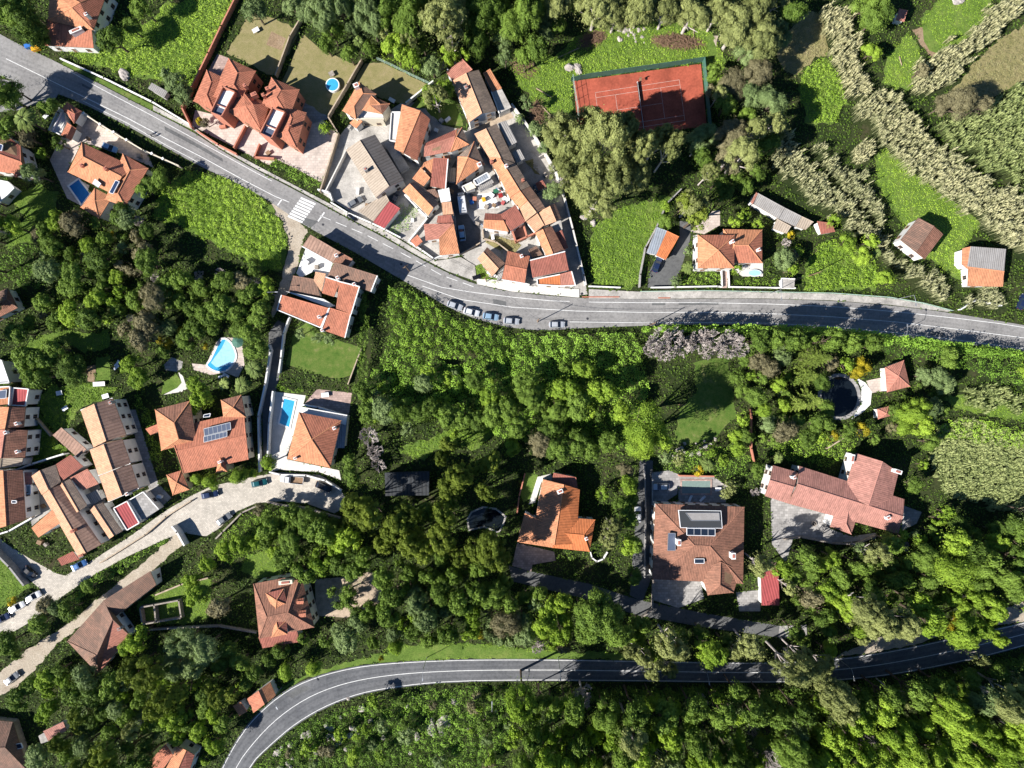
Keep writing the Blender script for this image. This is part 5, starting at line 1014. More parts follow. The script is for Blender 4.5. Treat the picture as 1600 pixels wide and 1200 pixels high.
LOOK = dict(o='dark green broadleaf tree', p='clumpy yellow green pine', g='grey green olive toned tree', l='bright green leafy tree', e='khaki feathery eucalyptus tree', r='brownish green bushy tree', y='yellow flowering shrub tree', c='dense rounded clipped green tree', b='leafless pale grey tree', s='feathery whorled conifer', P='palm with radiating fronds')
NAMES = dict(o='broadleaf_tree', p='pine_tree', g='olive_tree', l='leafy_tree', e='eucalyptus_tree', r='bushy_tree', y='mimosa_tree', c='clipped_tree', b='bare_tree', s='conifer_tree', P='palm_tree')
LM = [(30, 30, 'the recycling containers'), (115, 25, 'the porched terracotta house'), (90, 200, 'the red roofed pool house'), (20, 250, 'the white dormer house'), (165, 290, 'the deep blue pool villa'), (240, 130, 'the pale grey flat shed'), (200, 60, 'the bright weedy field'), (385, 150, 'the semi-detached villa'), (430, 60, 'the sand pit lawn'), (500, 90, 'the round above ground pool'), (575, 150, 'the angular house with roof balcony'), (615, 110, 'the light green mesh fence'), (600, 40, 'the top of dry lawns'), (680, 130, 'the white wall by dry lawn'), (735, 110, 'the pink roof at top of village'), (800, 60, 'the shaded gap above village'), (840, 170, 'the twiggy branch heap'), (860, 240, 'the pale lane wall'), (470, 270, 'the paved yard hedge'), (925, 60, 'the reddish brush heap'), (1000, 40, 'the stones of the clearing'), (1058, 50, 'the long brown brush heap'), (1150, 50, 'the path above tennis court'), (960, 215, 'the tennis court long side'), (1060, 220, 'the shaded tennis court corner'), (900, 280, 'the middle of pale lane wall'), (940, 330, 'the meadow boulders'), (1137, 258, 'the pale boulder in hollow'), (1205, 110, 'the dry brownish scrub'), (1205, 165, 'the lime shrub mass'), (1085, 320, 'the patio above twin villa'), (1040, 350, 'the orange and grey garage'), (1165, 330, 'the twin hipped villa back'), (1225, 390, 'the lush roadside plot'), (1290, 350, 'the dark red hut'), (1360, 410, 'the end of long reed belt'), (1380, 20, 'the allotment hut'), (1365, 80, 'the allotment soil bed'), (1500, 160, 'the dry grass between reeds'), (1075, 420, 'the villa driveway'), (70, 365, 'the sunny grass by white annex'), (150, 370, 'the villa pool corner of slope'), (230, 370, 'the foot of leafy slope'), (20, 450, 'the brown hipped slope house'), (100, 440, 'the scrub by brown hipped house'), (180, 440, 'the middle of dark slope'), (280, 440, 'the shaded hollow under leafy slope'), (380, 450, 'the dirt track lamp'), (110, 500, 'the sunlit slope grass'), (220, 500, 'the yellow shrubs'), (300, 500, 'the curved pool'), (380, 530, 'the green parasol'), (80, 570, 'the white flat building with railings'), (205, 580, 'the vegetable bed'), (310, 610, 'the solar panel villa tower'), (380, 590, 'the white passage wall'), (260, 560, 'the small round patio'), (495, 525, 'the small lawn below roof complex'), (570, 620, 'the brick patio'), (580, 700, 'the pyramid roofed villa shade'), (550, 740, 'the end of cobbled street'), (640, 640, 'the upper glade edge'), (720, 650, 'the grass glade'), (800, 640, 'the middle of thicket'), (880, 620, 'the heart of thicket'), (960, 620, 'the thicket beside small lawn'), (1010, 680, 'the top of private lane'), (900, 690, 'the slope above orange villa'), (690, 720, 'the slatted dark canopy'), (600, 800, 'the pines by street end'), (650, 850, 'the pines above forecourt'), (740, 830, 'the black garden pool'), (770, 870, 'the orange villa terrace'), (950, 800, 'the curved white wall'), (975, 750, 'the upper private lane'), (1090, 540, 'the leafless tree row'), (1180, 530, 'the hedge by main road'), (1270, 535, 'the shaded road under hedge'), (1340, 540, 'the lamp below main road'), (1170, 600, 'the reddish garden wall'), (1265, 600, 'the whorled conifers'), (1215, 670, 'the pink villa garden'), (1320, 680, 'the tan garden wall'), (1345, 580, 'the round dark pond'), (1420, 650, 'the orange gazebo'), (1470, 600, 'the roadside bushes'), (1440, 740, 'the reed grass field'), (1110, 730, 'the grey green pool'), (1160, 690, 'the flower beds'), (1185, 880, 'the red carport'), (1270, 880, 'the curved stone wall of villa'), (1400, 850, 'the far end of pink villa'), (1490, 870, 'the shaded slope by reed grass'), (1570, 860, 'the corner of reed grass field'), (1340, 950, 'the sunny layby'), (1440, 960, 'the layby bend'), (1510, 975, 'the bare earth layby'), (1580, 930, 'the last lamp of lower road'), (330, 750, 'the front of solar panel villa'), (460, 830, 'the stone wall at street bend'), (520, 870, 'the forecourt trees'), (380, 850, 'the bright shrubs below street'), (440, 880, 'the vivid grass patch'), (305, 920, 'the roofless stone enclosure'), (230, 990, 'the long old brown roof'), (100, 950, 'the lane hedge'), (15, 1000, 'the dirt lane car'), (60, 1080, 'the lower end of dirt lane'), (85, 1130, 'the pink hut'), (30, 1170, 'the brown skylight roof'), (150, 1090, 'the slope under old brown roof'), (160, 1180, 'the bottom slope'), (300, 1020, 'the stone wall below enclosure'), (260, 1090, 'the clumpy pine slope'), (340, 1080, 'the striped pergola house'), (300, 1150, 'the shaded porch house'), (390, 1040, 'the shaded side of dormer villa'), (470, 1030, 'the tight road curve'), (540, 990, 'the forecourt edge'), (620, 990, 'the road bend verge'), (640, 930, 'the wood above road bend'), (730, 920, 'the wood under pine stand'), (760, 985, 'the middle verge grass'), (820, 980, 'the verge lamp among shrubs'), (880, 950, 'the private lane start'), (940, 970, 'the private lane middle'), (1020, 1020, 'the trees leaning over lower road'), (1110, 1020, 'the lamp under leaning tree'), (1170, 1010, 'the pale terrace slab'), (1250, 1040, 'the trees bridging lower road'), (500, 1150, 'the rocks inside road bend'), (600, 1150, 'the scrub below road bend'), (690, 1130, 'the biggest pale boulder'), (770, 1120, 'the lamp in rocky scrub'), (840, 1150, 'the start of lower wood'), (900, 1110, 'the road edge of lower wood start'), (930, 1180, 'the lower wood second glade'), (1000, 1115, 'the dark scrub at road edge'), (1020, 1180, 'the centre of lower wood'), (1090, 1130, 'the thin part of lower wood'), (1187, 1120, 'the lone bare tree of lower wood'), (1130, 1180, 'the bottom of lower wood centre'), (1240, 1150, 'the wood under bridging trees'), (1310, 1110, 'the feathery pair below road'), (1310, 1180, 'the wood bottom below feathery pair'), (1390, 1100, 'the wood edge below layby'), (1410, 1170, 'the bright crowns of lower wood'), (1480, 1090, 'the wood edge at road turn'), (1500, 1160, 'the dense bright corner of wood'), (1570, 1100, 'the khaki crowns at road end'), (1585, 1170, 'the last corner of lower wood')]
def region(x, y):
    d, t = min(((x - a) ** 2 + (y - b) ** 2, c) for a, b, c in LM)
    return ('by ' if d < 3600 else 'in the wood beyond ') + t
TREE_N = [0]; PLACED = []
def tree(sp, x, y, r, hs=1.0):
    r *= 1.12; R_ = r / S; PLACED.append((x, y, r)); si = 0 if R_ < 2.3 else (1 if R_ < 4.1 else 2)
    TREE_N[0] += 1; rr = random.Random(TREE_N[0] * 7 + int(x))
    nv = VAR[(sp, si, 0)][3]; me, tr, zc, _ = VAR[(sp, si, rr.randrange(nv))]
    k = R_ / SIZES[si]; ex = zc * (hs * rr.uniform(.95, 1.15) - 1); zt = (zc + ex) * k
    p = P((x, y), zt); k *= (H - zt) / H; p.z = 0; zs = k * rr.uniform(.95, 1.15)
    word = 'small ' if r < 13 else ('big ' if r > 23 else '')
    reg = region(x, y)
    t = empty(NAMES[sp], p, rr.uniform(0, 6.28)); t.scale = (k * rr.uniform(.84, 1.16), k * rr.uniform(.84, 1.16), zs)
    tag(t, word + LOOK[sp] + ' ' + reg, 'shrub' if (sp in 'ry' and r < 13) else 'tree', word + LOOK[sp] + 's ' + reg)
    cz = 1 + .75 * max(0, hs - 1.2); obj('crown', me, t, (0, 0, ex - zc * (cz - 1)), 0, (1, 1, cz)); obj('trunk', tr, t, (0, 0, 0), 0, (1, 1, max(.6, (zc + ex) / zc)))
    return t

TREES = {
'o': '18,22,25 48,48,24 42,14,20 66,62,12 6,148,27 -14,150,25 24,142,18 14,205,20 78,168,14 92,224,10 178,62,20 205,42,14 226,16,18 250,276,15 240,288,13 224,296,11 613,18,26 642,32,28 658,8,20 519,52,15 510,72,13 546,86,12 576,76,12 752,30,28 744,62,22 775,20,26 800,40,24 822,22,28 728,8,24 836,76,20 820,92,17 1352,8,24 1376,14,20 1364,32,20 1240,20,20 '
 '72,362,15 86,382,17 152,350,11 188,334,17 156,402,21 230,362,13 236,412,20 286,440,16 160,452,12 110,452,18 120,430,19 70,472,16 142,498,21 94,502,16 186,486,12 216,470,16 282,470,12 302,482,14 292,530,15 326,492,18 346,482,20 372,486,19 350,442,18 390,462,18 320,450,15 30,520,17 48,505,12 68,566,20 90,546,18 112,580,22 40,562,18 62,588,20 390,522,18 400,546,16 262,478,12 305,515,14 335,512,12 376,512,14 418,470,12 400,420,14 '
 '576,646,15 622,640,22 652,646,16 672,640,17 696,650,18 722,652,16 746,656,16 770,646,18 548,722,13 552,746,14 790,640,18 806,665,18 566,612,13 '
 '830,622,22 870,642,22 902,632,20 872,700,20 902,692,20 922,702,17 952,692,18 860,668,18 820,600,18 972,792,16 986,812,15 1182,736,12 '
 '456,800,18 482,816,23 460,842,23 502,832,21 446,872,19 476,892,19 530,880,16 556,892,16 572,870,16 415,850,12 616,926,20 692,922,22 722,938,20 746,922,20 770,926,22 796,940,18 576,952,14 586,1002,12 474,996,10 600,900,18 640,895,18 670,895,16 710,900,17 750,890,16 790,905,14 820,930,14 545,940,11 520,925,9 '
 '936,960,32 962,982,26 916,982,20 1360,930,22 1260,872,18 1270,892,15 1392,846,16 1516,862,20 1590,872,18 1426,756,14 1236,1172,25 1252,1192,22 830,1146,20 820,1190,22 905,1162,20 970,1176,20 1050,1170,18 1085,1160,16 1150,1080,14 1540,880,20 1570,900,22 1530,910,18 1590,920,20 1450,900,18 1420,880,16 1340,880,16 1310,900,16 1240,900,14 1400,905,18 1560,830,16 1500,820,16 '
 '95,1046,12 120,1082,20 150,1086,21 172,1070,18 230,1162,14 110,1172,16 320,926,14 110,952,15 62,972,16 140,916,12 15,1002,16 30,1092,17 50,1072,14 200,1120,16 180,1140,16 140,1130,16 160,1110,14 30,1020,10 220,1090,14 250,1130,14 290,1110,14 320,1110,14 350,1130,14 1131,305,15 1040,345,13 1165,290,14 1180,270,13 1120,285,14 1150,275,13 1480,560,14 '
 '360,1010,14 375,1035,16 345,1035,14 400,1050,14 420,1030,14 385,1065,13 440,1015,12 508,1000,11 1218,655,12 1245,660,12 1330,670,10 1210,690,11 1165,680,12 1150,590,12 1160,610,12 1170,560,14 1190,590,11 1450,690,12 1286,598,15 1290,642,14 842,926,13 905,948,14 1000,976,15 1062,992,14 1130,1002,12 1240,984,15 1255,1000,12 1095,985,12 960,958,13 545,925,13 560,955,12 530,945,10 985,780,13 992,850,13 990,900,12 1182,532,17 1210,530,16 1238,533,17 1264,531,15 1296,532,16 1326,535,17 1356,538,15 900,1112,21 945,1116,22 990,1112,21 1035,1118,20 1085,1112,21 1130,1116,20 1175,1112,21 1215,1110,20 1250,1112,20 862,1108,16 1345,1094,18 1385,1088,20 1430,1082,20 1472,1072,19 1515,1062,17 1555,1050,16 1000,1130,14 1190,1160,14 1215,1135,14',
'p': '560,790,23 582,802,20 571,816,15 621,816,21 636,800,18 610,832,17 641,852,18 652,838,16 690,842,23 665,862,17 696,802,20 702,780,18 718,742,24 706,758,20 700,696,14 766,852,25 776,872,23 744,862,19 690,716,13 720,870,16 600,850,14 545,815,12 1090,336,19 1072,318,16 260,1090,21 240,1110,16 282,1080,16 331,1070,14 342,1092,14 361,1086,12 165,1172,18 182,1190,15 150,1192,16 130,1196,16 ',
'g': '276,130,17 290,150,13 263,120,11 55,272,18 504,26,22 530,14,22 551,42,14 576,24,24 582,42,17 480,20,15 456,10,14 400,20,16 675,106,17 786,60,15 790,90,13 822,162,11 836,202,13 852,232,11 812,186,9 1214,56,24 1205,162,24 1196,150,18 1166,76,24 260,512,14 200,342,15 76,424,18 601,641,19 651,941,23 666,966,21 540,1001,19 560,972,17 530,986,13 766,986,13 796,1001,11 821,991,16 815,966,15 1466,590,15 1477,602,13 290,1001,24 321,1011,26 271,1041,19 301,1041,17 60,1182,17 1226,406,15 470,521,9 496,528,9 516,531,8 1430,836,8 90,950,14 865,300,14 1040,715,10 75,395,11 1055,440,8 1075,392,8',
'l': '618,76,20 640,92,17 526,46,12 700,86,14 722,86,11 696,141,13 672,150,14 508,200,10 66,241,9 90,346,15 141,386,14 181,431,13 276,431,11 191,456,11 150,469,17 176,471,11 116,491,19 206,571,16 216,591,14 311,601,15 316,622,15 1361,81,13 766,621,15 886,611,20 941,611,20 971,641,17 981,756,15 981,851,13 941,771,9 1151,701,13 1216,601,13 1191,641,13 1281,681,11 1321,571,11 1426,641,24 1436,662,18 1441,726,8 1481,801,11 1466,811,11 1486,846,18 1561,846,15 1281,881,15 1301,871,14 501,881,17 526,861,13 631,976,11 736,986,13 861,1006,9 877,941,15 882,965,14 1021,1016,15 1101,1011,17 1116,1016,17 1106,1031,13 1291,921,17 1321,946,22 1431,941,19 1446,966,21 1456,976,15 1501,951,15 1501,986,25 1521,976,19 1556,996,13 1546,966,9 '
 '1331,1121,19 1281,1101,13 1291,1141,19 1311,1161,21 1351,1131,17 1381,1111,21 1401,1151,26 1421,1181,26 1441,1131,17 1481,1111,24 1501,1131,24 1491,1161,21 1531,1141,21 1551,1161,23 1581,1141,26 1596,1171,24 1461,1191,24 1521,1191,23 1561,1191,21 1361,1186,25 1331,1191,21 1281,1186,19 861,1141,15 891,1111,10 886,1141,13 926,1146,15 956,1151,19 1001,1181,21 1021,1151,13 1046,1151,19 1051,1106,13 1106,1181,19 1126,1141,10 1151,1151,12 1156,1171,12 851,1186,21 881,1191,19 921,1191,19 1081,1191,17 1180,1185,14 1205,1150,10 '
 '251,1071,12 311,1141,15 336,1161,15 276,1151,13 81,1101,15 66,1121,11 101,1061,13 191,1086,13 216,1001,15 201,1011,13 226,986,11 306,931,19 1321,381,13 1346,401,13 1381,436,15 1361,376,11 1246,391,9 1236,421,11 1301,346,10 300,905,14 325,880,12 430,860,14 350,860,14 375,850,15 400,845,12 1150,420,8 1150,345,10 1165,335,9 1183,352,9 1040,322,10 1160,655,10 1150,680,12 1130,720,9 1290,1015,12 1385,1095,14 1110,705,10',
'e': '691,32,30 712,14,24 704,58,20 680,150,16 870,8,24 931,14,28 962,24,24 1001,10,28 1041,14,27 1081,20,28 1121,20,24 1151,42,32 1181,20,28 1191,62,32 880,212,33 922,196,26 906,238,36 946,216,34 976,202,28 1001,231,26 1031,216,22 1051,226,20 881,271,28 921,281,34 961,271,32 991,271,24 931,311,28 1161,242,23 1085,316,20 956,822,15 951,842,14 1061,716,11 1140,761,11 1186,881,17 981,1011,15 1001,1021,15 1046,1006,21 1061,1016,17 1021,1041,15 1046,1046,13 1146,1016,13 1171,1011,17 1186,1021,11 1236,1041,26 1264,1051,26 1251,1026,19 1289,1041,17 1351,951,28 1371,971,26 1346,996,12 1531,1031,11 1311,1091,24 1321,1111,21 1571,1101,25 1591,1091,21 1586,1061,11 206,1141,13 1135,772,9',
'r': '46,216,15 1144,211,26 1141,251,20 62,366,13 226,396,16 226,501,20 241,516,17 221,531,19 376,441,16 405,796,10 846,691,22 976,736,13 1201,576,17 1186,561,17 1226,671,21 1501,161,26 1471,166,15 1531,166,16 881,1011,13 1266,931,17 341,946,19 76,946,14 860,190,10 320,192,8 1440,110,10 1240,400,9',
'y': '261,536,9 250,531,7 283,516,6 320,541,6 1349,571,13 1339,582,12 1301,681,8 1346,671,11 1486,971,12 176,366,5 1091,736,9 596,1028,5 18,940,8 750,990,8 313,190,6 1236,367,6',
'c': '308,749,9 332,751,13 372,743,13 395,739,8 1005,661,28 1026,681,21 1000,692,25 1411,666,15 1482,886,25 450,1046,13 489,1041,13 620,1006,13 422,722,10 300,640,11',
'b': '1052,528,20 1078,536,18 1104,526,18 1128,545,18 1020,545,18 1150,530,16 684,105,13 576,681,17 586,706,17 591,726,13 1030,531,22 1046,552,18 1066,541,18 1091,531,18 1116,531,20 1141,536,22 1156,546,17 1036,548,20 311,431,10 345,426,9 952,832,13 1187,1121,10 840,1011,12 1105,550,14 1180,770,8 735,25,16 760,14,15 1228,380,9',
's': '1271,561,25 1260,587,16 1266,626,18 1246,632,14 ',
'P': '38,186,20 561,66,13 396,576,15 376,602,14 1106,726,12 1216,716,9 1075,418,9 1452,690,8 350,600,9 1370,395,9'}
def tall(sp, x, y, r):
    if y > 1075 and x > 800: return 2.7
    if sp == 'b': return 2.2 if 1000 < x < 1170 else 1.4
    if 1165 < x < 1370 and 515 < y < 550: return 2.4
    if sp == 'e' and 935 < x < 1070 and 190 < y < 245: return 3.0
    if y < 100 and x > 850: return 1.3
    if sp == 'c' and 990 < x < 1040: return 2.3
    if sp in 'pe' and r > 12: return 2.1
    if y > 840 and x > 560: return 2.0
    if y < 100 and x > 480: return 1.8
    if r < 10: return 1.1
    if x < 430 and 345 < y < 620: return 1.3
    return 1.45
for sp, s_ in TREES.items():
    for q in s_.split():
        x, y, r = (float(v) for v in q.split(','))
        tree(sp, x, y, r, tall(sp, x, y, r))
for i in range(34):
    x = R.uniform(450, 800); tree(R.choice('ollgr'), x, R.uniform(max(1085, 1190 - (x - 430) * .62), 1195), R.uniform(6, 12), 1.1)
# the woods between the trees placed one by one
WOODS = [([(0, 350), (240, 345), (300, 390), (420, 430), (420, 520), (300, 500), (250, 560), (180, 520), (20, 500), (0, 470)], 'ooolgrrb', 15, 30), ([(566, 600), (800, 540), (1000, 600), (1000, 700), (800, 710), (640, 690), (560, 640)], 'llglo', 11, 26), ([(540, 770), (720, 700), (800, 720), (800, 890), (600, 890)], 'ppoo', 14, 10), ([(580, 900), (800, 900), (1000, 950), (1000, 1000), (800, 1000), (620, 1000)], 'oooglr', 17, 34), ([(1200, 850), (1420, 830), (1600, 810), (1600, 940), (1480, 985), (1330, 1000), (1250, 960)], 'ooollegb', 17, 42), ([(800, 1085), (1300, 1090), (1600, 1040), (1600, 1200), (810, 1200)], 'ooollegb', 18, 50), ([(60, 1060), (240, 1040), (400, 1050), (340, 1190), (100, 1190)], 'oolpg', 15, 30), ([(480, 0), (900, 0), (880, 60), (760, 80), (560, 80)], 'ooogle', 20, 26), ([(1080, 110), (1190, 100), (1230, 200), (1180, 290), (1080, 270)], 'oogre', 16, 18), ([(1160, 545), (1250, 540), (1460, 570), (1480, 640), (1400, 690), (1180, 690)], 'oolgr', 12, 26), ([(400, 800), (540, 810), (560, 890), (500, 900), (430, 880)], 'ool', 15, 14), ([(860, 0), (1220, 0), (1200, 60), (1000, 25), (880, 30)], 'eeeo', 20, 14)]
for poly, sps, rm, nmax in WOODS:
    xs = [q[0] for q in poly]; ys = [q[1] for q in poly]; got = 0
    for _ in range(900):
        if got >= nmax: break
        x, y, r = R.uniform(min(xs), max(xs)), R.uniform(min(ys), max(ys)), rm * R.uniform(.5, 1.5)
        if not inpoly(np.array([x]), np.array([y]), poly)[0]: continue
        w = P((x, y))
        if 585 < x < 685 and 722 < y < 800 or x < 185 and 500 < y < 565 or 230 < x < 455 and 280 < y < 425 or x < 115 and 375 < y < 462 or 20 < x < 95 and 285 < y < 392 or 715 < x < 800 and 778 < y < 855 or 1285 < x < 1365 and 570 < y < 665: continue
        if any(occupied(np.array([w.x + a]), np.array([w.y + b]))[0] for a in (-1.5, 0, 1.5) for b in (-1.5, 0, 1.5)): continue
        if any((x - a) ** 2 + (y - b) ** 2 < (.62 * (r + c)) ** 2 for a, b, c in PLACED): continue
        sp = R.choice(sps); tree(sp, x, y, r, tall(sp, x, y, r)); got += 1
# belt of wood that goes on past the edges of the picture
for i in range(64):
    e = R.random()
    x, y = (R.uniform(800, 1660), R.uniform(1215, 1270)) if i < 24 else ((R.uniform(1615, 1680), R.uniform(580, 1200)) if i < 38 else ((R.uniform(480, 1300), R.uniform(-60, -18)) if i < 54 else (R.uniform(-70, -20), R.uniform(290, 560))))
    tree(R.choice('oollegg'), x, y, R.uniform(14, 26), 2.2)

COVERED = []
def cover(name, label, poly, h, dens, ls, mat, lump=1.6, solid=False, kind='stuff', k=0, flat=0.25, cat='plants', asp=.8, edge=True):
    """ground-hugging plants: leaves over a lumpy surface inside a polygon of pixels"""
    dens *= 1 if solid else 1.7; ls *= 1 if solid else .78
    w = [P(p) for p in poly]; xs = [p.x for p in w]; ys = [p.y for p in w]
    n = int((max(xs) - min(xs)) * (max(ys) - min(ys)) * dens)
    x = NR.uniform(min(xs), max(xs), n); y = NR.uniform(min(ys), max(ys), n)
    jx = x + (vnoise(x * .7, y * .7, 5) - .5) * 2.2; jy = y + (vnoise(x * .7, y * .7, 9) - .5) * 2.2
    ok = inpoly(jx, jy, [(p.x, p.y) for p in w]) & (~occupied(x, y) | (70 <= k < 80)); x = x[ok]; y = y[ok]
    d, ox, oy, rc = worley(x / lump, y / lump, k); big = vnoise(x * .12, y * .12, k + 3)
    z = h * (flat + (1 - flat) * np.clip(1.05 - d * d * 1.6, 0, 1) * (.45 + .75 * rc)) * (.6 + .8 * big) * (.55 + .45 * NR.uniform(size=x.size) ** .5)
    if solid: z = z * NR.uniform(.02, 1, x.size) ** .6
    c = np.stack([x, y, z + .03], 1); st = 1.5 * min(1.0, h / lump + .3)
    nn = np.stack([ox * st, oy * st, np.full(x.size, .75)], 1) + NR.normal(size=(x.size, 3)) * .34
    q = leaf_quads(c, nn, ls * NR.uniform(.6, 1.3, x.size), asp)
    t = np.clip(.55 * rc + .35 * NR.uniform(size=x.size) + .5 * (big - .4), 0, 1)
    o = obj(name, quads(name, q, MATS[mat], t)); tag(o, label, cat, kind=kind)
    if mat in ('grass', 'drygrass'): patch('grass_ground', poly, 'meadow' if mat == 'grass' else 'drylawn', occ=False, rough=.7)
    COVERED.append([(p.x, p.y) for p in w])
    return o

def reeds(label, poly, h, mat, dens=4.2, lean=(.55, .42), k=0):
    w = [P(p, h * .7) for p in poly]; xs = [p.x for p in w]; ys = [p.y for p in w]
    n = int((max(xs) - min(xs)) * (max(ys) - min(ys)) * dens); x = NR.uniform(min(xs), max(xs), n); y = NR.uniform(min(ys), max(ys), n)
    jx = x + (vnoise(x * .5, y * .5, 5) - .5) * 3.5; jy = y + (vnoise(x * .5, y * .5, 9) - .5) * 3.5
    d, ox, oy, rc = worley(x / 1.5, y / 1.5, k)
    ok = inpoly(jx, jy, [(p.x, p.y) for p in w]) & (d < .72); x, y, d, rc = x[ok], y[ok], d[ok], rc[ok]
    hh = h * (.55 + .45 * rc) * NR.uniform(.75, 1.12, x.size) * (1.05 - .45 * d); Q = []; T = []
    for b in range(7):
        a = NR.uniform(0, 6.28, x.size); L = NR.uniform(.6, 1.3, x.size) * (1 if b else 1.2); zt = hh * (1 - .09 * b * NR.uniform(.2, 1, x.size))
        ca, sa = np.cos(a) * L * .45 + lean[0] * L, np.sin(a) * L * .45 + lean[1] * L; wd = NR.uniform(.05, .10, x.size) * (1.7 if b < 2 else 1)
        p0 = np.stack([x, y, zt], 1); p1 = np.stack([x + ca * .55, y + sa * .55, zt + L * .45], 1); p2 = np.stack([x + ca, y + sa, zt + L * .22], 1)
        s_ = np.stack([-np.sin(a), np.cos(a), np.zeros_like(a)], 1) * wd[:, None]
        Q.append(np.stack([p0 - s_ * .5, p0 + s_ * .5, p1 + s_, p1 - s_], 1)); Q.append(np.stack([p1 - s_, p1 + s_, p2 + s_ * .3, p2 - s_ * .3], 1))
        tt = np.clip((.75 if b < 2 else .25) + .35 * (rc - .5) + NR.uniform(-.25, .25, x.size), 0, 1); T += [tt, tt]
    a = NR.uniform(0, 6.28, x.size); s_ = np.stack([np.cos(a), np.sin(a), np.zeros_like(a)], 1) * .05; b0 = np.stack([x, y, np.zeros_like(x)], 1); b1 = np.stack([x, y, hh], 1)
    Q.append(np.stack([b0 - s_, b0 + s_, b1 + s_, b1 - s_], 1)); T.append(np.full(x.size, .2))
    COVERED.append([(p.x, p.y) for p in w])
    o = obj('reed_bed', quads('reed_bed', np.concatenate(Q), MATS[mat], np.concatenate(T))); tag(o, label, 'reeds', kind='stuff')
    return o

reeds('pale plumed reed stand running down beside bright lime shrubs', [(1283, 20), (1305, 6), (1326, 18), (1332, 45), (1342, 70), (1346, 110), (1352, 128), (1360, 145), (1340, 152), (1322, 150), (1312, 110), (1298, 85), (1294, 60)], 4.2, 'reed', k=1)
reeds('broad diagonal belt of pale plumed reeds across the plots', [(1336, 168), (1352, 146), (1382, 140), (1440, 195), (1500, 250), (1560, 290), (1640, 320), (1640, 425), (1560, 372), (1500, 322), (1460, 292), (1420, 266), (1385, 226), (1360, 196)], 4.4, 'reed', k=2)
reeds('narrow reed belt running up beside the allotment', [(1424, 112), (1445, 94), (1490, 68), (1530, 34), (1572, -4), (1625, -30), (1610, 8), (1565, 50), (1520, 86), (1500, 115), (1480, 140), (1450, 146), (1430, 142)], 4.0, 'reed', k=3)
reeds('greener reed stand between olive bushes and broad reed belt', [(1468, 190), (1510, 180), (1545, 165), (1570, 140), (1640, 118), (1640, 300), (1560, 272), (1530, 252), (1508, 235), (1480, 208)], 4.0, 'reedgreen', k=4)
reeds('long reed belt descending behind the grey corrugated shed', [(1190, 200), (1225, 198), (1242, 222), (1264, 252), (1302, 290), (1342, 330), (1378, 370), (1406, 404), (1434, 419), (1472, 440), (1487, 462), (1475, 474), (1448, 460), (1410, 425), (1365, 387), (1320, 348), (1275, 320), (1240, 292), (1205, 258)], 3.8, 'reed', k=5)
reeds('shorter reed row beside the long descending reed belt', [(1262, 220), (1290, 232), (1314, 258), (1348, 272), (1364, 295), (1378, 330), (1388, 364), (1366, 342), (1330, 300), (1295, 268)], 3.8, 'reed', k=10)
reeds('small isolated tuft of reeds in green meadow', [(1335, 224), (1350, 218), (1366, 230), (1360, 252), (1345, 256), (1334, 245)], 3.4, 'reed', k=6); reeds('low reeds growing behind the road wall entrance', [(1505, 466), (1540, 448), (1572, 470), (1576, 486), (1530, 482)], 2.6, 'reed', k=7)
reeds('wide field of greenish reed grass beside the pink villa', [(1450, 700), (1478, 662), (1520, 655), (1640, 690), (1640, 800), (1560, 800), (1500, 782), (1462, 764)], 1.0, 'reedgreen', dens=5.5, k=8); reeds('band of reed grass below the roadside bushes', [(1500, 615), (1545, 600), (1600, 620), (1600, 650), (1550, 640), (1510, 635)], 1.8, 'reedgreen', k=9)

G_ = [((105, 78), (160, 80), (180, 52), (240, 32), (255, 4), (372, -4), (332, 80), (298, 142), (262, 130), (200, 118), (120, 92)), ((925, 355), (960, 328), (1030, 308), (1055, 308), (1022, 366), (1000, 442), (985, 450), (928, 447), (922, 400)), ((800, 100), (870, 85), (900, 60), (950, 40), (1050, 28), (1110, 50), (1135, 95), (1118, 160), (1098, 96), (895, 124), (895, 176), (850, 176), (810, 132))]
cover('meadow_plants', 'bright green weedy field inside the long terracotta wall', G_[0], .8, 11, .36, 'grass', 1.3, k=11)
cover('meadow_plants', 'bright green rough meadow between village lane and garage', G_[1], .55, 10, .32, 'grass', 1.2, k=12)
cover('meadow_plants', 'green clearing with brush and boulders above tennis court', G_[2], .5, 9, .32, 'grass', 1.1, k=13)
cover('meadow_plants', 'light green allotment grass beside the reed belts', [(1440, 32), (1475, -10), (1550, -10), (1552, 20), (1512, 60), (1470, 88), (1448, 76)], .3, 10, .28, 'grass', 1.0, k=14)
cover('meadow_plants', 'green meadow around the pinkish brown lone house', [(1366, 250), (1385, 232), (1430, 275), (1480, 310), (1535, 350), (1505, 382), (1498, 440), (1450, 402), (1400, 332), (1370, 292)], .4, 9, .3, 'grass', 1.2, k=15)
cover('lime_shrubs', 'mass of bright lime shrubs beside pale reed stand', [(1255, 110), (1290, 92), (1312, 118), (1324, 160), (1302, 192), (1260, 194), (1248, 150)], 1.5, 13, .34, 'grass', 1.2, k=16, cat='shrubs')
cover('dry_grass', 'dry tan grass with olive tint between two reed belts', [(1480, 150), (1520, 100), (1570, 55), (1640, 20), (1640, 118), (1570, 138), (1545, 162), (1500, 178)], .6, 9, .3, 'drygrass', 1.4, k=17, cat='grass')
cover('dry_grass', 'dry brownish scrub beside the tall reed stand', [(1210, 90), (1250, 20), (1285, 20), (1295, 80), (1270, 95), (1240, 120)], .7, 7, .32, 'drygrass', 1.4, k=18, cat='grass'); cover('meadow_plants', 'green grass patch between allotment soil and reeds', [(1385, 88), (1420, 50), (1440, 92), (1425, 142), (1400, 140), (1380, 130)], .35, 9, .28, 'grass', 1.0, k=19)
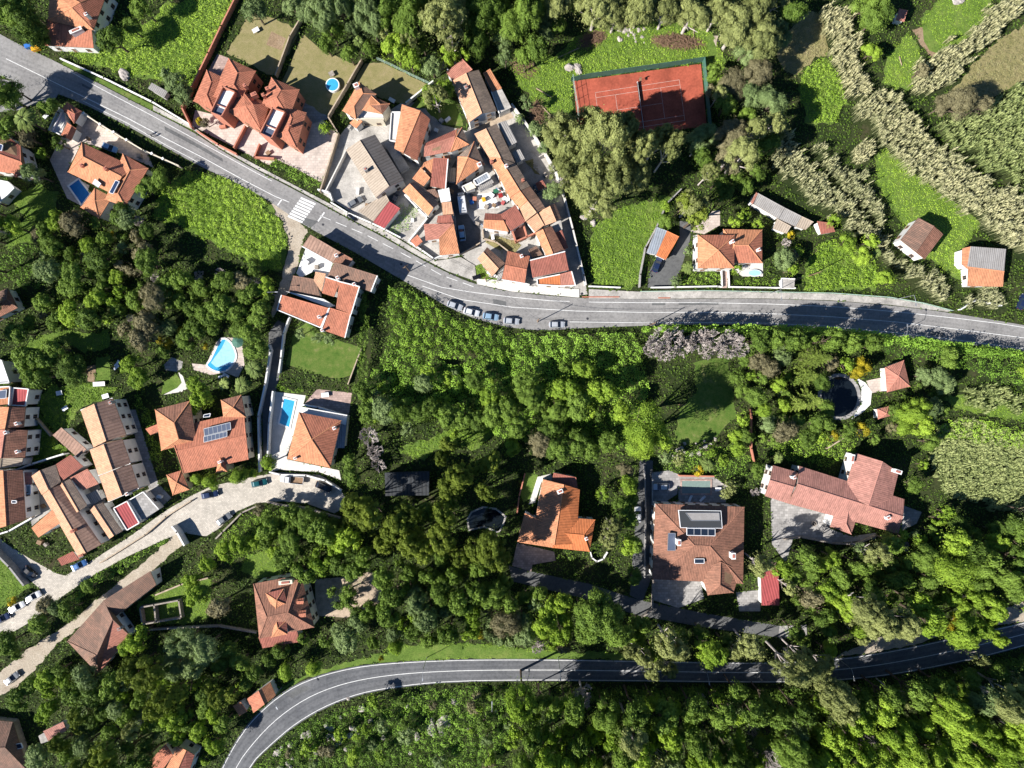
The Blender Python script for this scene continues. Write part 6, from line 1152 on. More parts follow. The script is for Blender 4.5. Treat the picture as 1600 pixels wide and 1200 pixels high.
cover('ivy_slope', 'light green leafy slope above the dark wooded hollow', [(250, 292), (300, 268), (345, 276), (400, 300), (438, 340), (450, 380), (440, 422), (400, 424), (380, 400), (330, 380), (280, 352), (240, 342)], 1.4, 13, .40, 'grass', 1.5, k=20, cat='shrubs'); cover('ivy_slope', 'leafy scrub covering ground beside lone house roof', [(0, 400), (60, 375), (120, 395), (110, 430), (60, 450), (20, 440), (-20, 460)], 1.2, 11, .38, 'bush', 1.6, k=21, cat='shrubs')
cover('bramble_thicket', 'tall bright bramble thicket below the parked cars', [(612, 446), (640, 456), (700, 492), (760, 512), (800, 522), (800, 560), (720, 562), (640, 556), (606, 540), (606, 500)], 3.0, 15, .42, 'bramble', 2.0, k=22, cat='shrubs', flat=.4); cover('bush_thicket', 'mid green thicket of rounded bushes in the middle slope', [(800, 520), (900, 522), (990, 520), (1004, 560), (1012, 640), (990, 705), (930, 700), (830, 692), (720, 662), (600, 642), (562, 625), (590, 572), (606, 545), (700, 566), (800, 560)], 3.2, 13, .44, 'bush', 2.6, k=23, cat='shrubs', flat=.35)
cover('meadow_plants', 'bright grass glade inside the middle thicket', [(622, 706), (660, 688), (700, 672), (760, 652), (778, 676), (740, 702), (700, 692), (660, 718)], .5, 11, .3, 'grass', 1.1, k=24)
cover('garden_plants', 'lush green plot above roadside railing and small hut', [(1255, 455), (1262, 402), (1290, 374), (1330, 385), (1368, 420), (1372, 452)], 1.0, 13, .36, 'grass', 1.4, k=25); cover('garden_plants', 'leafy front garden of twin hipped villa', [(1050, 448), (1072, 424), (1126, 426), (1126, 448)], .8, 12, .34, 'bramble', 1.2, k=26); cover('garden_plants', 'green garden strip beside splash pool', [(1140, 430), (1160, 434), (1215, 434), (1218, 448), (1140, 448)], .8, 12, .34, 'bramble', 1.2, k=27)
cover('roadside_hedge', 'long loose hedge along the lower edge of main road', [(1355, 532), (1420, 527), (1500, 542), (1620, 570), (1620, 612), (1540, 594), (1450, 566), (1400, 558)], 7.0, 14, .38, 'bush', 1.6, k=28, cat='hedge'); cover('tall_hedge', 'tall narrow clipped hedge beside complex of roofs', [(565, 458), (580, 458), (580, 540), (574, 602), (561, 602), (566, 540)], 3.6, 26, .38, 'under', 1.2, k=29, cat='hedge', flat=.7)
cover('lane_hedge', 'dark hedge between cobbled street and dirt lane', [(147, 898), (200, 868), (250, 844), (277, 834), (270, 842), (240, 862), (207, 882), (175, 900), (140, 925), (100, 958), (70, 975), (95, 940)], 1.6, 17, .34, 'bush', 1.1, k=30, cat='hedge', flat=.5); cover('yard_hedge', 'clipped hedge in front of paved yard of semi-detached villa', [(420, 252), (434, 242), (505, 280), (500, 300), (465, 285)], 1.3, 20, .30, 'bush', 1.0, k=31, cat='hedge', flat=.6); cover('villa_hedge', 'bright hedge along side of solar panel villa', [(214, 616), (224, 616), (244, 660), (262, 735), (250, 738), (236, 690)], 1.4, 18, .3, 'bramble', 1.0, k=32, cat='hedge', flat=.6); cover('pool_hedge', 'clipped hedge behind blue rectangular pool deck', [(427, 604), (440, 600), (476, 610), (474, 618), (430, 612)], 1.5, 22, .3, 'bramble', .9, k=33, cat='hedge', flat=.6)
cover('allotment_plants', 'small planted allotment inside white village wall', [(618, 335), (632, 318), (655, 332), (638, 352), (625, 370), (606, 360)], .7, 12, .3, 'bush', 1.0, k=70); cover('weeds', 'weedy rubble garden between cottage and white walls', [(756, 378), (775, 366), (798, 372), (812, 385), (800, 398), (785, 392)], .6, 9, .3, 'drygrass', 1.0, k=71); cover('weeds', 'green grass strip below the old tan cottage', [(742, 415), (755, 412), (768, 430), (782, 438), (765, 443), (746, 432)], .5, 12, .28, 'grass', .9, k=72); cover('weeds', 'green tuft strip along lane beside curving village row', [(820, 250), (832, 252), (842, 270), (832, 272)], .5, 10, .28, 'drygrass', .9, k=73)
cover('plot_plants', 'overgrown green plot beside red brown gabled house', [(48, 655), (62, 640), (84, 682), (106, 702), (96, 714), (60, 726), (47, 724)], .9, 12, .36, 'grass', 1.4, k=34); cover('plot_plants', 'untidy vegetable garden above the terraced row', [(58, 636), (70, 608), (120, 598), (150, 600), (185, 605), (172, 620), (140, 632), (124, 642), (100, 672), (84, 676)], .6, 10, .34, 'grass', 1.2, k=35)
cover('rocky_scrub', 'green rocky scrub on the inside of road bend', [(402, 1192), (440, 1160), (500, 1118), (580, 1090), (680, 1074), (790, 1070), (815, 1095), (790, 1120), (812, 1150), (785, 1180), (800, 1240), (380, 1240)], 1.6, 13, .38, 'bush', 1.8, k=36, cat='shrubs'); cover('verge_grass', 'bright roadside grass above the lower road', [(560, 1034), (640, 1008), (740, 1005), (800, 1014), (900, 1018), (980, 1020), (1000, 1030), (800, 1028), (650, 1031)], .5, 10, .28, 'grass', 1.0, k=37, cat='grass')
cover('garden_plants', 'mixed flower beds above the dull grey green pool', [(1040, 706), (1100, 700), (1170, 690), (1172, 740), (1130, 745), (1100, 740), (1040, 732)], 1.0, 13, .32, 'bush', 1.1, k=38); cover('garden_plants', 'leafy borders between pink villa and round pond', [(1200, 690), (1250, 680), (1330, 670), (1345, 690), (1330, 708), (1290, 730), (1240, 725), (1205, 712)], 1.1, 13, .34, 'bramble', 1.3, k=39); cover('garden_plants', 'bright shrubs below bend of cobbled street', [(340, 842), (380, 805), (420, 795), (450, 800), (440, 850), (400, 862), (350, 880)], 1.0, 12, .36, 'bramble', 1.4, k=40)
cover('lawn_grass', 'short vivid grass beside old house and enclosure', [(215, 944), (300, 904), (330, 906), (330, 962), (290, 974), (226, 976)], .2, 10, .25, 'grass', 1.0, k=41, cat='grass'); cover('lawn_grass', 'vivid grass patch above villa with four dormers', [(384, 868), (420, 860), (448, 880), (440, 898), (400, 902), (378, 890)], .25, 10, .25, 'grass', 1.0, k=42, cat='grass'); cover('lawn_grass', 'sunlit grass on slope beside white garden furniture', [(20, 552), (60, 528), (100, 516), (150, 522), (170, 516), (170, 545), (130, 550), (95, 532), (50, 556)], .25, 10, .25, 'grass', 1.0, k=43, cat='grass'); cover('lawn_grass', 'vivid sunny grass beside white flat annex', [(16, 308), (60, 288), (88, 302), (86, 342), (56, 348), (50, 378), (8, 388), (40, 340)], .3, 10, .27, 'grass', 1.0, k=44, cat='grass'); cover('lawn_grass', 'wild grass between tall grey wall and street', [(-30, 868), (0, 866), (42, 906), (46, 916), (0, 950), (-30, 962)], .4, 10, .28, 'grass', 1.0, k=45, cat='grass')

cover('lawn_grass', 'bright lawn strip above the lime bushes at field edge', [(1478, 616), (1530, 620), (1620, 640), (1620, 660), (1540, 648), (1488, 636)], .25, 10, .26, 'grass', 1.0, k=52, cat='grass'); cover('lime_shrubs', 'row of lime bushes along the reed grass field', [(1458, 660), (1520, 652), (1620, 678), (1620, 704), (1530, 692), (1464, 688)], 2.0, 14, .36, 'bramble', 1.5, k=53, cat='shrubs')
cover('roadside_hedge', 'dark continuous hedge shading the main road below bare trees', [(1000, 511), (1100, 509), (1200, 510), (1300, 516), (1400, 527), (1500, 539), (1640, 556), (1640, 568), (1500, 551), (1400, 540), (1300, 529), (1200, 523), (1100, 520), (1000, 521)], 7.5, 55, .42, 'bush', 1.6, solid=True, k=50, cat='hedge', flat=.75)
cover('roadside_hedge', 'dark tall scrub at lower edge of the lower road', [(860, 1068), (1000, 1068), (1200, 1070), (1310, 1068), (1410, 1058), (1530, 1034), (1640, 1005), (1640, 1020), (1530, 1050), (1410, 1074), (1310, 1084), (1200, 1086), (1000, 1084), (880, 1082)], 7.0, 34, .42, 'under', 2.2, solid=True, k=51, cat='hedge', flat=.45)
# undergrowth on all open ground
for q in COVERED: occupy(q)
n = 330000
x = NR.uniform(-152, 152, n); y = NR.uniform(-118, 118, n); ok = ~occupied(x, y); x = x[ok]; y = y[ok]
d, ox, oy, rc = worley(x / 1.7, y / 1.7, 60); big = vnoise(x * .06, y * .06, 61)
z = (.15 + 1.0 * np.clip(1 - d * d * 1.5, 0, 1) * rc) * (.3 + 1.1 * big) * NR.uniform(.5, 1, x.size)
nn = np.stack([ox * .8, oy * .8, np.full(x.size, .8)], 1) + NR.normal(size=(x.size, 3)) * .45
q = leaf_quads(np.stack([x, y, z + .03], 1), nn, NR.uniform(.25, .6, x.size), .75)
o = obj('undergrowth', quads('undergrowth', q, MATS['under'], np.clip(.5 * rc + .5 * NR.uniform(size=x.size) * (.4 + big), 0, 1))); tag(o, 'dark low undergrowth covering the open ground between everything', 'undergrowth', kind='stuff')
# ------------------------------------------------------------------ vehicles
def loft(m, st, mi=0):
    """stations: (x, z0, z1, halfwidth)"""
    rings = []
    for x, z0, z1, w in st: rings.append([(x, -w, z0), (x, -w * 1.02, z0 + (z1 - z0) * .55), (x, -w * .9, z1), (x, w * .9, z1), (x, w * 1.02, z0 + (z1 - z0) * .55), (x, w, z0)])
    for a, b in zip(rings, rings[1:]):
        for i in range(6): j = (i + 1) % 6; m.face((a[i], b[i], b[j], a[j]), mi)
    m.face(rings[0], mi); m.face(rings[-1][::-1], mi)
for nm, c in dict(silver=(.52, .54, .56), whitecar=(.8, .8, .8), darkblue=(.02, .035, .09), black=(.015, .015, .018), blue=(.05, .14, .34), teal=(.01, .09, .10), lightblue=(.30, .45, .58), grey=(.2, .21, .22), redcar=(.35, .03, .03)).items(): flatm('car_' + nm, c, 0.22, 0.25, 0.6)
def wheel_meshes():
    t = MB(); t.tube((0, -.1, 0), (0, .1, 0), .31, .31, 14); r = MB(); r.tube((0, -.105, 0), (0, .105, 0), .19, .19, 10)
    return t.mesh('tyre', [MATS['rubber']]), r.mesh('rim', [MATS['steel']])
TYRE, RIM = wheel_meshes()
def hull(name, fn, *mats): m = MB(); fn(m); return m.mesh(name, [MATS[k] for k in mats])
BODY = hull('body', lambda m: loft(m, [(-2.12, .38, .72, .66), (-2.02, .28, .86, .80), (-1.5, .22, .93, .86), (0, .22, .93, .87), (.85, .22, .90, .86), (1.6, .24, .82, .84), (2.0, .30, .70, .74), (2.1, .36, .60, .62)]), 'car_silver')
GLASS = hull('windows', lambda m: m.v.extend([(-1.75, -.75, .92), (.95, -.75, .90), (.95, .75, .90), (-1.75, .75, .92), (-1.3, -.58, 1.40), (.15, -.58, 1.40), (.15, .58, 1.40), (-1.3, .58, 1.40)]) or [(m.f.append(f), m.m.append(0), m.uv.append(None)) for f in ((0, 1, 5, 4), (1, 2, 6, 5), (2, 3, 7, 6), (3, 0, 4, 7), (4, 5, 6, 7))], 'glass')
TOP = hull('roof', lambda m: loft(m, [(-1.34, 1.39, 1.43, .57), (-1.2, 1.39, 1.47, .60), (-.2, 1.39, 1.48, .60), (.16, 1.39, 1.44, .58)]), 'car_silver')
HEAD = hull('headlight', lambda m: m.box((0, 0, 0), (.16, .3, .14)), 'lamp'); TAIL = hull('tail_light', lambda m: m.box((0, 0, 0), (.08, .28, .16)), 'redlamp'); MIR = hull('mirror', lambda m: m.box((0, 0, 0), (.16, .2, .13)), 'car_black')
def wheels(t, xs, y, k=1.0):
    for x in xs:
        for s in (-1, 1):
            w = obj('wheel', TYRE, t, (x, s * y, .31 * k), 0, (k, k, k)); obj('rim', RIM, w)
def paint_of(o, c): o.material_slots[0].link = 'OBJECT'; o.material_slots[0].material = MATS['car_' + c]
def car(px, ang, col, label, L=4.3, group=None):
    """ang: degrees, heading counter-clockwise from +x"""
    p = P(px); p.z = .1; t = empty('parked_car', p, math.radians(ang)); k = L / 4.2; t.scale = (k, min(k, 1.05), min(k, 1.04)); tag(t, label, 'car', group)
    paint_of(obj('body', BODY, t), col); obj('windows', GLASS, t); paint_of(obj('roof', TOP, t), col); wheels(t, (-1.32, 1.3), .78)
    for s in (-1, 1): obj('headlight', HEAD, t, (2.0, s * .56, .62)); obj('tail_light', TAIL, t, (-2.06, s * .58, .74)); obj('mirror', MIR, t, (.72, s * .95, .95))
    return t
car((174, 232), -22, 'lightblue', 'light blue car parked in shaded yard of villa with solar panel', 4.2)
car((556, 317), 30, 'grey', 'silver grey car on driveway below the tan and black building'); car((551, 340), -30, 'black', 'tiny black car parked at kerb beside grey canopy', 2.9); car((619, 309), 65, 'grey', 'dark grey car half hidden behind red sheet store', 3.6)
car((722, 365), 97, 'lightblue', 'pale blue car parked in shaded village street', 4.3); car((840, 298), -60, 'grey', 'grey car tucked in village lane yard', 3.6)
for q, a, c, l in (((711, 478), -20, 'silver', 'silver car at the uphill end of kerb row'), ((737, 488), -14, 'whitecar', 'second pale car of the kerb row above the thicket'), ((767, 495), -9, 'lightblue', 'pale blue car in the middle of kerb row'), ((799, 502), -5, 'silver', 'silver car beside the utility pole at end of kerb row'), ((870, 507.5), 0, 'silver', 'silver hatchback parked alone beyond the kerb row')): car(q, a, c, l, 4.3, 'cars parked along the main road kerb')
car((1026, 414), 70, 'darkblue', 'dark car parked below the orange and grey garage'); car((1032, 760), 180, 'silver', 'silver car with glass roof parked behind brown villa', 4.6); car((996, 803), 90, 'whitecar', 'white car in private lane under trees', 4.3)
car((330, 772), 12, 'darkblue', 'dark blue car at upper side of cobbled street', 4.6); car((407, 754), 12, 'teal', 'dark teal car on cobbled street before solar panel villa', 4.3); car((507, 760), -22, 'black', 'black car at end of cobbled street beside white wall', 4.5); car((352, 810), 35, 'grey', 'dark grey car parked by stone wall on cobbled street', 4.5); car((127, 882), 27, 'blue', 'blue car beside the long ridged house on cobbled street', 4.3)
car((55, 931), 28, 'whitecar', 'white car parked closer to the hedge end of lower street', 4.4); car((30, 947), 28, 'whitecar', 'white car parked between another white car and a dark one', 4.4); car((7, 965), 28, 'darkblue', 'dark blue car at lower end of cobbled street', 4.4); car((22, 1058), 38, 'grey', 'dark grey car standing in dirt lane', 4.4); car((50, 893), -42, 'black', 'black car in shade of tall grey wall', 4.0); car((1594, 472), 70, 'darkblue', 'dark car at entrance behind roadside reeds', 4.2)
# camper van
p = P((722.5, 319)); p.z = .1; t = empty('camper_van', p, math.radians(98)); tag(t, 'big white camper van parked in village street', 'van'); m = MB(); loft(m, [(-2.9, .4, 2.5, 1.02), (-2.8, .3, 2.7, 1.06), (1.3, .3, 2.7, 1.06), (1.7, .3, 2.3, 1.04)]); obj('body', m.mesh('body', [MATS['car_whitecar']]), t); m = MB(); loft(m, [(1.65, .3, 1.9, 1.0), (2.1, .3, 1.35, .98), (2.8, .35, 1.0, .9), (2.95, .45, .85, .8)]); obj('cab', m.mesh('cab', [MATS['car_whitecar']]), t)
m = MB(); m.face([(1.72, -.85, 1.9), (2.12, -.85, 1.38), (2.12, .85, 1.38), (1.72, .85, 1.9)]); obj('windscreen', MB.mesh(m, 'windscreen', [MATS['glass']]), t); 
for x, w in ((-1.9, .5), (-.2, .7)): m = MB(); m.box((x, 0, 2.75), (w, .6, .1)); obj('roof_hatch', m.mesh('roof_hatch', [MATS['steel']]), t)
m = MB(); m.box((-2.55, 0, 2.74), (.35, 1.3, .06)); obj('air_vent', m.mesh('air_vent', [MATS['car_grey']]), t); wheels(t, (-1.7, 2.0), .92, 1.1)
# pickup truck
p = P((459, 749)); p.z = .1; t = empty('pickup_truck', p, math.radians(174)); tag(t, 'white pickup truck with empty tan cargo bed on cobbled street', 'truck'); m = MB(); loft(m, [(.6, .35, 1.25, .9), (.7, .35, 1.95, .86), (1.7, .35, 1.95, .84), (2.4, .35, 1.15, .88), (3.2, .4, .95, .84), (3.3, .45, .8, .75)]); obj('cab', m.mesh('cab', [MATS['car_whitecar']]), t)
m = MB(); m.face([(1.72, -.7, 1.93), (2.38, -.78, 1.17), (2.38, .78, 1.17), (1.72, .7, 1.93)][::-1]); obj('windscreen', m.mesh('windscreen', [MATS['glass']]), t); m = MB(); m.box((-1.2, 0, .75), (3.5, 1.95, .12)); obj('cargo_bed', m.mesh('cargo_bed', [MATS['wood']]), t)
for c_, d_ in (((-1.2, .96, 1.0), (3.5, .07, .42)), ((-1.2, -.96, 1.0), (3.5, .07, .42)), ((-2.93, 0, 1.0), (.07, 1.85, .42)), ((.52, 0, 1.15), (.07, 1.85, .7))): m = MB(); m.box(c_, d_); obj('side_board', m.mesh('side_board', [MATS['car_whitecar']]), t)
wheels(t, (-1.9, 2.3), .85, 1.1)

# ------------------------------------------------------------------ street furniture
def lamp(px, h, ang, label, arm=2.2):
    p = P(px); t = empty('street_lamp', p, math.radians(ang)); tag(t, label, 'street lamp', 'street lamps along the roads')
    m = MB(); m.tube((0, 0, 0), (0, 0, h), .09, .06, 8); m.tube((0, 0, 0), (0, 0, .5), .15, .13, 8); obj('pole', m.mesh('pole', [MATS['steel']]), t)
    m = MB(); m.tube((0, 0, h), (arm * .5, 0, h + .35), .05, .045, 6); m.tube((arm * .5, 0, h + .35), (arm, 0, h + .4), .045, .04, 6); obj('arm', m.mesh('arm', [MATS['steel']]), t); m = MB(); m.box((arm + .25, 0, h + .38), (.75, .26, .12)); obj('lamp_head', m.mesh('lamp_head', [MATS['steel']]), t)
LR = 'steel street lamp '
for q, h_, a, l in (((667, 1027), 8, -92, LR + 'on grass verge above road bend'), ((872, 1027), 8, -88, LR + 'among shrubs above straight lower road'), ((1092, 1033), 8, -80, LR + 'under the bright tree leaning over lower road'), ((1308, 1027), 8, -80, LR + 'beside sunny layby of lower road'), ((1570, 967), 9, -60, LR + 'on bare earth at end of lower road'), ((1202, 459), 8, -90, LR + 'at railing above shaded road near small hut'), ((1398, 468), 9, -85, LR + 'at railing where road starts to bend by the reeds'), ((440, 1074), 7, -60, LR + 'at tight curve beside pergola house'), ((1390, 527), 8, 90, LR + 'below main road at loose hedge'), ((432, 462), 7, 0, LR + 'beside dirt track under wooded slope'), ((770, 1090), 8, 90, LR + 'in rocky scrub below lower road')): lamp(q, h_, a, l)
UP = []
def upole(px, h, label):
    p = P(px); t = empty('utility_pole', p); tag(t, label, 'pole', 'utility poles of the main road'); m = MB(); m.tube((0, 0, 0), (0, 0, h), .14, .10, 8); obj('pole', m.mesh('pole', [MATS['wood']]), t); m = MB(); m.box((0, 0, h - .4), (1.5, .1, .1), .6); m.box((0, 0, h - 1.0), (.9, .09, .09), .6); obj('crossarm', m.mesh('crossarm', [MATS['wood']]), t); UP.append((p.x, p.y, h - .35))
upole((840, 503), 8, 'wooden utility pole between silver cars at road edge'); upole((640, 424), 8, 'wooden utility pole beside the road below village allotment'); upole((1015, 508), 8, 'wooden utility pole at edge of the bare trees'); upole((760, 440), 7, 'wooden utility pole on village pavement before old cottage'); upole((1262, 432), 8, 'wooden utility pole in lush plot above railing'); upole((1060, 632), 7, 'wooden utility pole standing in shade beside small lawn')
for a, b in ((1, 0), (0, 2), (3, 0), (2, 4)):
    for s in (-.5, .5):
        A, B = Vector(UP[a]), Vector(UP[b]); A.x += s; B.x += s; m = MB(); pr = A
        for i in range(1, 13): u = i / 12; q = A.lerp(B, u) - Vector((0, 0, 1.1 * 4 * u * (1 - u))); m.tube(pr, q, .022, .022, 3, cap=False); pr = q
        o = obj('overhead_wire', m.mesh('overhead_wire', [MATS['darkmetal']])); tag(o, ('thin overhead wire from village pole to ' if a == 3 else 'thin overhead wire along main road to ') + ('pole between silver cars' if b == 0 else ('pole by bare trees' if b == 2 else 'pole in lush plot')), 'wire', 'overhead wires %d-%d' % (a, b))
# wall pillars along the shaded road
for i, q in enumerate(((140, 183), (165, 200), (186, 212), (206, 224), (245, 245), (262, 253))):
    p = P(q); t = empty('gate_pillar', p); tag(t, 'square cream pillar capped white on the wall shading main road', 'pillar', 'pillars of the shading wall'); m = MB(); m.box((0, 0, 1.35), (.5, .5, 2.7), .5); obj('shaft', m.mesh('shaft', [MATS['cream']]), t); m = MB(); m.box((0, 0, 2.76), (.62, .62, .12), .5); obj('cap', m.mesh('cap', [MATS['white']]), t)
# bins, hut furniture
def bin_(px, col, label, w=1.3):
    p = P(px); t = empty('waste_container', p, .3); tag(t, label, 'bin'); m = MB(); m.box((0, 0, .6), (w, .9, 1.0), 0, 0, 1.1); obj('body', m.mesh('body', [MATS[col]]), t); m = MB(); m.box((0, 0, 1.16), (w + .16, 1.1, .1)); m.box((0, 0, 1.25), (w * .8, .6, .08)); obj('lid', m.mesh('lid', [MATS[col]]), t)
    for s in (-1, 1): m = MB(); m.tube((s * w * .35, -.35, .1), (s * w * .35, .35, .1), .1, .1, 8); obj('wheel', m.mesh('wheel', [MATS['rubber']]), t)
flatm('binyellow', (.8, .38, .01), .5); flatm('binblue', (.03, .16, .5), .5); flatm('bingreen', (.02, .12, .06), .5)
bin_((59, 78), 'binyellow', 'yellow recycling container at road junction', 2.0); bin_((48, 74), 'binblue', 'blue recycling container beside the yellow one', 1.8); bin_((745, 434), 'car_black', 'dark waste container at edge of grass strip on village street', 2.0); bin_((756, 313), 'binyellow', 'yellow bin in cluttered courtyard', .8); bin_((737, 317), 'binblue', 'blue bin beside camper van', .9); bin_((782, 307), 'car_redcar', 'red crate box in cluttered courtyard', 1.0); bin_((775, 300), 'bingreen', 'dark green box in cluttered courtyard', 1.2)
def bench_like(px, w, l, rz, mat, label, name='garden_table', cat='table'):
    p = P(px); t = empty(name, p, rz); tag(t, label, cat); m = MB(); m.box((0, 0, .74), (l, w, .06)); obj('top', m.mesh('top', [MATS[mat]]), t)
    for sx in (-1, 1):
        for sy in (-1, 1): m = MB(); m.box((sx * (l / 2 - .1), sy * (w / 2 - .1), .355), (.07, .07, .71)); obj('leg', m.mesh('leg', [MATS[mat]]), t)
def lounger(px, rz, label, group=None):
    p = P(px); t = empty('sun_lounger', p, rz); tag(t, label, 'lounger', group); m = MB(); m.box((-.25, 0, .32), (1.4, .65, .08)); obj('seat', m.mesh('seat', [MATS['whitepvc']]), t); m = MB(); m.face([(.45, -.32, .34), (1.05, -.32, .72), (1.05, .32, .72), (.45, .32, .34)]); m.face([(.45, -.32, .28), (.45, .32, .28), (1.05, .32, .66), (1.05, -.32, .66)]); obj('backrest', m.mesh('backrest', [MATS['whitepvc']]), t)
    for sx in (-.8, .35):
        for sy in (-.25, .25): m = MB(); m.box((sx, sy, .14), (.06, .06, .28)); obj('leg', m.mesh('leg', [MATS['whitepvc']]), t)
for q, a in (((184, 568), .9), ((183, 574), .7)): lounger(q, a, 'white sun lounger beside vegetable bed', 'loungers by the vegetable bed')
for q, a in (((354, 586), -.5), ((347, 588), .3)): lounger(q, a, 'white sun lounger below the curved pool', 'loungers by the curved pool')
for q, a in (((1078, 779), 1.2), ((1097, 779), .8)): lounger(q, a, 'white garden chair in shade behind brown villa', 'chairs behind the brown villa')
bench_like((1121, 764), 1.0, 1.6, 0, 'whitepvc', 'white table at end of the grey green pool'); bench_like((157, 600), 1.2, 3.2, .06, 'whiteconcrete', 'long white bench slab below vegetable bed', 'garden_bench', 'bench'); bench_like((104, 638), 1.0, 1.6, .6, 'whitepvc', 'white table in untidy vegetable garden'); bench_like((95, 614), 1.2, 1.6, .2, 'whitepvc', 'white table under oak clump'); bench_like((167, 619), 1.2, 1.8, .3, 'whitepvc', 'white table at top of terraced row'); bench_like((74, 183), 1.0, 1.4, .8, 'whitepvc', 'white table in dark garden by pool house'); bench_like((509, 617), 1.2, 2.0, .1, 'whitepvc', 'white dining table on brick patio'); bench_like((613, 158), 1.0, 1.8, -.5, 'whitepvc', 'white table at shaded house corner beside dry lawn'); bench_like((519, 117), 1.4, 1.4, .5, 'stone', 'round stone like table on lawn beside above ground pool'); bench_like((401, 49), 1.2, 1.8, .5, 'whiteconcrete', 'pale stone table on dry lawn')
# parasol by the curved pool
p = P((376, 535)); t = empty('parasol', p); tag(t, 'dark green parasol beside the curved pool', 'parasol'); m = MB(); m.tube((0, 0, 0), (0, 0, 2.6), .04, .04, 6); obj('pole', m.mesh('pole', [MATS['whitepvc']]), t); m = MB()
for i in range(8): a, b = i * math.pi / 4, (i + 1) * math.pi / 4; m.face([(0, 0, 2.65), (1.6 * math.cos(a), 1.6 * math.sin(a), 2.1), (1.6 * math.cos(b), 1.6 * math.sin(b), 2.1)])
obj('canopy', m.mesh('canopy', [MATS['greenfence']]), t)
p = P((1271, 818)); t = empty('fountain', p); tag(t, 'small round stone fountain in grey court of pink villa', 'fountain'); m = MB()
for i in range(14): a, b = i * 2 * math.pi / 14, (i + 1) * 2 * math.pi / 14; m.wallseg((.62 * math.cos(a), .62 * math.sin(a)), (.62 * math.cos(b), .62 * math.sin(b)), .5 + .001 * i, .18)
obj('basin', m.mesh('basin', [MATS['stone']]), t); m = MB(); m.tube((0, 0, 0), (0, 0, .9), .14, .1, 8); obj('spout', m.mesh('spout', [MATS['stone']]), t); m = MB(); m.prism([(.55 * math.cos(i * .449), .55 * math.sin(i * .449)) for i in range(14)], .02, .36); obj('water', m.mesh('water', [MATS['pondwater']]), t)
p = P((1093, 914)); 
# boulders, logs and brush
def boulder(px, rx, ry, rz, label, seed, hf=.6, group=None):
    p = P(px); rr = np.random.RandomState(seed); import bmesh
    bm = bmesh.new(); bmesh.ops.create_icosphere(bm, subdivisions=3, radius=1.0)
    o1, o2 = rr.uniform(0, 9, 2)
    for v in bm.verts:
        c = v.co; f = 1 + .22 * math.sin(c.x * 2.3 + o1) * math.cos(c.y * 2.9 + o2) + .12 * math.sin(c.z * 5 + o1) + .07 * math.sin(c.x * 9 + c.y * 7 + o2)
        v.co = Vector((c.x * rx * f, c.y * ry * f, c.z * min(rx, ry) * hf * f + min(rx, ry) * hf * .45))
    me = bpy.data.meshes.new('boulder'); bm.to_mesh(me); bm.free(); me.materials.append(MATS['rock']); o = obj('boulder', me, None, p, rz); tag(o, label, 'boulder', group)
for i, (q, rx, ry, a, l) in enumerate((((675, 1137), 1.2, 2.3, .1, 'long pale boulder leaning on the biggest one in scrub'), ((694, 1127), 2.0, 1.7, .4, 'biggest pale boulder in the rocky scrub'), ((690, 1143), .8, 1.0, .4, 'small boulder at foot of the big pair'), ((652, 1150), .7, 1.3, .1, 'upright pale boulder apart from the big pair'), ((903, 108), 1.0, 1.6, .2, 'tall boulder at tennis court corner'), ((890, 106), 1.2, 1.1, .5, 'low boulder beside the tall one at tennis court corner'), ((1040, 30), 2.0, .9, .3, 'flat white boulder under grove above tennis court'), ((1137, 258), 1.6, 1.3, .5, 'pale boulder in shaded hollow'), ((912, 340), .9, .7, .2, 'pale boulder at shaded edge of meadow'), ((927, 349), .8, .8, .8, 'pale boulder at sunny edge of meadow'), ((196, 118), 1.4, 1.8, .6, 'tan boulder in weedy field'), ((1495, 3), 1.5, .9, .1, 'white boulder at end of allotment'))): boulder(q, rx, ry, a, l, 40 + i)
for i in range(46):
    q = R.choice([(R.uniform(430, 540), 0), (R.uniform(540, 790), 1)]); yy = (1170 - (q[0] - 430) * .5 + R.uniform(0, 55)) if q[1] == 0 else R.uniform(1090, 1195)
    s = R.uniform(.25, .85); boulder((q[0], yy), s * R.uniform(.8, 1.5), s, R.uniform(0, 3), 'grey rock lying in the rocky scrub inside road bend', 100 + i, group='rocks of the scrub')
for i in range(22): s = R.uniform(.2, .6); boulder((R.uniform(965, 1010), R.uniform(40, 68)), s * 1.2, s, R.uniform(0, 3), 'pale stone in clearing above tennis court', 200 + i, group='stones of the clearing')
for i in range(16): u = R.random(); s = R.uniform(.25, .6); boulder((1058 + u * 60 + R.uniform(-6, 6), 708 - u * 12 + R.uniform(-14, 14)), s * 1.2, s, R.uniform(0, 3), 'pale rock edging the flower beds above grey green pool', 240 + i, group='rocks of the flower beds')
def brush(name, label, cx, cy, rx, ry, rot, h, n, mat, lw=(.8, 2.4), kind='stuff'):
    m = MB(); ca, sa = math.cos(rot), math.sin(rot)
    for i in range(n):
        a, q = R.uniform(0, 6.28), math.sqrt(R.random()); x, y = rx * q * math.cos(a), ry * q * math.sin(a); p = P((cx + x * ca - y * sa, cy + x * sa + y * ca)); z = h * (1 - q * q) * R.uniform(.2, 1) + .05
        b = R.uniform(0, 6.28); L = R.uniform(*lw) / 2; d = Vector((math.cos(b) * L, math.sin(b) * L, R.uniform(-.2, .2))); w = R.uniform(.03, .08); c_ = Vector((p.x, p.y, z)); m.tube(c_ - d, c_ + d, w, w * .6, 4, cap=False)
    o = obj(name, m.mesh(name, [MATS[mat]])); tag(o, label, 'brush pile', kind=kind)
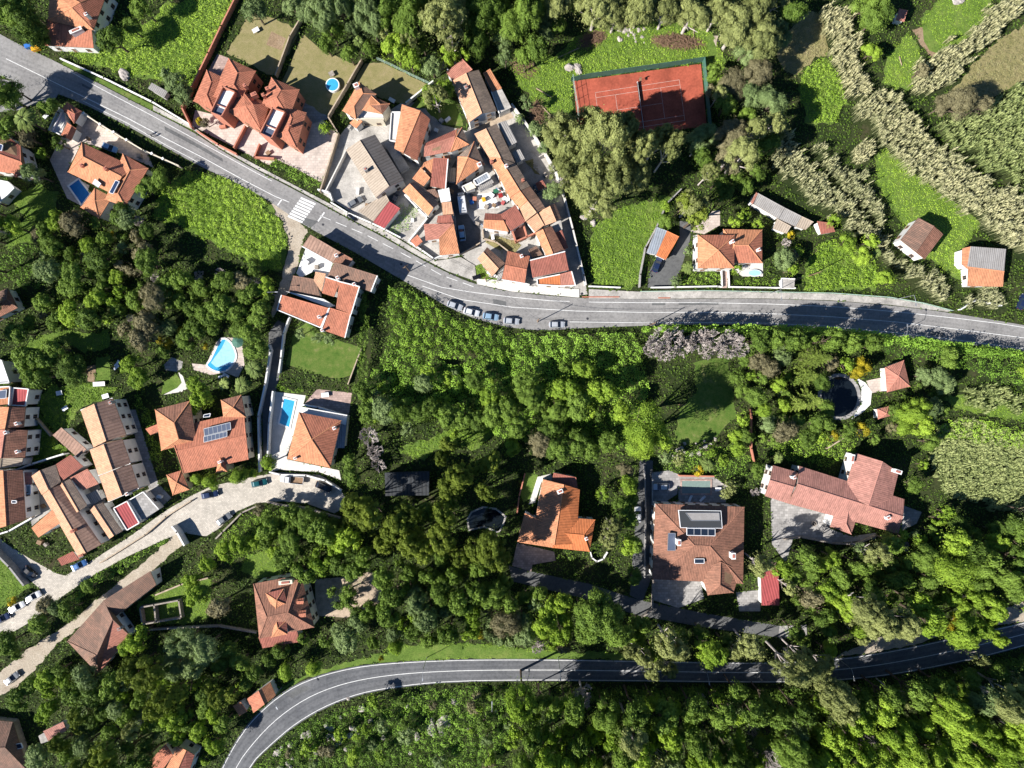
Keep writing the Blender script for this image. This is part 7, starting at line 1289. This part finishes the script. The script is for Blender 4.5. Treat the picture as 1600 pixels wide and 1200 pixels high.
brush('brush_pile', 'heap of reddish brown cut branches at shaded edge of clearing', 925, 62, 24, 10, -.45, 1.0, 420, 'brush'); brush('brush_pile', 'long heap of brown cut branches above tennis court', 1058, 66, 42, 11, .08, 1.1, 650, 'brush'); brush('brush_pile', 'grey twiggy branch heap beside village wall', 838, 178, 12, 22, .1, .7, 260, 'brush'); brush('brush_pile', 'pinkish dry branches in upper clearing', 975, 35, 20, 8, 0, .6, 200, 'brush'); brush('brush_pile', 'scattered dry branches beside the village row garden', 820, 105, 22, 14, .3, .4, 200, 'brush')
for i, (a, b, l) in enumerate((((838, 138), (862, 152), 'pale log lying in weeds beside village wall'), ((846, 165), (862, 182), 'pale log below another in weeds'), ((905, 75), (872, 90), 'grey log on shaded slope above clearing'), ((1085, 10), (1084, 58), 'tall pale trunk leaning above brush heap'), ((1066, 48), (1072, 32), 'short cut trunk above brush heap'), ((1405, 88), (1409, 102), 'white pole lying in grass below allotment'))):
    A, B = P(a, .2), P(b, .35); m = MB(); m.tube(A, B, .16, .11, 7); o = obj('log', m.mesh('log', [MATS['log']])); tag(o, l, 'log')
# two people walking at the edge of the shaded road
def person(px, rz, top, label):
    p = P(px); p.z = .1
    J = [(0, 0, .95), (0, 0, 1.2), (0, .01, 1.42), (0, .02, 1.54), (0, .03, 1.66), (.1, 0, .9), (.13, .12, .5), (.13, -.02, .09), (.13, .14, .05), (-.1, 0, .9), (-.12, -.1, .5), (-.12, -.26, .12), (-.12, -.14, .05), (.2, 0, 1.4), (.26, -.06, 1.13), (.25, .08, .9), (-.2, 0, 1.4), (-.26, .06, 1.13), (-.25, .18, .9)]
    E = [(0, 1), (1, 2), (2, 3), (3, 4), (0, 5), (5, 6), (6, 7), (7, 8), (0, 9), (9, 10), (10, 11), (11, 12), (2, 13), (13, 14), (14, 15), (2, 16), (16, 17), (17, 18)]
    rad = [.15, .14, .15, .06, .1, .1, .07, .05, .05, .1, .07, .05, .05, .075, .05, .04, .075, .05, .04]
    me = bpy.data.meshes.new('person'); me.from_pydata(J, E, []); o = bpy.data.objects.new('person', me); COL.objects.link(o); o.location = p; o.rotation_euler = (0, 0, rz)
    s = o.modifiers.new('skin', 'SKIN'); o.modifiers.new('sub', 'SUBSURF').levels = 1
    for v, r_ in zip(me.skin_vertices[0].data, rad): v.radius = (r_, r_ * (.7 if r_ > .13 else 1))
    me.skin_vertices[0].data[0].use_root = True; me.materials.append(MATS[top]); tag(o, label, 'person')
    m = MB(); m.tube((0, .01, 1.62), (0, .01, 1.80), .125, .07, 8); m.tube((0, .01, 1.5), (0, .01, 1.63), .1, .125, 8); obj('hair', m.mesh('hair', [MATS['bark']]), o)
person((234.5, 212), 1.9, 'car_whitecar', 'person in white top walking along edge of the shaded road'); person((240, 214.5), 1.9, 'car_black', 'person in dark clothes walking beside one in white')

# small clutter in the yards
CL = [((560, 300), 'whitepvc'), ((575, 322), 'wood'), ((586, 300), 'concrete'), ((645, 345), 'whitepvc'), ((705, 300), 'wood'), ((738, 305), 'darkmetal'), ((742, 312), 'terrawall'), ((768, 306), 'whitepvc'), ((760, 324), 'stone'), ((772, 322), 'wood'), ((786, 318), 'redsheet'), ((790, 312), 'whitepvc'), ((745, 350), 'stone'), ((770, 372), 'whitepvc'), ((812, 375), 'wood'), ((825, 372), 'stone'), ((845, 285), 'greywall'), ((858, 292), 'wood'), ((852, 275), 'stone'), ((682, 205), 'whitepvc'), ((690, 190), 'steel'), ((700, 188), 'whitepvc'), ((140, 218), 'wood'), ((220, 245), 'stone'), ((70, 790), 'wood'), ((58, 800), 'whitepvc'), ((75, 850), 'stone'), ((66, 846), 'wood'), ((240, 790), 'whitepvc'), ((232, 778), 'wood'), ((252, 775), 'whitepvc'), ((480, 410), 'whitepvc'), ((496, 418), 'stone'), ((350, 200), 'terrawall'), ((420, 240), 'wood')]
CN = dict(whitepvc='white plastic', wood='wooden', concrete='grey concrete', darkmetal='dark metal', terrawall='terracotta', stone='stone', redsheet='red', greywall='grey', steel='steel')
for q, mt in CL:
    p = P(q); t = empty('storage_box', p, R.uniform(0, 3)); w, d, hh = R.uniform(.7, 1.6), R.uniform(.6, 1.1), R.uniform(.5, 1.2)
    lab = CN[mt] + ' storage box standing in yard ' + ('of the old village' if 500 < q[0] < 900 and q[1] < 450 else ('near the terraced row' if q[1] > 600 else 'of the villas by the main road')); tag(t, lab, 'box', lab.replace('box standing', 'boxes'))
    m = MB(); m.box((0, 0, hh / 2 + .1), (w, d, hh)); obj('body', m.mesh('body', [MATS[mt]]), t); m = MB(); m.box((0, 0, hh + .14), (w + .08, d + .08, .08)); obj('lid', m.mesh('lid', [MATS[mt]]), t)
# laundry lines
flatm('cloth_blue', (.12, .2, .4), .9); flatm('cloth_red', (.5, .08, .07), .9); flatm('cloth_white', (.8, .8, .8), .9)
for a, b, l in (((752, 352), (762, 362), 'laundry line hung with coloured cloths in village street'), ((118, 752), (124, 764), 'laundry line hung with cloths in yard by terraced row'), ((775, 296), (786, 303), 'laundry line hung above cluttered courtyard')):
    A, B = P(a), P(b); c = (A + B) / 2; t = empty('laundry_line', c); tag(t, l, 'laundry'); m = MB(); m.tube((A.x, A.y, 2.1), (B.x, B.y, 2.1), .02, .02, 4); obj('line', m.mesh('line', [MATS['steel']], c), t)
    for q in (A, B): m = MB(); m.tube((q.x, q.y, 0), (q.x, q.y, 2.2), .04, .04, 6); obj('post', m.mesh('post', [MATS['steel']], c), t)
    for i in range(4): u = (i + .5) / 4; q0, q1 = A.lerp(B, u - .1), A.lerp(B, u + .1); m = MB(); m.wallseg(q0, q1, .9, .05, 1.18); obj('cloth', m.mesh('cloth', [MATS[('cloth_blue', 'cloth_white', 'cloth_red', 'cloth_white')[i]]], c), t)
